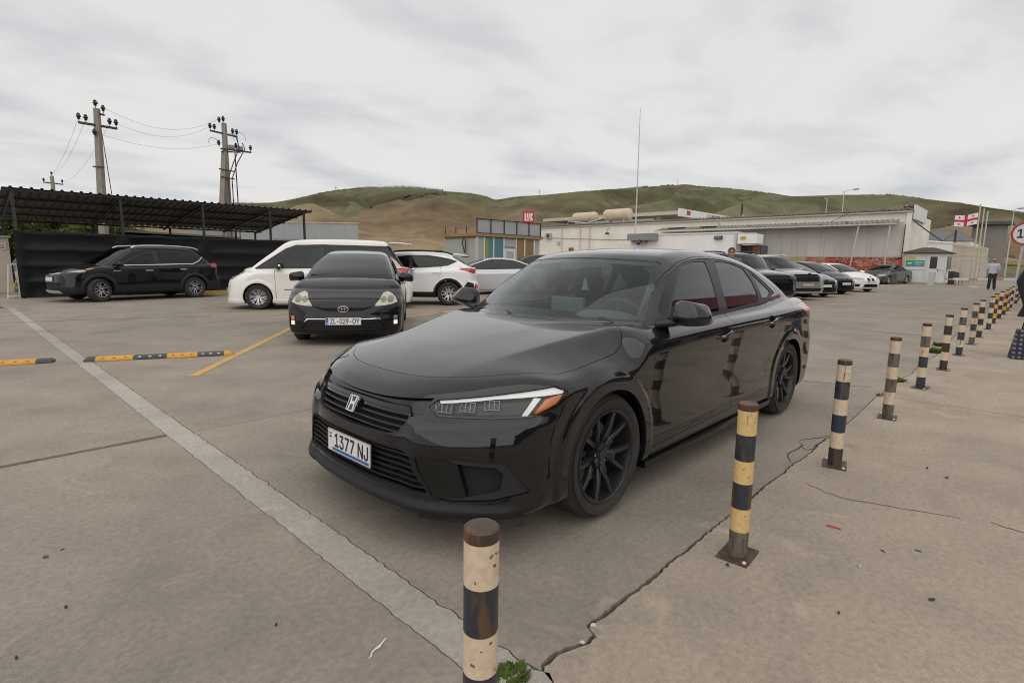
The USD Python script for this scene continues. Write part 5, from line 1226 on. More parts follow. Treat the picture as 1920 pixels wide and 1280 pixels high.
# ---------------------------------------------------------------- trees behind the shelter
LEAFM = mat('tree_foliage', {'g': ('geometry', {}), 'n': ('noise_texture', {'scale': .9, 'detail': 3.0}), 'w': ('noise_texture', {'scale': 14.0}), 'ad': ('math', {'math_type': 'multiply_add', 'value2': .5}), 'r': ('rgb_ramp', {'ramp': [(.45, (.035, .055, .018)), (.75, (.085, .115, .035)), (1.0, (.12, .15, .05))]}), 'd': ('diffuse_bsdf', {}), 't': ('translucent_bsdf', {}), 'm': ('mix_closure', {'fac': .3})},
            [('g.position', 'n.vector'), ('g.position', 'w.vector'), ('w.fac', 'ad.value1'), ('n.fac', 'ad.value3'), ('ad.value', 'r.fac'), ('r.color', 'd.color'), ('r.color', 't.color'), ('d.BSDF', 'm.closure1'), ('t.BSDF', 'm.closure2')], 'm.closure')
BARK = plain('bark', (.07, .055, .04), .9)
def leafy_tree(x, y, h, w, seed, label, n=2600, group='trees behind the shelter'):
    g = np.random.default_rng(seed)
    t = thing('tree', label, 'tree', (x, y, 0), 0, group)
    obj('trunk', cat_([tube([(0, 0, -.1), (.05, .02, h*.3), (-.03, .05, h*.62)], [.13, .10, .05], 7)]+[tube([(0, 0, h*.3), (w*.25*math.cos(a), w*.25*math.sin(a), h*.6)], [.06, .025], 5) for a in g.random(4)*6.28]), BARK, t)
    nb = 16; c = np.stack([g.normal(0, w*.26, nb), g.normal(0, w*.26, nb), h*(.45+.45*g.random(nb))], 1); rad = w*(.15+.16*g.random(nb))
    k = g.integers(0, nb, n); d = g.normal(0, 1, (n, 3)); d /= np.linalg.norm(d, axis=1, keepdims=True)
    P = c[k]+d*rad[k][:, None]*(.55+.5*g.random((n, 1)))*[1, 1, .85]
    a = g.normal(0, 1, (n, 3)); a /= np.linalg.norm(a, axis=1, keepdims=True); b = np.cross(a, d); b /= np.linalg.norm(b, axis=1, keepdims=True)+1e-9
    s = (.07+.08*g.random((n, 1)))
    V = np.stack([P-a*s, P+b*s*.6, P+a*s, P-b*s*.6], 1).reshape(-1, 3); I = np.arange(4*n).reshape(n, 4)
    obj('crown', (V, I), LEAFM, t, smooth=False)
for k, (x, y, h, w, lab) in enumerate([(1.6, -29, 3.6, 3.2, 'bushy green tree under the left end of the shelter roof'), (.2, -31, 3.5, 3.4, 'second bushy tree from the left, behind the left end of the tarpaulin'), (-1.6, -30, 3.3, 3.0, 'bushy tree above the tarpaulin, left of the second shelter post'), (-2.9, -31.5, 3.4, 3.2, 'bushy tree above the bonnet of the black crossover, behind the second shelter post'), (-4.2, -31, 2.9, 2.2, 'lowest and rightmost bushy tree above the tarpaulin'), (3.5, -30, 4.3, 3.4, 'tallest bushy tree above the beige cabin at the left edge')]):
    leafy_tree(x, y, h, w, 30+k, lab)
# ---------------------------------------------------------------- sheds behind the shelter
GREYHALL = plain('grey_cladding', (.33, .34, .35), .6, var=.2, vscale=.5)
GREYHALL2 = plain('grey_cladding_dark', (.20, .21, .215), .6)
t = thing('grey_hall', 'pale grey clad hall behind the shelter and the white van', 'hall')
for k in range(8): obj('wall_panel', bx(-14.0-1.45*k-1.44, -14.0-1.45*k, -45.1, -45.0, 1.9, 4.25+.055*k), GREYHALL, t)
obj('wall', bx(-25.5, -14, -56, -45.1, 0, 3.9), GREYHALL2, t); obj('lower_band', bx(-25.6, -17.5, -45.0, -44.93, 0, 3.05), GREYHALL2, t)
obj('roof_edge', bar((-13.9, -45, 4.28), (-25.65, -45, 4.80), .16, .06), plain('pale_flashing', (.5, .5, .5), .5), t)
for k in range(1): pass
t = thing('low_shed', 'low dark roofed shed just above the black tarpaulin', 'shed'); obj('wall', bx(-8.9, -4.0, -33, -29.5, 0, 2.35), plain('weathered_boards', (.14, .12, .095), .9, var=.5), t); obj('roof', bar((-3.8, -31, 2.52), (-9.0, -31, 2.42), 4.0, .08), ROOF_DK, t)
# ---------------------------------------------------------------- utility poles and wires
CONC = plain('pole_concrete', (.27, .24, .20), .85, var=.4, vscale=3, bump=.15, col2=(.16, .14, .12)); INSUL = plain('brown_insulator', (.03, .022, .018), .25); RUSTR = plain('rust_red_conduit', (.22, .05, .03), .7)
ins_prof = [(0, 0), (.035, 0), (.05, .03), (.035, .05), (.065, .07), (.07, .10), (.045, .13), (.05, .16), (.02, .19), (0, .19)]
def tapered(p, q, w0, w1):
    p, q = np.array(p, float), np.array(q, float); n = 8
    m = []
    r = np.stack([p+(q-p)*k/n for k in range(n+1)]); w = np.linspace(w0, w1, n+1)
    return tube(r, w*.62, 4)
def insul(t, p, s=1.3):
    m = revolve(ins_prof, 10); m.apply_scale(s); m.apply_translation(np.array(p)+[0, 0, .1]); obj('insulator', m, INSUL, t)
    obj('pin', bar(np.array(p), np.array(p)+[0, 0, .12], .025), IRON, t)
t = thing('utility_pole', 'leaning concrete utility pole with a rust red pipe, left of the twin pole', 'utility pole', (-2.62, -27, 0), 0, rx=0)
obj('pole', tapered((.05, 0, -.2), (-.20, 0, 7.5), .36, .20), CONC, t)
obj('crossarm', bar((.48, .1, 6.80), (-.88, -.1, 6.92-.1), .09), IRON, t)
obj('crossarm', bar((-.15, .05, 7.3), (-.45, 0, 7.28), .07), IRON, t)
for p in ((.46, .1, 6.84), (.22, .07, 6.83), (-.62, -.07, 6.86), (-.85, -.1, 6.86), (-.16, 0, 7.5), (-.42, 0, 7.34)): insul(t, p)
insul(t, (-.02, .15, 6.28)); obj('bracket', bar((.15, .14, 5.07), (-.26, .14, 5.1), .05), IRON, t)
obj('conduit', tube([(-.40, .16, 0), (-.42, .16, 3.9), (-.30, .16, 6.0), (-.26, .12, 6.7)], .018, 6), RUSTR, t)
obj('earth_loop', tube([(-.2+.06*math.cos(a), 0, 7.72+.1*math.sin(a)) for a in np.linspace(-1.2, 3.6, 10)], .008, 5), IRON, t)
t = thing('utility_pole', 'twin concrete utility pole with two crossarms and hanging cables, right of the leaning one', 'utility pole', (-8.7, -30, 0))
obj('pole', tapered((-.10, 0, -.2), (-.18, 0, 8.5), .34, .22), CONC, t); obj('strut', tapered((.62, .1, -.2), (-.10, .05, 7.0), .34, .26), CONC, t)
obj('crossarm', bar((.58, .1, 7.98), (-.86, -.1, 7.92), .08), IRON, t); obj('crossarm', bar((.12, .15, 7.12), (-1.55, -.1, 7.20), .08), IRON, t); obj('crossarm', bar((.10, .15, 6.98), (-.95, .0, 7.1), .06), IRON, t)
for p in ((.56, .1, 8.0), (.34, .07, 8.0), (-.62, -.07, 7.96), (-.84, -.1, 7.96), (-.15, 0, 8.5), (.06, 0, 8.42), (.18, .1, 7.2), (-.72, 0, 7.2), (-1.53, -.1, 7.22)): insul(t, p, 1.4)
for x in (-.50, -.92): obj('switch', rbox(x-.16, x+.16, -.08, .08, 7.20, 7.42, .03), plain('grey_switch', (.2, .2, .2), .6) if x == -.50 else '/World/Looks/grey_switch', t)
for k, (xa, xb) in enumerate(((-.75, -.25), (-1.05, -.45))): obj('cable', tube([(xa, .05, 7.9-.3*k), (xa-.1, .1, 7.3), (xb-.25, .15, 6.5), (xb+.1, .2, 5.6), (xb+.12, .25, .2)], .028, 6), IRON, t)
obj('conduit', tube([(-.58, .2, 7.0), (-.60, .2, 0)], .03, 6), IRON, t)
obj('bracket', bar((.28, .2, 6.05), (-.5, .2, 6.0), .06), IRON, t); obj('bracket', bar((.22, .2, 5.65), (-.48, .2, 5.6), .06), IRON, t)
for sx, cx0, cz0, R in ((1, -.95, 7.85, .32), (1, -.55, 7.75, .30), (1, .42, 7.45, .22)): obj('cable_loop', tube([(cx0+R*math.cos(a), .0, cz0+R*.9*math.sin(a)) for a in np.linspace(-.6, 3.4, 16)], .011, 5), IRON, t)
t = thing('utility_pole', 'small distant utility pole above the left end of the shelter roof', 'utility pole', (-4.9, -60, 0)); obj('pole', tapered((0, 0, 0), (.05, 0, 8.2), .34, .22), CONC, t); obj('crossarm', bar((.68, 0, 7.6), (-.68, 0, 7.55), .09), IRON, t)
for x in (.62, -.62, .05): insul(t, (x, 0, 7.6 if abs(x) > .1 else 8.2), 1.4)
WIRE = plain('grey_wire', (.06, .06, .06), .6)
def wire(a, b, sag, label, r=.005):
    a, b = np.array(a, float), np.array(b, float); s = np.linspace(0, 1, 24)[:, None]
    obj('overhead_wire', tube(a+(b-a)*s-np.array([[0, 0, 1.0]])*sag*4*s*(1-s), r, 5), WIRE, label=label, cat='wire')
wire((-3.04, -27, 7.6), (-8.72, -30, 8.75), .75, 'highest wire between the leaning and the twin utility poles')
wire((-3.47, -27.1, 7.05), (-8.15, -29.9, 8.2), .55, 'middle wire between the leaning and the twin utility poles')
wire((-2.64, -26.85, 6.5), (-8.55, -29.9, 7.38), .45, 'lowest wire between the leaning and the twin utility poles')
wire((-2.16, -26.9, 7.0), (-4.3, -60, 7.8), .6, 'left one of the wires from the leaning pole to the small distant pole')
wire((-2.4, -26.93, 7.0), (-4.85, -60, 8.4), .6, 'middle one of the wires from the leaning pole to the small distant pole')
wire((-3.24, -27.07, 7.0), (-5.5, -60, 7.8), .6, 'right one of the wires from the leaning pole to the small distant pole')

# ---------------------------------------------------------------- long building at the back
WALL_CREAM = plain('aged_cream_wall', (.76, .715, .645), .9, var=.4, vscale=.5, bump=.1, bscale=12, col2=(.58, .51, .42))
WALL_WHITE = plain('white_painted_wall', (.76, .75, .73), .85, var=.15, vscale=.7)
PANEL_BEIGE = [plain('beige_cladding_%s' % n, c, .6, var=.2, vscale=.6) for n, c in (('light', (.60, .575, .54)), ('mid', (.575, .55, .515)), ('dull', (.55, .525, .49)))]
RUSTY_W = plain('rust_streaked_white', (.50, .46, .41), .8, var=.7, vscale=2.5, col2=(.28, .19, .12))
ROOFG = plain('weathered_roof_sheet', (.26, .245, .225), .8, var=.5, vscale=2, col2=(.14, .12, .10))
GUT = plain('cream_gutter', (.52, .46, .36), .6, var=.3, vscale=3)
PIPE = plain('cream_pipe', (.48, .45, .40), .5)
DARKW = plain('dark_window', (.03, .033, .036), .15)
t = thing('long_warehouse', 'long low cream warehouse with beige cladding and graffiti along its foot', 'warehouse')
obj('wall', bx(-62, -51, -46.5, -19.6, 0, 5.72), WALL_CREAM, t)
obj('wall', bx(-62, -51.05, -19.6, -5.05, 0, 5.62), WALL_CREAM, t)
for k in range(12):
    y = -19.55+1.17*k
    obj('wall_panel', bx(-51.045, -50.98, y, y+1.16, 2.06, 4.85), PANEL_BEIGE[(k*7) % 3], t)
for k in range(11):
    obj('panel_rib', bx(-50.98, -50.95, -19.45+1.17*k+(k % 3)*.2, -19.40+1.17*k+(k % 3)*.2, 2.1, 3.2+(k % 2)*.5), PIPE, t)
obj('corner_strip', bx(-51.02, -50.9, -5.35, -5.02, 0, 5.6), WALL_CREAM, t)
obj('corner_seam', bx(-50.9, -50.86, -5.40, -5.34, 0, 4.6), IRON, t)
graf = mat('red_graffiti_band', {'g': ('geometry', {}), 'mp': ('mapping', {'scale': (1.0, .55, 1.3)}), 'v': ('voronoi_texture', {'scale': 2.3, 'feature': 'f1', 'randomness': 1.0}), 'n': ('noise_texture', {'scale': 3.0, 'detail': 4.0, 'distortion': 2.5}),
    'sp': ('separate_color', {}), 'ad': ('math', {'math_type': 'multiply_add', 'value2': .45}), 'r': ('rgb_ramp', {'ramp': [(0, (.03, .015, .015)), (.36, (.10, .025, .02)), (.42, (.34, .035, .025)), (.62, (.40, .05, .03)), (.68, (.44, .15, .05)), (.78, (.42, .38, .32)), (.84, (.35, .04, .03)), (1, (.05, .02, .02))]}), 'p': ('principled_bsdf', {'roughness': .75})},
    [('g.position', 'mp.vector'), ('mp.vector', 'v.vector'), ('mp.vector', 'n.vector'), ('v.color', 'sp.color'), ('sp.r', 'ad.value1'), ('n.fac', 'ad.value3'), ('ad.value', 'r.fac'), ('r.color', 'p.base_color')], 'p.BSDF')
grafy = mat('yellow_graffiti_band', {'g': ('geometry', {}), 'mp': ('mapping', {'scale': (1.0, .5, 1.0)}), 'n': ('noise_texture', {'scale': 1.7, 'detail': 4.0, 'distortion': 3.0}), 'r': ('rgb_ramp', {'ramp': [(0, (.05, .05, .05)), (.38, (.36, .34, .31)), (.47, (.40, .375, .34)), (.50, (.46, .36, .05)), (.58, (.50, .42, .10)), (.60, (.12, .08, .05)), (.64, (.45, .24, .03)), (.72, (.42, .40, .36)), (1, (.30, .28, .26))]}), 'p': ('principled_bsdf', {'roughness': .75})},
    [('g.position', 'mp.vector'), ('mp.vector', 'n.vector'), ('n.fac', 'r.fac'), ('r.color', 'p.base_color')], 'p.BSDF')
obj('graffiti_red', bx(-51.04, -50.965, -12.4, -5.42, .52, 2.045), graf, t)
obj('graffiti_yellow', bx(-51.04, -50.965, -19.5, -12.41, .3, 2.045), grafy, t)
obj('plinth', bx(-51.04, -50.94, -12.4, -5.42, 0, .50), plain('grey_blue_plinth', (.22, .23, .27), .8, var=.5, vscale=3), t)
rf = obj('roof_edge', bx(-62.2, -50.72, -46.6, -4.98, 5.74, 5.82), ROOFG, t)
r_ = np.random.default_rng(5)
ms = []
for k in range(104):
    y = -46.4+.398*k; ms.append(bx(-50.95, -50.60-.05*r_.random(), y, y+.20, 5.82, 5.89+.03*r_.random()))
obj('roof_ribs', cat_(ms), ROOFG, t, kind='stuff')
obj('gutter', bx(-51.0, -50.78, -46.5, -5.0, 5.58, 5.70), GUT, t)
# parapet and end board
obj('end_board', to_m(bx(-57.5, -51.3, -5.0, -4.86, 5.05, 6.15)).warp(lambda p: (p[0], p[1], p[2]-.0*(p[0]+51)))  , plain('white_board', (.62, .62, .61), .6), t)
obj('board_back', bx(-51.45, -51.31, -5.7, -5.01, 5.4, 6.1), IRON, t)
# lean-to roof and its poles
nv, fv = [], []
pr = corrugated(21.0, .36, .05, .35)
for (uu, w) in pr: nv += [(-50.96, -26.7+uu, 5.02+w), (-49.42, -26.7+uu, 4.70+w)]
for k in range(len(pr)-1): fv.append((2*k, 2*k+1, 2*k+3, 2*k+2))
nv = np.array(nv); fv = np.array(fv)
obj('lean_to_roof', (np.vstack([nv, nv-[0, 0, .012]]), np.vstack([fv, fv[:, ::-1]+len(nv)])), ROOFG, t, smooth=False)
obj('lean_to_gutter', bx(-49.50, -49.36, -26.7, -5.75, 4.56, 4.68), GUT, t)
for y, yb in ((-8.27, -8.75), (-6.15, -6.30)): obj('down_pipe', bar((-49.5, y, 4.6), (-49.6, yb, .1), .09), PIPE, t)
for y in (-25.5, -22, -17.5, -13.5, -9.5): obj('roof_patch', bx(-50.6, -49.9, y, y+1.6+.5*(y % 2), 4.93, 4.985) if y < -20 else bx(-50.5, -50.2, y, y+.3, 4.93, 4.96), SHRUB if y < -20 else ROOFG, t)
# fittings on the cream part of the wall
for y, z0 in ((-40.2, 0), (-37.4, 0), (-36.0, .0)): obj('wall_pipe', tube([(-50.88, y, z0), (-50.88, y, 5.6)], .05, 6), PIPE, t)
ac = plain('air_conditioner_grey', (.45, .44, .42), .5)
for y in (-42.3,): 
    a_ = obj('air_conditioner', rbox(-51.0, -50.62, y-.45, y+.45, 4.25-.0, 4.95, .03), ac, t); obj('fan_grille', to_m(revolve([(0, 0), (.28, 0), (.28, .02), (0, .02)], 20)).rotate((0, 90, 0)).translate((-50.62, y+.1, 4.6)), DARKW, a_)
obj('meter_box', bx(-51, -50.8, -40.9, -40.5, 3.5, 3.95), ac, t); obj('red_box', bx(-51, -50.8, -39.0, -38.4, 2.3, 3.1), plain('brick_red_box', (.22, .08, .05), .8), t)
obj('wall_lamp', cat_([tube([(-50.95, -33.3, 5.3), (-50.5, -33.3, 5.1), (-50.5, -33.3, 4.75)], .03, 5), bx(-50.65, -50.35, -33.45, -33.1, 4.55, 4.75)]), IRON, t)
obj('wall_cable', tube([(-50.9, -45.5, 4.9), (-50.9, -43, 4.4), (-50.9, -38, 4.15), (-50.9, -33, 3.95), (-50.9, -28, 3.9)], .025, 5), IRON, t)
obj('sagging_cable', tube([(-50.85, -20.6, 5.4), (-50.8, -20.1, 4.8), (-50.85, -19.6, 5.0)], .02, 5), IRON, t)
obj('sagging_cable', tube([(-50.7, -9.4, 5.7), (-50.6, -10.8, 4.9), (-49.5, -11.2, 4.75)], .02, 5), IRON, t)
# old tanks on the roof
TANK = plain('cream_tank_paint', (.56, .47, .34), .6, var=.4, vscale=2, col2=(.42, .33, .22))
def tank(y, z, L, r, label):
    t = thing('roof_tank', label, 'tank', (-52.6, y, z))
    m = to_m(revolve([(0, -L/2), (r*.6, -L/2+.03), (r*.92, -L/2+.16), (r, -L/2+.34), (r, L/2-.34), (r*.92, L/2-.16), (r*.6, L/2-.03), (0, L/2)], 28)).rotate((-90, 0, 0)); obj('shell', m, TANK, t)
    for s in (-.3, .3): obj('saddle', bx(-.4, .4, s*L-.08, s*L+.08, -r-.25, -r*.8), ac, t); obj('band', to_m(revolve([(r, -.04), (r+.012, -.04), (r+.012, .04), (r, .04)], 28)).rotate((-90, 0, 0)).translate((0, s*L, 0)), TANK, t)
    obj('outlet', tube([(.2, L/2-.5, -r+.05), (.25, L/2-.3, -r-.4), (.5, L/2-.3, -r-.5)], .05, 6), PIPE, t)
tank(-38.0, 6.80, 3.5, .60, 'left cream water tank on the warehouse roof'); tank(-33.3, 6.88, 3.6, .68, 'right and larger cream water tank on the warehouse roof')
obj('tank_pipe', tube([(-51.2, -39.6, 5.9), (-51.0, -39.3, 6.3), (-51, -36.6, 5.95), (-51.0, -35.9, 6.1), (-51, -33.9, 6.5)], .07, 6), PIPE, label='pale pipe linking the two roof tanks', cat='pipe')
# white annexe in front
t = thing('white_annexe', 'plain white painted annexe in front of the long warehouse', 'building')
obj('wall', bx(-50.9, -46, -27.4, -16.72, 0, 4.05), WALL_WHITE, t); obj('roof_slab', bx(-50.9, -45.9, -25.0, -16.7, 4.055, 4.15), WALL_WHITE, t)
obj('door_recess', bx(-48.9, -47.2, -16.715, -15.0, 0, 3.0), DARKW, t)
w = obj('window', bx(-47.19, -47.13, -16.55, -15.72, .9, 2.95), DARKW, t)
for k in range(3): obj('window_bar', bx(-47.13, -47.08, -16.5+.35*k, -16.45+.35*k, .9, 2.95), IRON, w)
for k in range(3): obj('window_bar', bx(-47.08, -47.04, -16.55, -15.72, 1.2+.55*k, 1.26+.55*k), IRON, w)
obj('door', bx(-47.19, -47.1, -15.70, -15.05, 0, 2.95), plain('brown_door', (.20, .10, .05), .7, var=.4), t)
obj('sign_box', rbox(-47.4, -45.9, -16.6, -14.95, 3.10, 3.92, .02), WALL_WHITE, t); obj('bracket', cat_([bar((-45.95, -16.75, 2.2), (-45.95, -16.75, 4.05), .18), bar((-45.95, -16.75, 4.02), (-45.95, -15.0, 3.98), .1)]), ac, t)
obj('yellow_bracket', bx(-45.9, -45.82, -16.3, -15.9, 3.5, 3.72), KERB_Y, t)
fl = obj('floodlight', rbox(-46.0, -45.75, -18.65, -17.95, 3.52, 3.82, .03), IRON, t); obj('flood_glass', bx(-45.75, -45.74, -18.6, -18.0, 3.56, 3.78), LAMP_REFLECT, fl)
obj('duct', cat_([bx(-46.0, -45.2, -27.3, -24.3, 3.55, 4.2), bx(-45.9, -45.4, -26.9, -25.4, 3.3, 3.55)]), GREYHALL2, t)
obj('duct_cowl', tube([(-45.3, -25.9, 3.5), (-45.0, -25.9, 3.2)], .18, 8), IRON, t)
obj('radio_mast', tube([(-49, -28.7, 4.0), (-49, -28.7, 9), (-49, -28.75, 17.1)], [.09, .07, .03], 6), ac, label='tall thin grey radio mast rising behind the white annexe', cat='mast')
# ---------------------------------------------------------------- kiosk with coloured panels
t = thing('kiosk', 'small grey kiosk with teal and brown panels and a screened roof sign', 'kiosk')
KW = plain('grey_green_cladding', (.34, .35, .32), .7, var=.15, vscale=1); OCH = plain('ochre_roof_edge', (.30, .20, .09), .8, var=.6, vscale=5, col2=(.15, .10, .06)); WFR = plain('white_frame', (.62, .62, .60), .5)
obj('wall', bx(-20.15, -15.55, -19.5, -17.16, 0, 2.50), KW, t)
obj('side_frame', bx(-15.55, -15.5, -19.5, -17.1, 2.42, 2.50), OCH, t)
obj('roof', bx(-20.3, -15.4, -19.6, -17.0, 2.505, 2.64), OCH, t)
obj('corner_post', bx(-15.62, -15.50, -17.16, -17.06, 0, 2.5), ac, t); obj('corner_post', bx(-20.2, -20.1, -17.16, -17.08, 0, 2.5), WFR, t)
TEAL = plain('teal_film', (.07, .20, .24), .3, var=.3, vscale=1); OLI = plain('olive_film', (.22, .25, .05), .3); BRN = plain('brown_film', (.20, .11, .05), .35, var=.3, vscale=1, col2=(.30, .24, .04))
for xa, xb, m_, nm in ((-15.66, -16.02, KW, 'wall_panel'), (-16.06, -16.34, OLI, 'window_panel'), (-16.345, -16.64, TEAL, 'window_panel'), (-16.70, -17.36, TEAL, 'window_panel'), (-18.32, -18.92, BRN, 'window_panel'), (-18.98, -19.66, BRN, 'window_panel'), (-19.74, -20.1, KW, 'wall_panel')):
    obj(nm, bx(xb, xa, -17.16, -17.12, .1, 2.48), m_, t)
for x in (-16.04, -16.67, -17.39, -18.29, -18.95, -19.70): obj('mullion', bx(x-.03, x+.03, -17.15, -17.08, 0, 2.49), WFR, t)
d = obj('door', bx(-18.24, -17.44, -17.155, -17.11, .02, 1.95), WFR, t); obj('pane', bx(-18.12, -17.56, -17.11, -17.105, .9, 1.85), LAMP_GREY, d); obj('transom', bx(-18.24, -17.44, -17.15, -17.10, 2.05, 2.42), GREYHALL, t)
obj('arched_bracket', tube([(-15.42, -17.8, 1.7), (-15.40, -17.75, 2.3), (-15.40, -17.9, 2.45), (-15.40, -18.0, 2.2), (-15.42, -17.85, 1.7)], .03, 6), IRON, t)
h = UsdGeom.Xform.Define(stage, path_of(t)+'/roof_screen')
for k in range(5):
    xa = -15.55-.93*k; obj('screen_panel', bx(xa-.90, xa-.03, -17.15, -17.12, 2.66, 3.30-.012*k), GREYHALL, h)
for k in range(6): obj('screen_post', bar((-15.55-.93*k, -17.1, 2.62), (-15.55-.93*k, -17.1, 3.36), .045), STEEL, h)
for z in (2.66, 3.33): obj('screen_rail', bar((-15.52, -17.1, z), (-20.24, -17.1, z), .045), STEEL, h)
for k in range(3): obj('roof_bracket', bar((-15.5, -19.4+.8*k, 2.6), (-15.5, -19.4+.8*k, 3.0), .035), IRON, t)
# ---------------------------------------------------------------- petrol station signs and canopy far behind
RED_SIGN = plain('signal_red', (.38, .018, .022), .45); WHITE_SIGN = plain('sign_white', (.66, .66, .65), .5)
t = thing('pole_sign', 'red square sign with white letters standing above the kiosk', 'sign', (-44.45, -40, 0), math.radians(-48))
obj('panel', rbox(-.66, .66, -.12, .12, 5.78, 7.08, .03), RED_SIGN, t); obj('post', bar((0, -.05, 0), (0, -.05, 5.8), .2), IRON, t)
L_ = [sbox(-.42, 0, -.27, .84), sbox(-.42, 0, .12, .13), sbox(-.17, .24, -.04, .84), sbox(-.17, .24, .16, .37), sbox(.04, .24, .16, .84), sbox(.24, 0, .36, .84), Polygon([(.36, .38), (.54, .84), (.40, .84), (.30, .5)]), Polygon([(.36, .50), (.30, .40), (.42, 0), (.56, 0)])]
m = extr(unary_union(L_), .02); T = np.eye(4); T[:3, 0], T[:3, 1], T[:3, 2], T[:3, 3] = (-1, 0, 0), (0, 0, 1), (0, 1, 0), (0, .12, 5.98); m.apply_transform(T); obj('lettering', m, WHITE_SIGN, t)
t = thing('station_canopy', 'distant white petrol station canopy with red lettering behind the warehouse', 'canopy')
obj('roof', bx(-104, -75, -64, -37.2, 8.75, 9.25), plain('canopy_beige', (.42, .39, .34), .7), t)
obj('fascia', bx(-104, -74.9, -37.2, -36.9, 8.42, 9.58), WHITE_SIGN, t); obj('fascia', bx(-75, -74.9, -64, -37.2, 8.7, 9.1), GUT, t)
obj('logo', bx(-78.4, -77.2, -36.9, -36.87, 8.75, 9.4), RED_SIGN, t)
obj('lettering', letters('LUKOIL', .62, .03, (-84.6, -36.88, 8.68), (-1, 0, 0), (0, 0, 1), True, width=5.2), RED_SIGN, t)
for x, y in ((-78, -42), (-98, -42), (-78, -58)): obj('column', bx(x-.3, x+.3, y-.3, y+.3, 0, 8.75), WHITE_SIGN, t)
obj('eave_panel', to_m(bx(-74, -73, -52, -40.5, 7.2, 8.1)), GREYHALL, t)
# ---------------------------------------------------------------- posts and lamps behind
def lamp_post(x, y, h, label, arm=1.2, rz=0.0):
    t = thing('street_lamp', label, 'street lamp', (x, y, 0), rz); obj('post', tube([(0, 0, 0), (0, 0, h*.6), (0, 0, h)], [.10, .08, .05], 7), ac, t); obj('arm', tube([(0, 0, h-.05), (0, arm*.5, h+.12), (0, arm, h+.15)], .035, 6), ac, t); obj('lamp_head', rbox(-.14, .14, arm-.1, arm+.55, h+.08, h+.22, .04), IRON, t)
def at_px(px, dist):
    d = ray_dir(px, 480); d = d/np.hypot(d[0], d[1]); return EYE[0]+d[0]*dist, EYE[1]+d[1]*dist
x, y = at_px(1541, 95); lamp_post(x, y, 11.2, 'left one of two lamp posts above the warehouse roof', -1.0)
x, y = at_px(1571, 90); lamp_post(x, y, 11.6, 'right one of two lamp posts above the warehouse roof', 1.2)
x, y = at_px(1889, 110); lamp_post(x, y, 9.8, 'lamp post against the hill left of the speed sign', .5)
t = thing('telegraph_post', 'thin dark telegraph post above the white canopy', 'post', (*at_px(1385, 88), 0)); obj('post', bar((0, 0, 0), (0, 0, 10.2), .22), IRON, t); obj('fitting', bx(-.15, .15, .1, .35, 6.8, 8.6), ac, t)
x, y = at_px(1686, 70); t = thing('roof_pole', 'short white pole on the warehouse roof near its right end', 'pole', (x, y, 0)); obj('shaft', bar((0, 0, 5.7), (.1, .15, 7.6), .10), WHITE_SIGN, t); obj('tip', bar((.1, .15, 7.6), (.1, .15, 7.9), .05), IRON, t)
# ---------------------------------------------------------------- guard booth, barrier, fence and flag at the right
UPVC = plain('white_upvc', (.66, .66, .64), .45, var=.08, vscale=1)
t = thing('guard_booth', 'small white guard booth with a green notice and a low brown roof', 'booth')
obj('wall', bx(-54, -50.03, -5.0, -2.45, .12, 2.35), UPVC, t)
obj('plinth', bx(-54.2, -49.8, -5.2, -2.3, 0, .12), plain('booth_base', (.35, .33, .30), .9), t)
roofp = Manifold.hull_points(np.array([(-54.4, -5.25, 2.36), (-49.75, -5.25, 2.36), (-49.75, -2.2, 2.36), (-54.4, -2.2, 2.36), (-53.2, -4.1, 2.80), (-51, -4.1, 2.80), (-51, -3.4, 2.80), (-53.2, -3.4, 2.80), (-54.4, -5.25, 2.40), (-49.75, -5.25, 2.40), (-49.75, -2.2, 2.40), (-54.4, -2.2, 2.40)], np.float32))
obj('roof', roofp, plain('brown_shingle', (.075, .055, .038), .9, var=.4, vscale=3), t)
for z in (1.12, 2.28): obj('frame_rail', bx(-50.03, -49.99, -5.0, -2.45, z-.03, z+.03), WFR, t)
for y in (-4.97, -3.72, -3.60, -2.48): obj('frame_post', bx(-50.03, -49.985, y-.03, y+.03, .12, 2.34), WFR, t)
d = obj('door', bx(-50.02, -49.97, -3.56, -2.82, .14, 2.2), WFR, t); obj('pane', bx(-49.97, -49.96, -3.42, -2.98, 1.18, 2.08), DARKW, d); obj('handle', bx(-49.96, -49.93, -2.92, -2.88, 1.0, 1.15), STEEL, d)
n_ = obj('notice', bx(-50.03, -49.975, -4.92, -3.75, 1.36, 1.80), plain('notice_green', (.02, .27, .20), .5), t)
obj('notice_text', letters('PARKING', .11, .01, (-49.972, -4.38, 1.60), (0, 1, 0), (0, 0, 1), True, width=.55), WHITE_SIGN, n_); obj('notice_text', letters('EXIT', .11, .01, (-49.972, -4.28, 1.43), (0, 1, 0), (0, 0, 1), True, width=.32), WHITE_SIGN, n_)
obj('notice_arrow', to_m(extr(Polygon([(0, 0), (.28, .0), (.36, .06), (.20, .13), (.06, .1)]), .01)).transform(T34([(0, 1, 0), (0, 0, 1), (1, 0, 0)], (-49.972, -4.85, 1.53))), WHITE_SIGN, n_)
obj('yellow_sticker', bx(-50.03, -49.985, -4.9, -4.35, 1.90, 2.12), plain('sticker_yellow', (.55, .48, .12), .6), t)
sw = obj('side_window', bx(-53.4, -50.6, -2.45, -2.42, 1.1, 2.1), DARKW, t); obj('sill', bx(-53.4, -50.6, -2.42, -2.35, 1.04, 1.10), WFR, sw)
obj('fire_box', rbox(-50.0, -49.8, -5.35, -5.15, 1.25, 1.85, .02), RED_SIGN, label='small red box on the wall left of the guard booth', cat='box')
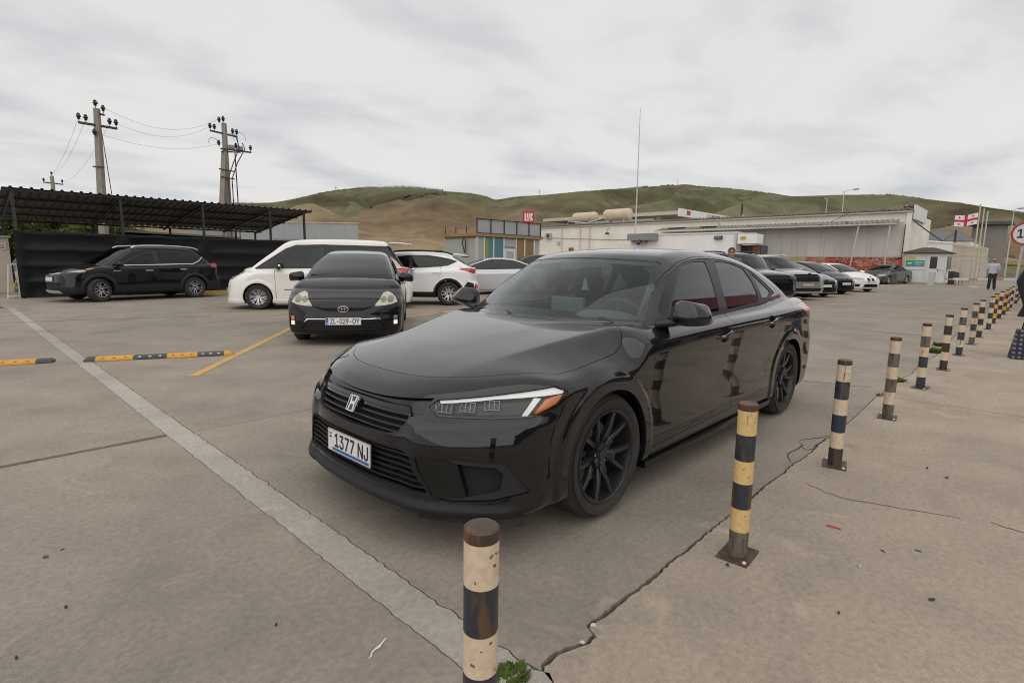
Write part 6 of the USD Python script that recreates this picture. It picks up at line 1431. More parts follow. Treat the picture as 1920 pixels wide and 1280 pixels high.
t = thing('litter_bin', 'dark green bin standing right of the guard booth', 'bin', (-50.4, -2.05, 0)); obj('body', to_m(revolve([(0, .02), (.20, .02), (.23, .9), (0, .9)], 18)), plain('bin_green', (.03, .05, .045), .6), t); obj('lid', to_m(revolve([(.24, .9), (.24, .98), (0, 1.02), (0, .9)], 18)), IRON, t)
t = thing('chair', 'black chair beside the green bin at the guard booth', 'chair', (-49.8, -1.65, 0), math.radians(30))
obj('seat', rbox(-.22, .22, -.22, .22, .42, .47, .02), SATIN_BLACK, t); obj('backrest', rbox(-.03, .02, -.22, .22, .5, .9, .02).rotate((0, -12, 0)).translate((-.12, 0, .05)), SATIN_BLACK, t)
for sx in (-1, 1):
    for sy in (-1, 1): obj('leg', bar((sx*.2, sy*.2, .43), (sx*.23, sy*.23, 0), .025), IRON, t)
t = thing('barrier_arm', 'white and red barrier arm lowered across the exit behind the man', 'barrier')
for k in range(14): obj('segment', bx(-44.05, -43.97, -2.3+.42*k, -2.3+.42*k+.415, .45+.012*k, .56+.012*k), WHITE_SIGN if k % 3 != 1 else plain('barrier_red%s' % 'abcdefghijklmn'[k], (.45, .2, .18), .6), t)
obj('pedestal', rbox(-44.3, -43.7, -2.75, -2.4, 0, 1.0, .03), ac, t)
t = thing('yard_wall', 'white boundary wall with cream railings beyond the guard booth', 'wall')
vv = [(-56.6, -2.62, -.1), (-96, -2.2, -.1), (-96, -2.2, 2.5), (-56.6, -2.62, 1.95)]
wallm = Manifold.hull_points(np.array([(x, y+dy, z) for x, y, z in vv for dy in (0, -.3)], np.float32)); obj('wall', wallm, RUSTY_W, t)
for k in range(42):
    x = -57.2-.78*k-.004*k*k; z0 = 1.97+.55*(-56.6-x)/39.4; y = -2.62-.15+.42*(-56.6-x)/39.4
    obj('railing_bar', bx(x-.10, x+.10, y-.04, y+.04, z0, z0+1.45-.1*(k % 2)), GUT, t)
for z in (.35, 1.2): obj('rail', bar((-57, -2.77, 1.97+z), (-95, -2.37, 2.5+z), .07), GUT, t)
t = thing('white_outbuilding', 'white flat roofed outbuilding behind the railings', 'building'); obj('wall', bx(-92, -76, -8, -2.9, 0, 4.2), WALL_WHITE, t); obj('roof', bx(-92.3, -75.7, -8.2, -2.8, 4.205, 4.4), ROOFG, t)
t = thing('round_kiosk_roof', 'dark round roof turret behind the flagpoles', 'turret'); x, y = at_px(1849, 120); obj('drum', to_m(revolve([(0, 0), (2.4, 0), (2.2, 8.2), (0, 8.2)], 20)).translate((x, y, 0)), plain('turret_grey', (.19, .17, .15), .8), t); obj('roof', to_m(revolve([(0, 8.2), (3.1, 8.2), (2.9, 8.7), (0, 9.2)], 20)).translate((x, y, 0)), STEEL, t)
t = thing('village_houses', 'row of low grey gabled houses behind the railings', 'houses')
stage.RemovePrim(t.GetPath()); used[('/World', 'village_houses')] -= 1
for k, (px, d_) in enumerate(((1733, 100), (1757, 98), (1790, 102))):
    x, y = at_px(px, d_); t = thing('gabled_house', ('leftmost', 'middle', 'rightmost')[k]+' grey gabled house showing above the cream railings', 'house', (x, y, 0), math.radians(5), 'grey gabled houses')
    obj('wall', bx(-3, 3, -1.7, 1.7, 0, 5.0), WALL_CREAM, t); g_ = Manifold.hull_points(np.array([(a, b, c) for a in (-3.2, 3.2) for b, c in ((-2.0, 4.95), (2.0, 4.95), (0, 6.6))], np.float32)); obj('roof', g_, GREYHALL2, t)
    for q in (-.8, .8): obj('window', bx(3.0, 3.03, q-.4, q+.4, 3.2, 4.4), DARKW, t)
t = thing('pipe_arch', 'long white pipe on stilts behind the guard booth', 'pipe'); obj('pipe', tube([(-66, -6.5, 3.9), (-70, -3.4, 3.7), (-74, -3.2, 3.6)], .12, 6), WHITE_SIGN, t); obj('stilt', bar((-66, -6.5, 0), (-66, -6.5, 3.9), .12), WHITE_SIGN, t)
for k, (x, y, h, lab) in enumerate(((-63.0, -1.72, 6.85, 'left flagpole of three, the one carrying the flag'), (-63.6, -1.46, 6.5, 'middle bare flagpole of the three'), (-64.2, -1.22, 6.3, 'right bare flagpole of the three'))):
    t = thing('flagpole', lab, 'flagpole', (x, y, 0)); obj('pole', tube([(0, 0, 0), (0, 0, h)], [.07, .05], 8), GUT, t); obj('finial', to_m(trimesh.creation.icosphere(2, .07)).translate((0, 0, h+.05)), GUT, t)
# flag: white cloth with a red cross and four small crosses, rippling towards the left
FW, FH = 1.62, 1.0
def flagpt(u_, v_, off=0.0):
    yy = -1.80-u_*FW; rip = .10*np.sin(u_*9+v_*1.5)*(.2+u_); xx = -62.95+rip+off; zz = 6.15-(1-v_)*FH-.16*u_+.05*np.sin(u_*7+1)
    return np.stack([xx, yy, zz], -1)
def flagpatch(u0, u1, v0, v1, off, n=18, m_=8):
    U, Vv = np.meshgrid(np.linspace(u0, u1, n), np.linspace(v0, v1, m_), indexing='ij'); A = flagpt(U, Vv, off).reshape(-1, 3); B_ = flagpt(U, Vv, off-.004).reshape(-1, 3)
    I = np.arange(n*m_).reshape(n, m_); Q = np.stack([I[:-1, :-1], I[1:, :-1], I[1:, 1:], I[:-1, 1:]], -1).reshape(-1, 4)
    return np.vstack([A, B_]), np.vstack([Q, Q[:, ::-1]+len(A)])
t = thing('national_flag', 'white flag with one large and four small red crosses on the left flagpole', 'flag')
obj('cloth', flagpatch(0, 1, 0, 1, 0, 40, 16), plain('flag_white', (.66, .66, .67), .8), t, smooth=True)
FR = plain('flag_red', (.50, .02, .03), .8)
obj('cross_bar', flagpatch(0, 1, .40, .60, .006, 40, 6), FR, t, smooth=True); obj('cross_bar', flagpatch(.435, .565, 0, .398, .006), FR, t, smooth=True); obj('cross_bar', flagpatch(.435, .565, .602, 1, .006), FR, t, smooth=True)
for u_ in (.21, .79):
    for v_ in (.2, .8):
        obj('small_cross', flagpatch(u_-.06, u_+.06, v_-.03, v_+.03, .006, 6, 3), FR, t, smooth=True); obj('small_cross', flagpatch(u_-.02, u_+.02, v_+.031, v_+.1, .006, 4, 4), FR, t, smooth=True); obj('small_cross', flagpatch(u_-.02, u_+.02, v_-.1, v_-.031, .006, 4, 4), FR, t, smooth=True)
obj('power_cable', tube([(-51.2, -4.9, 4.9), (-55, -4.2, 4.1), (-60, -3.8, 3.6), (-64, -3.3, 4.6)], .045, 6), IRON, label='black cable sagging from the warehouse corner to a post', cat='cable')
obj('cable_post', bar((-64, -3.3, 0), (-64, -3.3, 4.75), .16), IRON, label='dark post between the railings and the flagpoles', cat='post')
# roadside beyond the exit
obj('yellow_guard_rail', cat_([bar((-123, -9, 2.2), (-123, 14, 2.6), .25), ]), KERB_Y, label='long yellow rail across the road beyond the exit', cat='guard rail')
obj('roadside_bank', Manifold.hull_points(np.array([(-124, -40, -.2), (-124, 60, -.2), (-140, 60, -.2), (-140, -40, -.2), (-127, -40, 1.6), (-127, 60, 1.6), (-138, 60, 1.4), (-138, -40, 1.4)], np.float32)), plain('bank_grass', (.10, .105, .045), .9, var=.6, vscale=.4, col2=(.2, .16, .09)), kind='structure')
instancer('roadside_bushes', blob(5, .5, 2), LEAFM, [(-141-6*r_.random(), -35+1.5*k, 1.0) for k in range(40)], [(1.4+r_.random()*1.2, 1.3+r_.random(), .9+r_.random()*.7) for k in range(40)], label='dark green bushes along the far side of the road', cat='bushes')
# ---------------------------------------------------------------- speed sign
t = thing('speed_sign', 'round speed limit sign reading 10 on a grey steel post', 'road sign', (-23.65, 1.93, 0), math.radians(5))
obj('post', tube([(0, 0, 0), (.03, .03, 1.3), (.05, .10, 2.85)], .042, 10), ac, t)
disc = lambda r0, r1, x0_, x1_: to_m(revolve([(r0, x0_), (r1, x0_), (r1, x1_), (r0, x1_)], 48)).rotate((0, 90, 0)).translate((0, .09, 2.47))
obj('disc', disc(0, .40, .09, .10), WHITE_SIGN, t); obj('red_ring', disc(.335, .402, .1005, .104), plain('sign_ring_red', (.36, .025, .03), .4), t)
obj('number', letters('10', .29, .004, (.1015, -.14, 2.33), (0, 1, 0), (0, 0, 1), True, width=.40), PLATE_INK, t)
obj('clamp', bx(.03, .09, .04, .16, 2.4, 2.5), ac, t)
# ---------------------------------------------------------------- petrol station on the camera's right: seen in the car's side windows and paint
t = thing('forecourt_canopy', 'red edged petrol station canopy across the forecourt, mirrored in the side windows', 'canopy')
RED_F = plain('fascia_red', (.30, .02, .03), .4)
obj('fascia', bx(-42, -13, 6.0, 6.2, 4.9, 6.0), RED_F, t); obj('fascia', bx(-13, -12.8, 6.0, 20, 4.9, 6.0), RED_F, t); obj('fascia', bx(-42.2, -42, 6, 20, 4.9, 6), RED_F, t)
obj('roof', bx(-42, -13, 6.2, 20, 4.95, 5.6), plain('canopy_soffit', (.10, .10, .105), .8), t)
for x in (-17, -28, -39):
    for y in (9, 17): obj('column', bx(x-.25, x+.25, y-.25, y+.25, 0, 4.95), GREYHALL2, t)
t = thing('station_shop', 'dark glazed station shop under the red edged canopy', 'shop'); obj('wall', bx(-46, 14, 20.2, 28, 0, 4.6), plain('shop_dark', (.04, .04, .042), .6), t)
for k in range(12): obj('shop_window', bx(-44+4.7*k, -40+4.7*k, 20.05, 20.2, .4, 3.2), DARKW, t)
obj('shop_fascia', bx(-46, 14, 20.0, 20.2, 3.4, 4.4), RED_F, t)
# ---------------------------------------------------------------- the other cars
def template(wb, fo, ro, W, H, r, zn, zc, xc, xh, xe, xb, zd, belt=.95, belt_r=None, belly=.20, nose=None, tail=None, tumble=.20, grid=.032, plan=(.34, 3), tplan=(.22, 3.2), **kw):
    """A body from its main lengths: cowl (xc, zc), screen header xh, roof end xe, backlight foot (xb, zd)."""
    h = W/2; xr = -wb-ro; belt_r = belt_r or belt+.04
    nose = nose or [(.1, fo-.10), (belly, fo-.06), (belly+.08, fo-.01), (.42, fo), (.55, fo-.01), (zn-.10, fo-.04), (zn-.03, fo-.09), (zn+.02, fo-.16), (zn+.10, fo-.35)]
    tail = tail or [(.12, xr+.10), (belly, xr+.06), (.38, xr), (.6, xr+.01), (.75, xr+.06), (zd, xr+.08), (zd+.1, xr+.12)]
    B = [(xr, belt_r), (xc-.1, belt), (fo, belt-.06)]
    lo = [(z+0*0, 0) for z in ()]
    side = [(.10, h*.86), (belly-.01, h*.93), (belly+.07, h*.972), (.42, h*.985), (.60, h*.992), ([(a, b-.14) for a, b in B], h*.995), ([(a, b-.07) for a, b in B], h*.975), (B, h*.91), ([(a, b+.10) for a, b in B], h*.84)]
    bon = [(xr-.2, zd-.06), (xr+.05, zd-.015), (xb, zd), (xb+.4, min(zd, belt_r)-.02), (-wb*.5, belt-.02), (xc-.12, zc-.02), (xc, zc-.005)]+[(xc+(fo-.30-xc)*q, zc-.005-(zc-zn-.045)*(q**1.35)) for q in (.25, .5, .75, 1.0)]+[(fo-.20, zn+.005), (fo-.12, zn-.035), (fo-.05, zn-.10)]
    pk = (xh+xe)*.5
    roof = [(xr-.4, zd-.9), (xb-.22, zd-.17), (xb, zd), ((xb+xe)/2, (zd+H-.03)/2+.03), (xe, H-.035), ((xe+pk)/2, H-.006), (pk, H), ((pk+xh)/2, H-.012), (xh, H-.065), ((xh+xc)/2, (H-.06+zc)/2+.03), (xc, zc), (xc+.2, zc-.17), (fo, zc-.8)]
    roof = [p for i, p in enumerate(sorted(roof)) if i == 0 or p[0]-sorted(roof)[i-1][0] > .01]
    cab = [(.6, h*.93), (belt, [(xr, h*.78), (-wb, h*.86), (-wb*.5, h*.885), (xc-.2, h*.87), (xc+.2, h*.82)]), (H-.08, [(xr, h*.64-tumble*.3), (-wb, h*.885-tumble), (-wb*.5, h*.885-tumble), (xc, h*.885-tumble)]), (H+.06, [(xr, h*.5-tumble*.3), (-wb, h*.74-tumble), (xc, h*.74-tumble)])]
    S = dict(x_front=fo+.02, x_rear=xr-.02, half_width=h, height=H, wheelbase=wb, wheel_r=r, grid=grid, side=side, nose=nose, tail=tail, bonnet=bon, roof=roof, cabin_side=cab,
             roof_mid=(xh-.3, xe), screen_curve=.36, backlight_curve=.12, roof_crown=.06, crown=.03, deck_x=-.5, nose_plan=plan, tail_plan=tplan, flare=.015, flare_r=r+.09, belly=belly, nose_turn=.16,
             round={'front': .07, 'rear': .08, 'top': .05, 'roof': .09, 'belt': .02, 'belly': .03}, ztop=belt+.35, xc=xc, xh=xh, xe=xe, xb=xb, zc=zc, zd=zd, belt=belt, belt_r=belt_r, fo=fo, zn=zn)
    S.update(kw); return S
def auto_windows(C, S, x0, x1, pillars, gap=.05, lift=.05, drop=.085, quarter=None):
    """Side glass between the belt and the roof line from x0 (front) to x1 (rear), split at the pillars."""
    xs = np.linspace(x1, x0, 60)
    bl = np.interp(xs, [-S['wheelbase'], S['xc']], [S['belt_r'], S['belt']])+lift
    up = C.Rc(xs+S['screen_curve']*.42*sstep((xs-S['xh']+.5)/.5)-S['backlight_curve']*.42*sstep((S['xe']+.1-xs)/.4))-drop
    ok = up > bl+.02
    g = Polygon(np.vstack([np.stack([xs[ok], bl[ok]], 1), np.stack([xs[ok], up[ok]], 1)[::-1]])).buffer(-.012).buffer(.012)
    wins = g
    for (xa, xb2, w) in pillars: wins = wins.difference(LineString([(xa, .5), (xb2, 2.2)]).buffer(w/2, cap_style=2))
    return g.buffer(.018), [q.buffer(-.008).buffer(.008) for q in poly_list(wins)]
def generic_car(name, label, cat, S, loc, rz, paint, wheel, group=None, pillars=(), win=None, x01=None, lamps=(), pieces=(), plate=None, rear_plate=None, side_glass=None, screen_glass=None, rails=None, handles=(), mirrors=True, doors=True, clad=None, spin=0, steer=0, seatz=.35, trim=None, interior=True, back=True):
    t = thing(name, label, cat, loc, rz, group)
    C = Car(S); h = S['half_width']; B = C.level(0); B40 = C.level(-.045) if S['grid'] < .04 else skin_in(B, .04); sk = {}
    ly = {}
    xcut = {'f': ((1, 0, 0), S['fo']-1.0), 'r': ((-1, 0, 0), -(S['x_rear']+.85))}
    def zoned(nm, zone):
        if zone is None: return B if nm == 'B' else B40
        if (nm, zone) not in sk:
            sk[nm, zone] = (B if nm == 'B' else B40).trim_by_plane(*xcut[zone]); sk[nm, zone].num_tri()
        return sk[nm, zone]
    def sh(d, zone=None):
        d = round(d/.002)*.002
        if (d, zone) not in sk: sk[d, zone] = skin_in(zoned('B', zone), d)
        return sk[d, zone]
    def layer(a, b=None, zone=None):
        k = (round(a/.002), None if b is None else round(b/.002), zone)
        if k not in ly:
            ly[k] = sh(a, zone)-(zoned('D', zone) if b is None else sh(b if round(b/.002) > k[0] else a+.0021, zone)); ly[k].num_tri()
        return ly[k]
    r = S['wheel_r']; wells = wheel_wells(S, r+.035, h-.32, .5)
    side_clip = None
    dlo, wins = win if win else auto_windows(C, S, *(x01 or (S['xc']-.12, S['xb']+.25)), pillars)
    p0, pv = np.array([S['xc']-.15, h*.84, S['zc']]), np.array([S['xh']-S['xc']-.05, -.12, S['height']-.06-S['zc']])
    nrm = np.cross(pv, np.array([1, 1, 0])/math.sqrt(2)); nrm /= np.linalg.norm(nrm); nrm = nrm if nrm[0] < 0 else -nrm
    P = lambda g: prism_y(g, h*.42, h+.2).trim_by_plane(tuple(nrm), float(nrm@(p0+np.array([.02, 0, 0]))))
    ys = np.linspace(-h*.80, h*.80, 15); yt = np.linspace(-h*.63, h*.63, 13); c = S['screen_curve']
    scr = rpoly([(S['xc']-.03-c*y*y, y) for y in ys]+[(S['xh']-.0-c*y*y, y) for y in yt[::-1]], .03); Scr = prism_z(scr, S['zc']-.06, S['height']+.2)
    cut = [wells, both(P(dlo)), Scr]
    if back and 'cabin_rear' not in S:
        bk = rpoly([(S['xe']-.10, -h*.58), (S['xe']-.10, h*.58), (S['xb']+.05, h*.62), (S['xb']+.05, -h*.62)], .04); Bk = prism_z(bk, S['zd']-.02, S['height']+.2); cut.append(Bk)
    elif back:
        zb0, zb1, wb_ = S.get('gate_glass', (S['zd']+.02, S['height']-.20, h*.70)); bk = rpoly([(-wb_*.88, zb1), (wb_*.88, zb1), (wb_, zb0), (-wb_, zb0)], .05); Bk = prism_x(bk, S['x_rear']-.1, S['xe']-.02); cut.append(Bk)
    shell = B-B40
    cuts = []
    fronts = []
    for kind, nm, g, ang, depth, m_, sided in pieces:
        pr = prism_x(g, S['fo']-.8, S['fo']+.2) if ang is None else (prism_d(g, ang, S['fo']-.9, S['fo']+1.2) if ang < 2 else (prism_x(g, S['x_rear']-.2, S['x_rear']+.75) if ang == 9 else prism_y(g, h*.45, h+.2)))
        lst = [pr, mirror_y(pr)] if sided else [pr]
        for q in lst: fronts.append((kind, nm, q, depth, m_)); cuts.append(q)
    def zone_of(q):
        bb = q.bounding_box(); return 'f' if bb[0] >= S['fo']-.99 else ('r' if bb[3] <= S['x_rear']+.84 else None)
    obj('body', shell-Manifold.batch_boolean(cut+cuts+([] if clad is None else [both(prism_y(clad, h*.6, h+.2))]), m3.OpType.Add), paint, t)
    if clad is not None:
        for f in (lambda m: m, mirror_y): obj('cladding', (layer(-.006)^f(prism_y(clad, h*.6, h+.2)))-wells, MATTE_BLACK, t)
    for kind, nm, q, depth, m_ in fronts:
        if kind == 'slats':
            z0, z1 = q.bounding_box()[2], q.bounding_box()[5]
            zn_ = zone_of(q); obj(nm, layer(.03, None, zn_)^q, LINER, t)
            n = depth
            for k in range(n):
                z = z0+(z1-z0)*(k+.5)/n; obj('grille_slat', (layer(.006, .03, zn_)^q)^box_m(-9, 9, -2, 2, z-.007, z+.007), m_, t)
        else:
            obj(nm, layer(depth, None, zone_of(q))^q, m_, t)
    gl = side_glass or GLASS_TINT
    pil = unary_union(wins)
    for f in (lambda m: m, mirror_y):
        obj('window_trim', (layer(.002)^f(P(dlo)))-f(P(pil)), SATIN_BLACK, t)
        for w in wins: obj('side_window', layer(.006, .011)^f(P(w)), gl, t)
    obj('windscreen', layer(.004, .009)^Scr, screen_glass or GLASS_MID, t)
    if back: obj('rear_window', layer(.004, .009)^Bk, gl, t)
    floor = (B40^box_m(S['x_rear'], S['fo']-.06, -h, h, .0, .48))-wheel_wells(S, r+.04, h-.33, .5)
    obj('underbody', floor, LINER, t)
    bay = (B40^box_m(S['xc']+.15, S['fo']-.10, -h*.7, h*.7, .4, S['zn']-.05)); obj('engine_bay', bay, LINER, t)
    if interior:
        obj('dashboard', prism_y(rpoly([(S['xc']+.10, .6), (S['xc']-.02, S['zc']-.04), (S['xc']-.45, S['zc']-.03), (S['xc']-.5, .62)], .03), -h*.76, h*.76)^B40, CABIN, t)
        xs_ = S['xh']-.25
        seats(t, S, seatz, ((xs_, .38), (xs_, -.38)), xs_-.95)
        st = to_m(trimesh.creation.torus(.18, .017, 28, 8)); obj('steering_wheel', st.rotate((0, -66, 0)).translate((S['xc']-.58, .38, S['zc']-.07)), CABIN, t)
    for k, (hx, hz, m_) in enumerate(handles):
        yy = float(C.Ys(np.array(hx), np.array(hz)))
        for s in (1, -1): obj('door_handle', rbox(hx-.10, hx+.10, s*(yy+.022)-.012, s*(yy+.022)+.012, hz-.014, hz+.014, .008, 6), m_, t)
    if mirrors:
        mx, mz = S.get('mirror', (S['xc']-.42, S['belt']+.07)); my = h*.93
        for s in (1, -1):
            mi = Manifold.batch_hull([Manifold.sphere(q, 10).translate(p) for p, q in (((mx, s*(my+.03), mz), .06), ((mx, s*(my+.17), mz+.02), .055), ((mx-.05, s*(my+.19), mz-.03), .045), ((mx-.06, s*(my+.04), mz+.05), .05), ((mx+.05, s*(my+.08), mz), .04))])
            q = obj('wing_mirror', mi, paint if S.get('mirror_paint', True) else GLOSS_BLACK, t); obj('mirror_foot', Manifold.batch_hull([Manifold.sphere(.03, 8).translate((mx, s*(my-.05), mz-.06)), Manifold.sphere(.03, 8).translate((mx, s*(my+.06), mz-.04))]), SATIN_BLACK, q)
    if rails:
        xa, xb2, z, m_ = rails
        for s in (1, -1):
            yy = s*(S['half_width']-.29); pts = [(xa, yy, z-.05), (xa-.15, yy, z+.025), ((xa+xb2)/2, yy, z+.045), (xb2+.2, yy, z+.01), (xb2, yy, z-.06)]
            obj('roof_rail', tube(chaikin(pts, 2, False), .024, 8), m_, t)
    if plate: plate(t)
    W, track = wheel, h-.115
    for k, (x, s) in enumerate(((0, 1), (-S['wheelbase'], 1), (0, -1), (-S['wheelbase'], -1))):
        put_wheel(W, t, (x, s*track, r), (0 if s > 0 else math.pi)+(steer if x == 0 else 0), spin=.3*k+spin)
    return t, C, lambda a, b: layer(a, b)
def front_plate(S, z, text, W=.52, H=.112, blue=.045, size=.62, dx=.012, **kw):
    cf = float(curve(S['nose'])(np.array(z+H/2)))
    return lambda t: number_plate(t, W, H, (cf+dx, -W/2, z), (0, 1, 0), (-.08, 0, 1), text, size=size, blue=blue, x0=(blue/W+.05 if blue else .06), x1=.95, **kw)
def oval_badge(t, x, y, z, w, hgt, n=28):
    a = np.linspace(0, 2*np.pi, n)[:-1]
    def ring(cx, cz, rx, rz, th): return Polygon([(cx+rx*math.cos(q), cz+rz*math.sin(q)) for q in a]).difference(Polygon([(cx+(rx-th)*math.cos(q), cz+(rz-th)*math.sin(q)) for q in a]))
    g = unary_union([ring(0, 0, w, hgt, w*.14), ring(0, -.0, w*.34, hgt*.92, w*.13), ring(0, hgt*.28, w*.78, hgt*.42, w*.13)])
    obj('badge', prism_x(g, 0, .008).translate((x, y, z)), CHROME, t)
def bar_badge(t, x, y, z, w, hgt): obj('badge', prism_x(Point(0, 0).buffer(1, quad_segs=8), 0, .008).scale((1, w, hgt)).translate((x, y, z)), CHROME, t)
Wh_r = wheel_protos(.345, .225, .225, [(k*math.pi/5*2+q*.17, k*math.pi/5*2+q*.24, .026, .022) for k in range(5) for q in (-1, 1)], RIM_DARK, .06, face=RIM_SILVER, cap=RIM_DARK)
Wh_v = wheel_protos(.325, .205, .208, [(k*math.pi/4+q*.10+.1, k*math.pi/4+q*.15+.1, .024, .028) for k in range(8) for q in (-1, 1)], RIM_DARK, .05, face=RIM_SILVER, cap=RIM_SILVER)
Wh_c = wheel_protos(.350, .225, .222, style_y5(.30, .060, .030, .4, .10), RIM_BLACK, .07, face=RIM_SILVER, cap=RIM_BLACK)
Wh_g = wheel_protos(.325, .205, .215, style_multi(5, .09, .075, .2), RIM_DARK, .06, face=RIM_SILVER, disc=False)
Wh_d = wheel_protos(.33, .215, .225, style_multi(10, .035, .03, .2), RIM_DARK, .06, disc=False)
# ---- dark estate car (off-roader) side-on at the left
S = template(2.66, .90, 1.02, 1.845, 1.655, .345, .90, 1.07, .02, -.86, -2.70, -3.40, 1.16, belt=1.045, belt_r=1.13, belly=.24, grid=.032, tumble=.20, cabin_rear=(-3.43, .38), gate_glass=(1.16, 1.48, .62), mirror=(-.50, 1.08), wheel=0)
clad = unary_union([Point(0, .345).buffer(.44), Point(-2.66, .345).buffer(.44), sbox(-2.3, .2, -.3, .46), sbox(-3.65, .2, -2.9, .56), sbox(.3, .2, .9, .44)]).difference(sbox(-5, 1, 2, 2))
w1 = rpoly([(-.62, 1.06), (-.80, 1.17), (-1.02, 1.29), (-1.26, 1.40), (-1.53, 1.455), (-1.54, 1.085)], .02); w2 = rpoly([(-1.66, 1.088), (-1.655, 1.463), (-2.05, 1.468), (-2.40, 1.45), (-2.475, 1.118)], .02); w3 = rpoly([(-2.50, 1.12), (-2.43, 1.448), (-2.80, 1.40), (-3.02, 1.34), (-2.86, 1.21), (-2.70, 1.13)], .02)
dlo = rpoly([(-.48, 1.045), (-.72, 1.18), (-1.0, 1.33), (-1.25, 1.43), (-1.55, 1.49), (-2.1, 1.50), (-2.55, 1.475), (-3.0, 1.40), (-3.10, 1.36), (-2.90, 1.19), (-2.72, 1.10), (-1.6, 1.06)], .02)
A3 = math.radians(45)
pcs = [('lamp', 'head_lamp', rpoly([(.28, .905), (.45, .955), (.70, .945), (.78, .90), (.60, .86), (.36, .85)], .01), 3, .004, LAMP_GREY, True),
       ('slats', 'grille', rpoly([(-.52, .86), (.52, .86), (.50, .78), (-.50, .78)], .01), None, 2, CHROME, False), ('p', 'lower_grille', rpoly([(-.60, .56), (.60, .56), (.52, .36), (-.52, .36)], .02), None, .03, LINER, False),
       ('p', 'skid_plate', rpoly([(-.50, .34), (.50, .34), (.62, .26), (-.62, .26)], .01), None, -.006, SILVER_TRIM, False),
       ('lamp', 'rear_lamp', rpoly([(-3.23, 1.0), (-3.20, 1.10), (-3.40, 1.11), (-3.60, 1.09), (-3.62, .99), (-3.45, .985)], .02), 3, .002, LAMP_RED, True)]
t, C, sh = generic_car('dark_crossover', 'black crossover with silver roof rails parked side-on against the black tarpaulin', 'car', S, (0, 0, 0), 0, PAINT_BLACK2, Wh_r, win=(dlo, [w1, w2, w3]), pieces=pcs, clad=clad, rails=(-.98, -2.95, 1.625, RIM_SILVER), handles=((-1.32, .90, CHROME), (-2.32, .93, CHROME)), plate=front_plate(S, .60, '', blue=.04), steer=.35, side_glass=GLASS_MID)
for s in (1, -1):
    ln = LineString([(-.50, 1.055), (-1.6, 1.078), (-2.70, 1.11), (-2.90, 1.20), (-3.09, 1.37)]).buffer(.011); q = prism_y(ln, .3, 1.2); obj('chrome_strip', sh(-.004, .006)^(q if s > 0 else mirror_y(q)), CHROME, t)
    q = prism_y(rpoly([(.30, .955), (.16, .975), (.10, .965), (.26, .925)], .004), .3, 1.2); obj('side_reflector', sh(-.002, .006)^(q if s > 0 else mirror_y(q)), AMBER, t)
    q = prism_y(rpoly([(-.36, .885), (-.56, .892), (-.56, .910), (-.36, .903)]), .5, 1.2); obj('side_badge', sh(-.003, .006)^(q if s > 0 else mirror_y(q)), SILVER_TRIM, t)
    for xs_ in ((-.42, -.40), (-1.60, -1.585)):
        q = prism_y(LineString([(xs_[0], .46), (xs_[1], 1.05)]).buffer(.006), .5, 1.2); obj('door_seam', sh(-.0008, .004)^(q if s > 0 else mirror_y(q)), LINER, t)
    q = prism_y(LineString([(-2.42, 1.10), (-2.46, .95), (-2.36, .78)]).buffer(.006), .5, 1.2); obj('door_seam', sh(-.0008, .004)^(q if s > 0 else mirror_y(q)), LINER, t)
def off(x, y, dx, dy, a): return (x+dx*math.cos(a)-dy*math.sin(a), y+dx*math.sin(a)+dy*math.cos(a), 0)
def place(t, loc, rz):
    x = UsdGeom.Xformable(t); ops = x.GetOrderedXformOps(); ops[0].Set(Gf.Vec3d(*map(float, loc))); ops[1].Set(math.degrees(rz))
place(t, (-.62, -17.95, 0), math.radians(11))
# ---- white van
S = template(2.86, .86, 1.08, 1.70, 1.84, .325, .84, 1.06, .34, -.72, -3.2, -3.74, 1.12, belt=1.02, belt_r=1.10, belly=.16, grid=.032, tumble=.14, cabin_rear=(-3.88, .10), gate_glass=(1.12, 1.62, .66), mirror=(-.50, 1.10), roof_crown=.03, mirror_paint=False, tplan=(.10, 4), plan=(.46, 2.7),
    nose=[(.1, .82), (.16, .86), (.25, .88), (.42, .87), (.55, .855), (.70, .83), (.80, .78), (.86, .70), (.95, .48)])
S['round'].update(roof=.07, gate=.05, rear=.05)
wq = rpoly([(-.06, 1.075), (-.36, 1.31), (-.60, 1.47), (-.66, 1.44), (-.52, 1.08)], .02); wf = rpoly([(-.62, 1.085), (-.78, 1.42), (-.88, 1.55), (-1.05, 1.60), (-1.62, 1.62), (-1.62, 1.10)], .03); wr = rpoly([(-1.74, 1.10), (-1.74, 1.63), (-2.65, 1.63), (-2.65, 1.12)], .03); wb_ = rpoly([(-2.75, 1.12), (-2.75, 1.63), (-3.45, 1.60), (-3.58, 1.15)], .03)
dlo = rpoly([(.10, 1.03), (-.40, 1.37), (-.70, 1.57), (-.95, 1.665), (-1.6, 1.69), (-3.5, 1.67), (-3.62, 1.5), (-3.68, 1.12), (-1.7, 1.07), (-.5, 1.05)], .02)
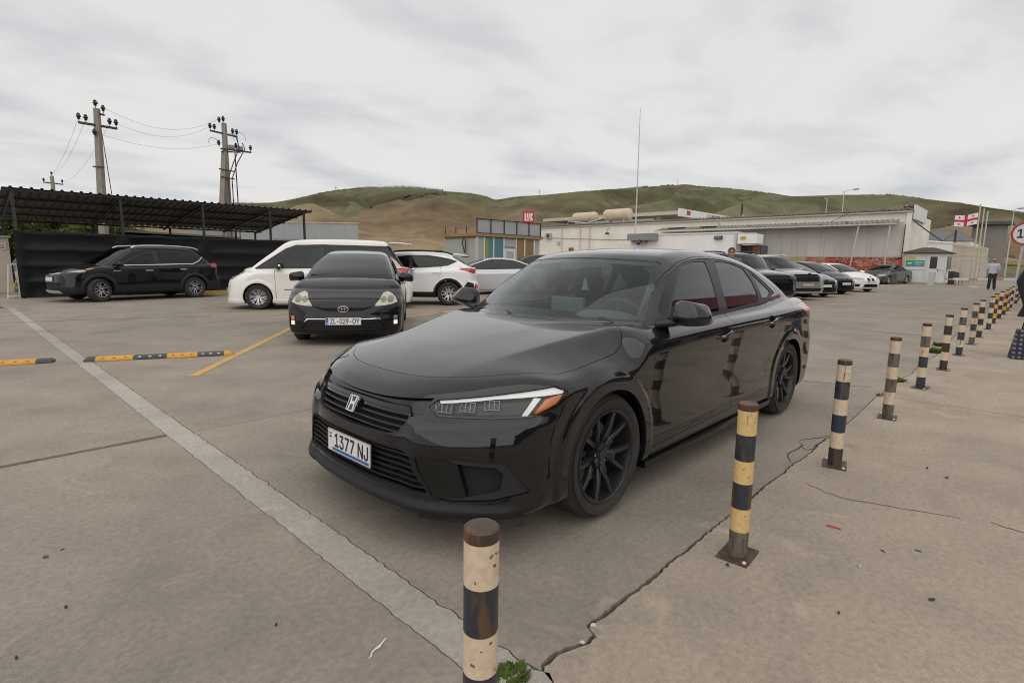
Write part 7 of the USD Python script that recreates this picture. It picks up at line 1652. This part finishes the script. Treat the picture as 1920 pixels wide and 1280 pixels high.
pcs = [('lamp', 'head_lamp', rpoly([(.33, 1.00), (.52, .985), (.66, .90), (.70, .86), (.55, .86), (.36, .93)], .01), 3, .003, LAMP_GREY, True), ('lamp', 'head_lamp', rpoly([(.50, .84), (.80, .835), (.82, .76), (.62, .77)], .01), 3, .004, LAMP_GREY, True),
       ('slats', 'grille', rpoly([(-.45, .80), (.45, .80), (.40, .66), (-.40, .66)], .02), None, 3, CHROME, False), ('p', 'lower_grille', rpoly([(-.50, .40), (.50, .40), (.42, .27), (-.42, .27)], .02), None, .03, LINER, False),
       ('lamp', 'rear_lamp', rpoly([(.66, 1.10), (.66, 1.55), (.86, 1.55), (.86, 1.10)], .02), 9, .001, plain('clear_red_lamp', (.55, .45, .44), .15, coat=.8), True), ('lamp', 'rear_lamp', rpoly([(.60, .86), (.60, 1.09), (.86, 1.09), (.86, .86)], .02), 9, .001, LAMP_RED, True)]
t, C, sh = generic_car('white_van', 'white people carrier with blacked out window band standing behind the small black hatchback', 'van', S, (0, 0, 0), 0, PAINT_WHITE, Wh_v, win=(dlo, [wq, wf, wr, wb_]), pieces=pcs, handles=((-1.45, .98, PAINT_WHITE), (-1.95, .98, PAINT_WHITE)), side_glass=GLASS_MID, plate=front_plate(S, .42, '', blue=.04))
number_plate(t, .33, .165, (S['x_rear']+.005, .165, .84), (0, -1, 0), (.02, 0, 1), '', size=.5, x0=.12, x1=.9)
obj('plate_garnish', rbox(S['x_rear']-.02, S['x_rear']+.06, -.55, .55, 1.02, 1.09, .02), CHROME, t)
obj('spoiler', Manifold.batch_hull([rbox(-3.62, -3.3, -.66, .66, 1.74, 1.78, .015), rbox(-3.92, -3.8, -.60, .60, 1.715, 1.74, .012)]), PAINT_WHITE, t)
for s in (1, -1):
    for pl in ([(-.44, .30), (-.42, 1.05)], [(-1.66, .30), (-1.68, 1.69)], [(-2.70, 1.66), (-2.70, 1.1)]):
        q = prism_y(LineString(pl).buffer(.006), .4, 1.2); obj('door_seam', sh(-.0008, .004)^(q if s > 0 else mirror_y(q)), LINER, t)
    q = prism_y(rpoly([(-.64, .50), (-.86, .50), (-.86, .525), (-.64, .525)]), .5, 1.2); obj('side_badge', sh(-.002, .004)^(q if s > 0 else mirror_y(q)), plain('dark_badge', (.1, .1, .1), .4) if s > 0 else '/World/Looks/dark_badge', t)
    q = prism_y(unary_union([sbox(-2.5, .16, -.36, .24), rpoly([(.32, .16), (.95, .16), (.95, .26), (.32, .24)])]), .5, 1.3); obj('sill_skirt', sh(-.03, .004)^(q if s > 0 else mirror_y(q)), PAINT_WHITE, t)
    q = rbox(-.60, -.46, s*.90-.05, s*.90+.09, 1.06, 1.16, .03); obj('mirror_cap', q, CHROME, t)
place(t, off(-3.28, -12.0, 0, -.735, math.radians(-33)), math.radians(-33))
# ---- small black hatchback, front on
S = template(2.70, .90, .88, 1.745, 1.47, .31, .74, 1.00, .12, -1.00, -2.5, -3.3, 1.10, belt=.93, belt_r=1.0, belly=.17, grid=.030, tumble=.21, plan=(.30, 2.8), tplan=(.22, 3), mirror=(-.45, 1.00), nose_turn=.22, screen_curve=.38,
    nose=[(.1, .80), (.17, .86), (.24, .90), (.36, .90), (.46, .885), (.55, .87), (.63, .84), (.69, .79), (.74, .70), (.84, .45)])
lampg = rpoly([(.445, .60), (.515, .685), (.575, .795), (.64, .815), (.70, .785), (.76, .73), (.80, .655), (.70, .62), (.56, .605)], .012)
pcs = [('lamp', 'head_lamp', lampg, None, .003, LAMP_YELLOWED, True),
       ('p', 'grille', rpoly([(-.44, .600), (-.30, .575), (.30, .575), (.44, .600), (.30, .535), (.18, .525), (-.18, .525), (-.30, .535)], .004), None, .02, LINER, False),
       ('slats', 'lower_grille', rpoly([(-.55, .375), (-.50, .40), (.50, .40), (.55, .375), (.64, .24), (-.64, .24)], .012), None, 5, SATIN_BLACK, False),
       ('p', 'fog_bezel', rpoly([(.60, .47), (.80, .47), (.82, .29), (.70, .27), (.66, .40)], .02), None, .008, GLOSS_BLACK, True)]
t, C, sh = generic_car('black_hatchback', 'small black hatchback facing the camera with yellowed head lamps', 'car', S, (0, 0, 0), 0, PAINT_BLACK2, Wh_g, pillars=((-.25, -.55, .05), (-1.45, -1.5, .10), (-2.35, -2.45, .09)), x01=(-.10, -3.05), pieces=pcs, plate=front_plate(S, .325, 'ZL-029-OY', dx=.016, size=.66), handles=((-1.2, .88, PAINT_BLACK2), (-2.2, .91, PAINT_BLACK2)), side_glass=GLASS_MID)
oval_badge(t, .885, 0, .565, .080, .054)
ln = rpoly([(-.59, .36), (-.53, .418), (.53, .418), (.59, .36), (.575, .36), (.52, .408), (-.52, .408), (-.575, .36)])
obj('chrome_strip', sh(-.004, .006)^prism_x(ln, .4, 1.2), CHROME, t)
ln = LineString([(y, .700+.012*math.cos(y*3)) for y in np.linspace(-.55, .55, 13)]).buffer(.0035); obj('bonnet_seam', sh(-.0006, .004)^prism_x(ln, .4, 1.2), LINER, t)
for s in (1, -1):
    q = prism_x(rpoly([(.735*s, .315), (.79*s, .315), (.79*s, .375), (.735*s, .375)], .004), .3, 1.2); obj('running_lamp', sh(-.003, .006)^q, mat('lit_running_lamp', {'e': ('emission', {'color': (1, .97, .92), 'strength': .8})}, (), 'e.emission') if s > 0 else '/World/Looks/lit_running_lamp', t)
    q = prism_x(rpoly([(.735*s, .385), (.79*s, .385), (.79*s, .45), (.735*s, .45)], .004), .3, 1.2); obj('side_reflector', sh(-.003, .006)^q, AMBER if s < 0 else LAMP_GREY, t)
    for cy, cz, r_l in ((.585, .70, .042), (.69, .705, .050)):
        a_ = np.linspace(0, 2*np.pi, 20)[:-1]; q = prism_x(Polygon([(s*cy+r_l*math.cos(b), cz+r_l*math.sin(b)) for b in a_]), .3, 1.2); obj('lamp_bowl', sh(-.003, .004)^q, plain('smoky_lens', (.16, .15, .12), .1, coat=.8) if (s > 0 and cy < .6) else '/World/Looks/smoky_lens', t)
for y0, y1 in ((.60, .10), (-.05, -.62)):
    obj('wiper', tube([(.05-.38*y0*y0, y0, 1.005), (-.02-.38*((y0+y1)/2)**2, (y0+y1)/2, 1.06), (-.0-.38*y1*y1, y1, 1.045)], .010, 6), SATIN_BLACK, t)
obj('paper', bx(-.28, -.10, -.12, .14, .985, .99), plain('white_paper', (.6, .62, .58), .8), t)
HB = t
place(t, (-2.36, -5.80, 0), math.radians(54))
# ---- white crossover, rear quarter
S = template(2.67, .92, .89, 1.80, 1.575, .35, .88, 1.07, .05, -.82, -2.55, -3.35, 1.12, belt=1.02, belt_r=1.12, belly=.24, grid=.032, tumble=.20, cabin_rear=(-3.30, .55), gate_glass=(1.15, 1.43, .60), tplan=(.20, 3))
clad = unary_union([Point(0, .35).buffer(.455), Point(-2.67, .35).buffer(.455), sbox(-2.3, .2, -.3, .40), sbox(-3.3, .2, -2.9, .42), rpoly([(-3.0, .38), (-3.22, .70), (-3.40, .66), (-3.45, .40)]), sbox(.3, .2, .9, .42)])
wA = rpoly([(-.70, 1.07), (-.95, 1.26), (-1.20, 1.38), (-1.50, 1.425), (-1.52, 1.10)], .02); wB = rpoly([(-1.62, 1.105), (-1.60, 1.43), (-2.0, 1.43), (-2.36, 1.395), (-2.40, 1.15)], .02); wC = rpoly([(-2.45, 1.155), (-2.41, 1.388), (-2.66, 1.345), (-2.87, 1.285), (-2.62, 1.19)], .02)
dlo = rpoly([(-.52, 1.05), (-.90, 1.28), (-1.2, 1.42), (-1.5, 1.46), (-2.05, 1.463), (-2.4, 1.42), (-2.7, 1.365), (-2.93, 1.29), (-2.64, 1.16), (-2.4, 1.125), (-1.5, 1.07)], .01)
pcs = [('lamp', 'rear_lamp', rpoly([(-2.98, 1.045), (-3.0, 1.10), (-3.25, 1.10), (-3.52, 1.09), (-3.60, 1.05), (-3.56, .955), (-3.38, .94), (-3.27, .985), (-3.15, 1.02)], .01), 3, .002, LAMP_RED, True),
       ('lamp', 'rear_fog', rpoly([(-3.42, .50), (-3.46, .66), (-3.53, .56), (-3.52, .48)], .008), 3, -.007, LAMP_RED, True), ('p', 'lower_bumper', rpoly([(-.75, .40), (.75, .40), (.80, .26), (-.80, .26)], .02), 9, -.004, MATTE_BLACK, False),
       ('slats', 'grille', rpoly([(-.42, .86), (.42, .86), (.38, .66), (-.38, .66)], .02), None, 3, SATIN_BLACK, False), ('lamp', 'head_lamp', rpoly([(.42, .80), (.50, .88), (.82, .90), (.84, .80)], .01), None, .003, LAMP_GREY, True)]
t, C, sh = generic_car('white_crossover', 'white crossover with black wheel arches seen from its rear quarter', 'car', S, (0, 0, 0), 0, PAINT_WHITE2, Wh_c, win=(dlo, [wA, wB, wC]), pieces=pcs, clad=clad, rails=(-.95, -2.75, 1.555, MATTE_BLACK), handles=((-1.35, .92, PAINT_WHITE2), (-2.30, .96, PAINT_WHITE2)))
number_plate(t, .52, .112, (S['x_rear']+.015, .26, .80), (0, -1, 0), (.10, 0, 1), '', size=.6, blue=.04)
obj('spoiler', Manifold.batch_hull([rbox(-2.95, -2.8, -.60, .60, 1.475, 1.52, .015), rbox(-3.24, -3.16, -.55, .55, 1.44, 1.46, .010)]), PAINT_WHITE2, t); obj('spoiler_lip', rbox(-3.26, -3.05, -.56, .56, 1.415, 1.438, .008), GLOSS_BLACK, t)
obj('roof_pod', rbox(-2.45, -2.2, -.12, .12, 1.57, 1.62, .02), MATTE_BLACK, t)
for s in (1, -1):
    for pl in ([(-1.57, .40), (-1.57, 1.09)], [(-2.43, 1.13), (-2.46, .95), (-2.33, .80)]):
        q = prism_y(LineString(pl).buffer(.005), .4, 1.2); obj('door_seam', sh(-.0008, .004)^(q if s > 0 else mirror_y(q)), LINER, t)
place(t, (-6.55, -12.45, 0), math.radians(-42))
# ---- silver white fastback behind it
S = template(2.70, .92, .95, 1.78, 1.45, .32, .76, 1.0, .05, -.95, -2.2, -3.35, 1.03, belt=.93, belt_r=.99, belly=.17, grid=.055, tumble=.21)
pcs = [('lamp', 'rear_lamp', rpoly([(.45, .78), (.45, .92), (.9, .92), (.9, .78)], .01), 9, .002, LAMP_RED, True), ('lamp', 'head_lamp', rpoly([(.45, .66), (.5, .74), (.82, .78), (.84, .68)], .01), None, .003, LAMP_GREY, True)]
t, C, sh = generic_car('silver_fastback', 'silver white fastback saloon parked beyond the white crossover', 'car', S, (-8.9, -15.9, 0), math.radians(-45), car_paint('pale_silver_paint', (.62, .62, .64), dust=.05), Wh_g, pillars=((-1.45, -1.5, .09), (-2.35, -2.45, .06)), x01=(-.25, -2.98), pieces=pcs, handles=((-1.25, .84, PAINT_SILVER), (-2.25, .87, PAINT_SILVER)))
obj('aerial', tube([(-2.3, 0, 1.43), (-2.55, 0, 1.62)], .008, 6), IRON, t)
SD = dict(S)
t, C, sh = generic_car('grey_saloon', 'pale grey saloon half hidden behind the windscreen pillar of the black saloon', 'car', template(2.70, .92, .95, 1.78, 1.46, .32, .76, 1.0, .05, -.95, -2.2, -3.35, 1.03, belt=.93, belt_r=.99, belly=.17, grid=.045, tumble=.21), (-12.2, -14.6, 0), math.radians(-40), PAINT_SILVER, Wh_g, pillars=((-1.45, -1.5, .09), (-2.35, -2.45, .06)), x01=(-.25, -2.98), pieces=(), interior=False)
t, C, sh = generic_car('black_estate', 'black estate car of which only the roof shows over the roof of the black saloon', 'car', template(2.70, .92, .95, 1.80, 1.62, .33, .85, 1.05, .05, -.9, -2.6, -3.4, 1.1, belt=1.0, belt_r=1.06, belly=.2, grid=.05, cabin_rear=(-3.4, .4)), (-14.3, -14.0, 0), math.radians(-40), PAINT_BLACK2, Wh_g, pillars=((-1.45, -1.5, .09),), pieces=(), interior=False)
# ---- the row of parked cars at the right, noses towards the forecourt
G = 'cars parked in the far row with their noses out'
H53 = math.radians(61)
def row_car(wheel_px, S, a=H53, dy=0.0):
    """Origin from where the front left tyre meets the ground."""
    x, y = wheel_px; return off(x, y, 0, -(S['half_width']-.115), a)
S = template(2.815, .95, 1.05, 1.90, 1.70, .37, 1.00, 1.14, .0, -.75, -2.9, -3.55, 1.15, belt=1.06, belt_r=1.12, belly=.25, grid=.055, cabin_rear=(-3.6, .35), plan=(.20, 3.4))
pcs = [('slats', 'grille', rpoly([(-.58, .97), (.58, .97), (.56, .70), (-.56, .70)], .05), None, 3, SATIN_BLACK, False), ('lamp', 'head_lamp', rpoly([(.62, .98), (.88, .98), (.88, .72), (.66, .72)], .02), None, .003, LAMP_GREY, True), ('p', 'lower_grille', rpoly([(-.72, .46), (.72, .46), (.66, .34), (-.66, .34)], .02), None, .02, LINER, False), ('p', 'skid_plate', rpoly([(-.80, .335), (.80, .335), (.74, .275), (-.74, .275)], .01), None, -.006, SILVER_TRIM, False), ('p', 'plate_panel', rpoly([(-.62, .66), (.62, .66), (.58, .50), (-.58, .50)], .02), None, .006, PAINT_GREY, False)]
GOLD = plain('tan_number_plate', (.45, .36, .27), .4)
t, C, sh = generic_car('grey_offroader', 'warm grey off-roader with a wide black grille, largest in the far row', 'car', S, row_car((-21.06, -4.04), S), H53, PAINT_GREY, Wh_d, G, pillars=((-1.45, -1.5, .10), (-2.4, -2.5, .10)), pieces=pcs, rails=(-.9, -3.1, 1.68, SILVER_TRIM), handles=((-1.3, .95, PAINT_GREY), (-2.3, .97, PAINT_GREY)), plate=front_plate(S, .53, '', W=.52, base=GOLD, blue=None), side_glass=GLASS_MID)
bar_badge(t, .945, 0, 1.0, .10, .025); obj('grille_bar', sh(-.004, .01)^prism_x(rpoly([(-.20, .70), (.20, .70), (.14, .735), (-.14, .735)], .01), .5, 1.2), CHROME, t)
S2 = dict(S); pcs2 = [pcs[0], ('lamp', 'head_lamp', pcs[1][2], None, .003, LAMP_DARK, True), pcs[2]]
t, C, sh = generic_car('black_offroader', 'black off-roader at the near end of the far row, left of the warm grey one', 'car', template(2.85, .98, 1.1, 1.95, 1.75, .38, 1.0, 1.15, .0, -.75, -3.0, -3.6, 1.16, belt=1.07, belt_r=1.12, belly=.26, grid=.04, cabin_rear=(-3.7, .35), plan=(.20, 3.4)), row_car((-18.0, -4.15), S), H53, PAINT_BLACK2, Wh_d, G, pillars=((-1.45, -1.5, .10), (-2.4, -2.5, .10)), pieces=pcs2, rails=(-.9, -3.2, 1.73, SATIN_BLACK), side_glass=GLASS_MID)
SED = lambda **k: template(2.85, .90, 1.08, 1.86, 1.445, .33, .74, .98, -.05, -1.05, -2.3, -3.30, 1.04, belt=.92, belt_r=.98, belly=.16, grid=.055, tumble=.22, **k)
S = SED()
pcs = [('slats', 'grille', rpoly([(-.52, .66), (.52, .66), (.46, .56), (-.46, .56)], .02), None, 2, SATIN_BLACK, False), ('lamp', 'head_lamp', rpoly([(.52, .62), (.56, .70), (.88, .76), (.90, .66), (.75, .60)], .01), None, .003, LAMP_GREY, True), ('slats', 'lower_grille', rpoly([(-.62, .36), (.62, .36), (.56, .22), (-.56, .22)], .02), None, 2, SATIN_BLACK, False)]
t, C, sh = generic_car('black_saloon_car', 'black saloon parked just beyond the warm grey off-roader', 'car', S, row_car((-23.85, -4.08), S), H53, PAINT_BLACK2, Wh_d, G, pillars=((-1.5, -1.55, .09), (-2.45, -2.55, .06)), pieces=pcs, plate=front_plate(S, .42, '', blue=.04)); bar_badge(t, .85, 0, .70, .09, .035)
obj('chrome_lip', sh(-.005, .005)^prism_x(rpoly([(-.70, .215), (.70, .215), (.72, .185), (-.72, .185)]), .3, 1.2), SILVER_TRIM, t)
S = template(2.70, .90, .88, 1.745, 1.50, .32, .76, 1.01, .12, -1.00, -2.5, -3.3, 1.10, belt=.93, belt_r=1.0, belly=.17, grid=.055, tumble=.20)
t, C, sh = generic_car('black_hatchback_car', 'black hatchback between the black saloon and the white saloon in the far row', 'car', S, row_car((-27.2, -4.15), S), H53, PAINT_BLACK2, Wh_d, G, pillars=((-1.45, -1.5, .09), (-2.35, -2.45, .08)), pieces=[pcs[0], ('lamp', 'head_lamp', lampg, None, .003, LAMP_YELLOWED, True), pcs[2]], plate=front_plate(S, .44, '', blue=.04)); oval_badge(t, .87, 0, .66, .10, .068)
S = SED()
kid = [rpoly([(.02, .56), (.05, .70), (.22, .70), (.24, .66), (.22, .55)], .02)]
pcs = [('slats', 'grille', kid[0], None, 1, SATIN_BLACK, True), ('lamp', 'head_lamp', rpoly([(.40, .61), (.42, .70), (.86, .74), (.88, .64), (.7, .59)], .01), None, .003, LAMP_GREY, True), ('slats', 'lower_grille', rpoly([(-.42, .40), (.42, .40), (.50, .25), (-.50, .25)], .03), None, 2, SATIN_BLACK, False), ('p', 'side_intake', rpoly([(.60, .40), (.82, .42), (.82, .28), (.64, .27)], .02), None, .02, LINER, True)]
t, C, sh = generic_car('white_saloon', 'white saloon with twin black grilles, last in the far row', 'car', S, row_car((-31.04, -3.83), S), H53, PAINT_WHITE2, Wh_d, G, pillars=((-1.5, -1.55, .09), (-2.45, -2.55, .06)), pieces=pcs, plate=front_plate(S, .455, '', blue=.04)); bar_badge(t, .80, 0, .755, .04, .035)
S = SED()
pcs = [('slats', 'grille', rpoly([(-.40, .68), (.40, .68), (.36, .40), (-.36, .40)], .03), None, 3, SATIN_BLACK, False), ('lamp', 'head_lamp', rpoly([(.46, .62), (.48, .70), (.88, .74), (.90, .64), (.7, .60)], .01), None, .003, LAMP_GREY, True)]
a = math.radians(-14)
t, C, sh = generic_car('dark_grey_saloon', 'dark grey saloon standing apart in front of the red graffiti', 'car', S, off(-45.6, -5.3, 0, -.81, a), a, PAINT_DARKGREY, Wh_g, None, pillars=((-1.5, -1.55, .09), (-2.45, -2.55, .06)), pieces=pcs, plate=front_plate(S, .42, '', blue=.04))
t, C, sh = generic_car('red_hatchback', 'dark red hatchback mostly hidden behind the dark grey saloon', 'car', template(2.5, .85, .7, 1.72, 1.5, .31, .8, 1.0, .1, -.8, -2.3, -2.9, 1.0, belt=.93, belt_r=.98, belly=.2, grid=.06, cabin_rear=(-3.05, .4)), (-47.5, -9.0, 0), math.radians(35), PAINT_RED, Wh_g, None, pillars=((-1.3, -1.35, .1),), pieces=(), interior=False)
t, C, sh = generic_car('white_minivan', 'white car whose roof shows above the black saloon in the far row', 'car', template(2.8, .9, .95, 1.8, 1.72, .33, .9, 1.08, .2, -.8, -3.0, -3.6, 1.1, belt=1.02, belt_r=1.08, belly=.2, grid=.055, cabin_rear=(-3.65, .2)), (-33.5, -13.0, 0), math.radians(130), PAINT_WHITE2, Wh_g, None, pillars=((-1.4, -1.45, .1), (-2.5, -2.5, .1)), pieces=(), rails=(-.9, -3.2, 1.72, SATIN_BLACK), interior=False)
# ---------------------------------------------------------------- people
SKIN = plain('skin', (.36, .20, .13), .5); SKIN_D = plain('tanned_skin', (.30, .16, .10), .5); HAIR = plain('dark_hair', (.012, .010, .009), .5); SHOE = plain('black_shoe', (.015, .014, .013), .5); EYE_W = plain('eye_white', (.6, .58, .55), .3); LIP = plain('lips', (.30, .11, .09), .5)
def bones(segs):
    return Manifold.batch_boolean([Manifold.hull(Manifold.batch_boolean([Manifold.sphere(r, 12).translate(p) for p, r in s], m3.OpType.Add)) if False else Manifold.batch_hull([Manifold.sphere(r, 12).translate(tuple(p)) for p, r in s]) for s in segs], m3.OpType.Add)
def person(label, loc, rz, J, top, bottom, skin=None, hair=True, cap=None, glasses=False, height=1.75, skirt=None, group=None, sleeve=.55):
    """J: joints in metres for a 1.75 m body facing +x: hands, elbows, knees, ankles of both sides (L is +y)."""
    skin = skin or SKIN; k = height/1.75
    t = thing('person', label, 'person', loc, rz, group)
    V = lambda *p: np.array(p)*k
    hip, ch, nk, hd = V(*J.get('hip', (0, 0, .95))), V(*J.get('chest', (0, 0, 1.28))), V(*J.get('neck', (0, 0, 1.48))), V(*J.get('head', (.015, 0, 1.625)))
    segs = [[(hip+V(0, .09, 0), .10*k), (hip-V(0, .09, 0), .10*k), (hip+V(0, .07, .14), .095*k), (hip-V(0, .07, -.14), .095*k)], [(hip+V(0, .07, .12), .10*k), (hip-V(0, .07, -.12), .10*k), (ch+V(0, .10, .06), .105*k), (ch-V(0, .10, -.06), .105*k)], [(ch+V(0, .15, .12), .06*k), (ch-V(0, .15, -.12), .06*k), (nk-V(0, 0, .03), .06*k)], [(nk-V(0, 0, .05), .055*k), (hd-V(.01, 0, .06), .055*k)]]
    topg, botg = [segs[0][:], segs[1], segs[2]], [segs[0]]
    hands = []
    for sgn, n in ((1, 'L'), (-1, 'R')):
        sh, el, wr = ch+V(0, sgn*.19, .13), V(*J['elbow'+n]), V(*J['hand'+n])
        kn, an = V(*J['knee'+n]), V(*J['ankle'+n]); hp = hip+V(0, sgn*.09, -.03)
        segs += [[(sh, .055*k), (el, .042*k)], [(el, .042*k), (wr, .028*k)], [(hp, .088*k), (kn, .055*k)], [(kn, .055*k), (kn*.6+an*.4+V(-.02, 0, 0), .052*k), (an, .038*k)], [(an, .035*k), (an+V(.13, sgn*.02, -.05), .028*k)]]
        topg.append([(sh, .064*k), (sh+(el-sh)*sleeve*1.6 if sleeve < .6 else el, .056*k)]); botg += [[(hp, .100*k), (kn, .070*k)], [(kn, .070*k), (an+V(0, 0, .03), .060*k)]]
        if sleeve >= .9: topg.append([(el, .055*k), (wr, .040*k)])
        d = (wr-el)/np.linalg.norm(wr-el); s = np.cross(d, V(0, sgn, 0)); s /= np.linalg.norm(s)+1e-9; q = np.cross(s, d)
        palm = wr+d*.045*k; segs.append([(wr, .024*k), (palm+s*.022*k, .016*k), (palm-s*.022*k, .016*k), (palm+d*.035*k+s*.028*k, .012*k), (palm+d*.035*k-s*.028*k, .012*k)])
        for f, (o, L) in enumerate(((.030, .065), (.011, .075), (-.010, .070), (-.029, .052))):
            b0 = palm+d*.04*k+s*o*k; b1 = b0+d*L*.5*k+q*.006*k; b2 = b1+(d*.7-q*sgn*.5)*L*.5*k
            segs += [[(b0, .0085*k), (b1, .008*k)], [(b1, .008*k), (b2, .0065*k)]]
        b0 = wr+d*.02*k+s*.022*k; segs += [[(b0, .011*k), (b0+(d*.5+s*.75)*.045*k, .010*k)], [(b0+(d*.5+s*.75)*.045*k, .010*k), (b0+(d*.5+s*.75)*.045*k+(d*.9+s*.2)*.03*k, .008*k)]]
        obj('shoe', soft(Manifold.batch_hull([Manifold.sphere(r_2*k, 10).translate(tuple(p)) for p, r_2 in ((an+V(-.05, 0, -.045), .036), (an+V(.04, 0, -.02), .042), (an+V(.16, sgn*.02, -.055), .032))]), .03, 6), SHOE, t, smooth=True)
    # head: skull, jaw, nose, ears in one skin
    E = lambda c, r: Manifold.sphere(1, 20).scale(tuple(np.array(r)*k)).translate(tuple(hd+V(*c)))
    skull = Manifold.batch_hull([E((-.005, 0, .025), (.098, .076, .085)), E((.055, 0, -.075), (.035, .042, .03))])
    nose = Manifold.batch_hull([E((.098, 0, -.015), (.010, .010, .01)), E((.112, 0, -.040), (.013, .016, .011)), E((.088, 0, .015), (.008, .008, .008))])
    ears = E((-.005, .079, -.015), (.02, .010, .032))+E((-.005, -.079, -.015), (.02, .010, .032))
    body = bones(segs)+skull+nose+ears
    obj('body', soft(body, .022*k, 5), skin, t, smooth=True)
    for sgn in (1, -1):
        obj('eye', E((.080, sgn*.031, .005), (.013, .014, .009)), EYE_W, t); obj('iris', E((.091, sgn*.031, .005), (.004, .006, .006)), HAIR, t); obj('eyebrow', E((.088, sgn*.032, .026), (.007, .020, .004)), HAIR, t)
    obj('mouth', E((.086, 0, -.072), (.008, .023, .006)), LIP, t)
    if hair: obj('hair', (E((-.018, 0, .045), (.102, .086, .085))-E((.11, 0, -.02), (.075, .1, .075)))-E((0, 0, -.09), (.2, .2, .07)), HAIR, t)
    if cap: 
        c_ = obj('cap', E((-.008, 0, .05), (.106, .086, .078))-E((0, 0, -.04), (.3, .3, .07)), cap, t); obj('cap_peak', Manifold.batch_hull([E((.09, .05, .045), (.02, .02, .006)), E((.09, -.05, .045), (.02, .02, .006)), E((.155, 0, .035), (.025, .03, .006))]), cap, c_)
    if glasses: obj('sunglasses', E((.088, .033, .006), (.014, .027, .018))+E((.088, -.033, .006), (.014, .027, .018))+E((.092, 0, .012), (.006, .02, .004)), GLOSS_BLACK, t)
    topm = soft(bones([[(p, r+.016*k) for p, r in s] for s in topg]), .03*k, 8); obj('shirt', topm, top, t, smooth=True)
    if skirt: obj('dress_skirt', soft(Manifold.batch_hull([Manifold.sphere(.12*k, 12).translate(tuple(hip+V(0, y, .1))) for y in (.05, -.05)]+[Manifold.cylinder(.02, .30*k, .30*k, 24).scale((.8, 1, 1)).translate(tuple(V(*skirt)))]), .04, 4), bottom, t, smooth=True)
    else: obj('trousers', soft(bones([[(p, r+.012*k) for p, r in s] for s in botg]), .03*k, 8), bottom, t, smooth=True)
    return t
WALK = dict(elbowL=(-.02, .26, 1.12), handL=(.12, .24, .90), elbowR=(-.06, -.27, 1.12), handR=(.10, -.20, .93), kneeL=(.06, .10, .50), ankleL=(.02, .14, .08), kneeR=(.10, -.10, .51), ankleR=(.10, -.12, .08))
STAND = dict(elbowL=(-.03, .24, 1.10), handL=(.06, .25, .86), elbowR=(-.03, -.24, 1.10), handR=(.06, -.25, .86), kneeL=(.02, .10, .50), ankleL=(-.02, .11, .08), kneeR=(.02, -.10, .50), ankleR=(-.02, -.11, .08))
POLO = plain('pale_blue_polo', (.46, .49, .55), .85); TROU = plain('dark_olive_trousers', (.032, .029, .022), .9); CAPY = plain('mustard_cap', (.36, .25, .06), .8)
person('man in a pale blue shirt, dark trousers and mustard cap walking near the exit', (-41.0, .62, 0), math.radians(8), WALK, POLO, TROU, SKIN_D, hair=True, cap=CAPY, height=1.84)
person('dark haired man in sunglasses whose head shows above the roof of the black saloon', (-11.4, -3.15, 0), math.radians(25), STAND, plain('grey_shirt', (.10, .10, .11), .85), TROU, SKIN, glasses=True, height=1.72)
DRESS = plain('black_dress', (.008, .008, .009), .85)
WOM = dict(STAND); WOM.update(elbowR=(.0, -.30, 1.16), handR=(.16, -.22, .78), elbowL=(-.03, .24, 1.08), handL=(.05, .26, .84))
person('woman in a flared black dress standing behind the checked bag at the right edge', (-8.75, 2.52, 0), math.radians(10), WOM, DRESS, DRESS, SKIN, hair=True, height=1.66, skirt=(0, 0, .62), sleeve=.9)
CHECK = mat('checked_cloth', {'tc': ('texture_coordinate', {}), 's': ('separate_xyz', {}), 'wx': ('wave_texture', {'scale': 5.0, 'bands_direction': 'y'}), 'wz': ('wave_texture', {'scale': 5.0, 'bands_direction': 'z'}), 'm': ('mix_color', {'blend_type': 'multiply', 'fac': 1.0}), 'r': ('rgb_ramp', {'ramp': [(0, (.010, .011, .022)), (.25, (.022, .022, .045)), (.55, (.10, .10, .15)), (1, (.22, .21, .27))]}), 'p': ('principled_bsdf', {'roughness': .7})},
            [('tc.object', 'wx.vector'), ('tc.object', 'wz.vector'), ('wx.color', 'm.a'), ('wz.color', 'm.b'), ('m.result', 'r.fac'), ('r.color', 'p.base_color')], 'p.BSDF')
t = thing('checked_bag', 'navy and grey checked shopping bag standing on the pavement at the right edge', 'bag', (-8.42, 2.40, 0), math.radians(8))
bag = Manifold.batch_hull([rbox(-.13, .13, -.19, .19, .0, .03, .012), rbox(-.10, .10, -.14, .14, .38, .42, .015)]); obj('body', soft(bag, .03, 4), CHECK, t, smooth=True)
for sx in (-.08, .08): obj('handle', tube([(sx, -.08, .40), (sx*.6, -.07, .52), (sx*.4, 0, .58), (sx*.6, .07, .52), (sx, .08, .40)], .010, 6), DRESS, t)
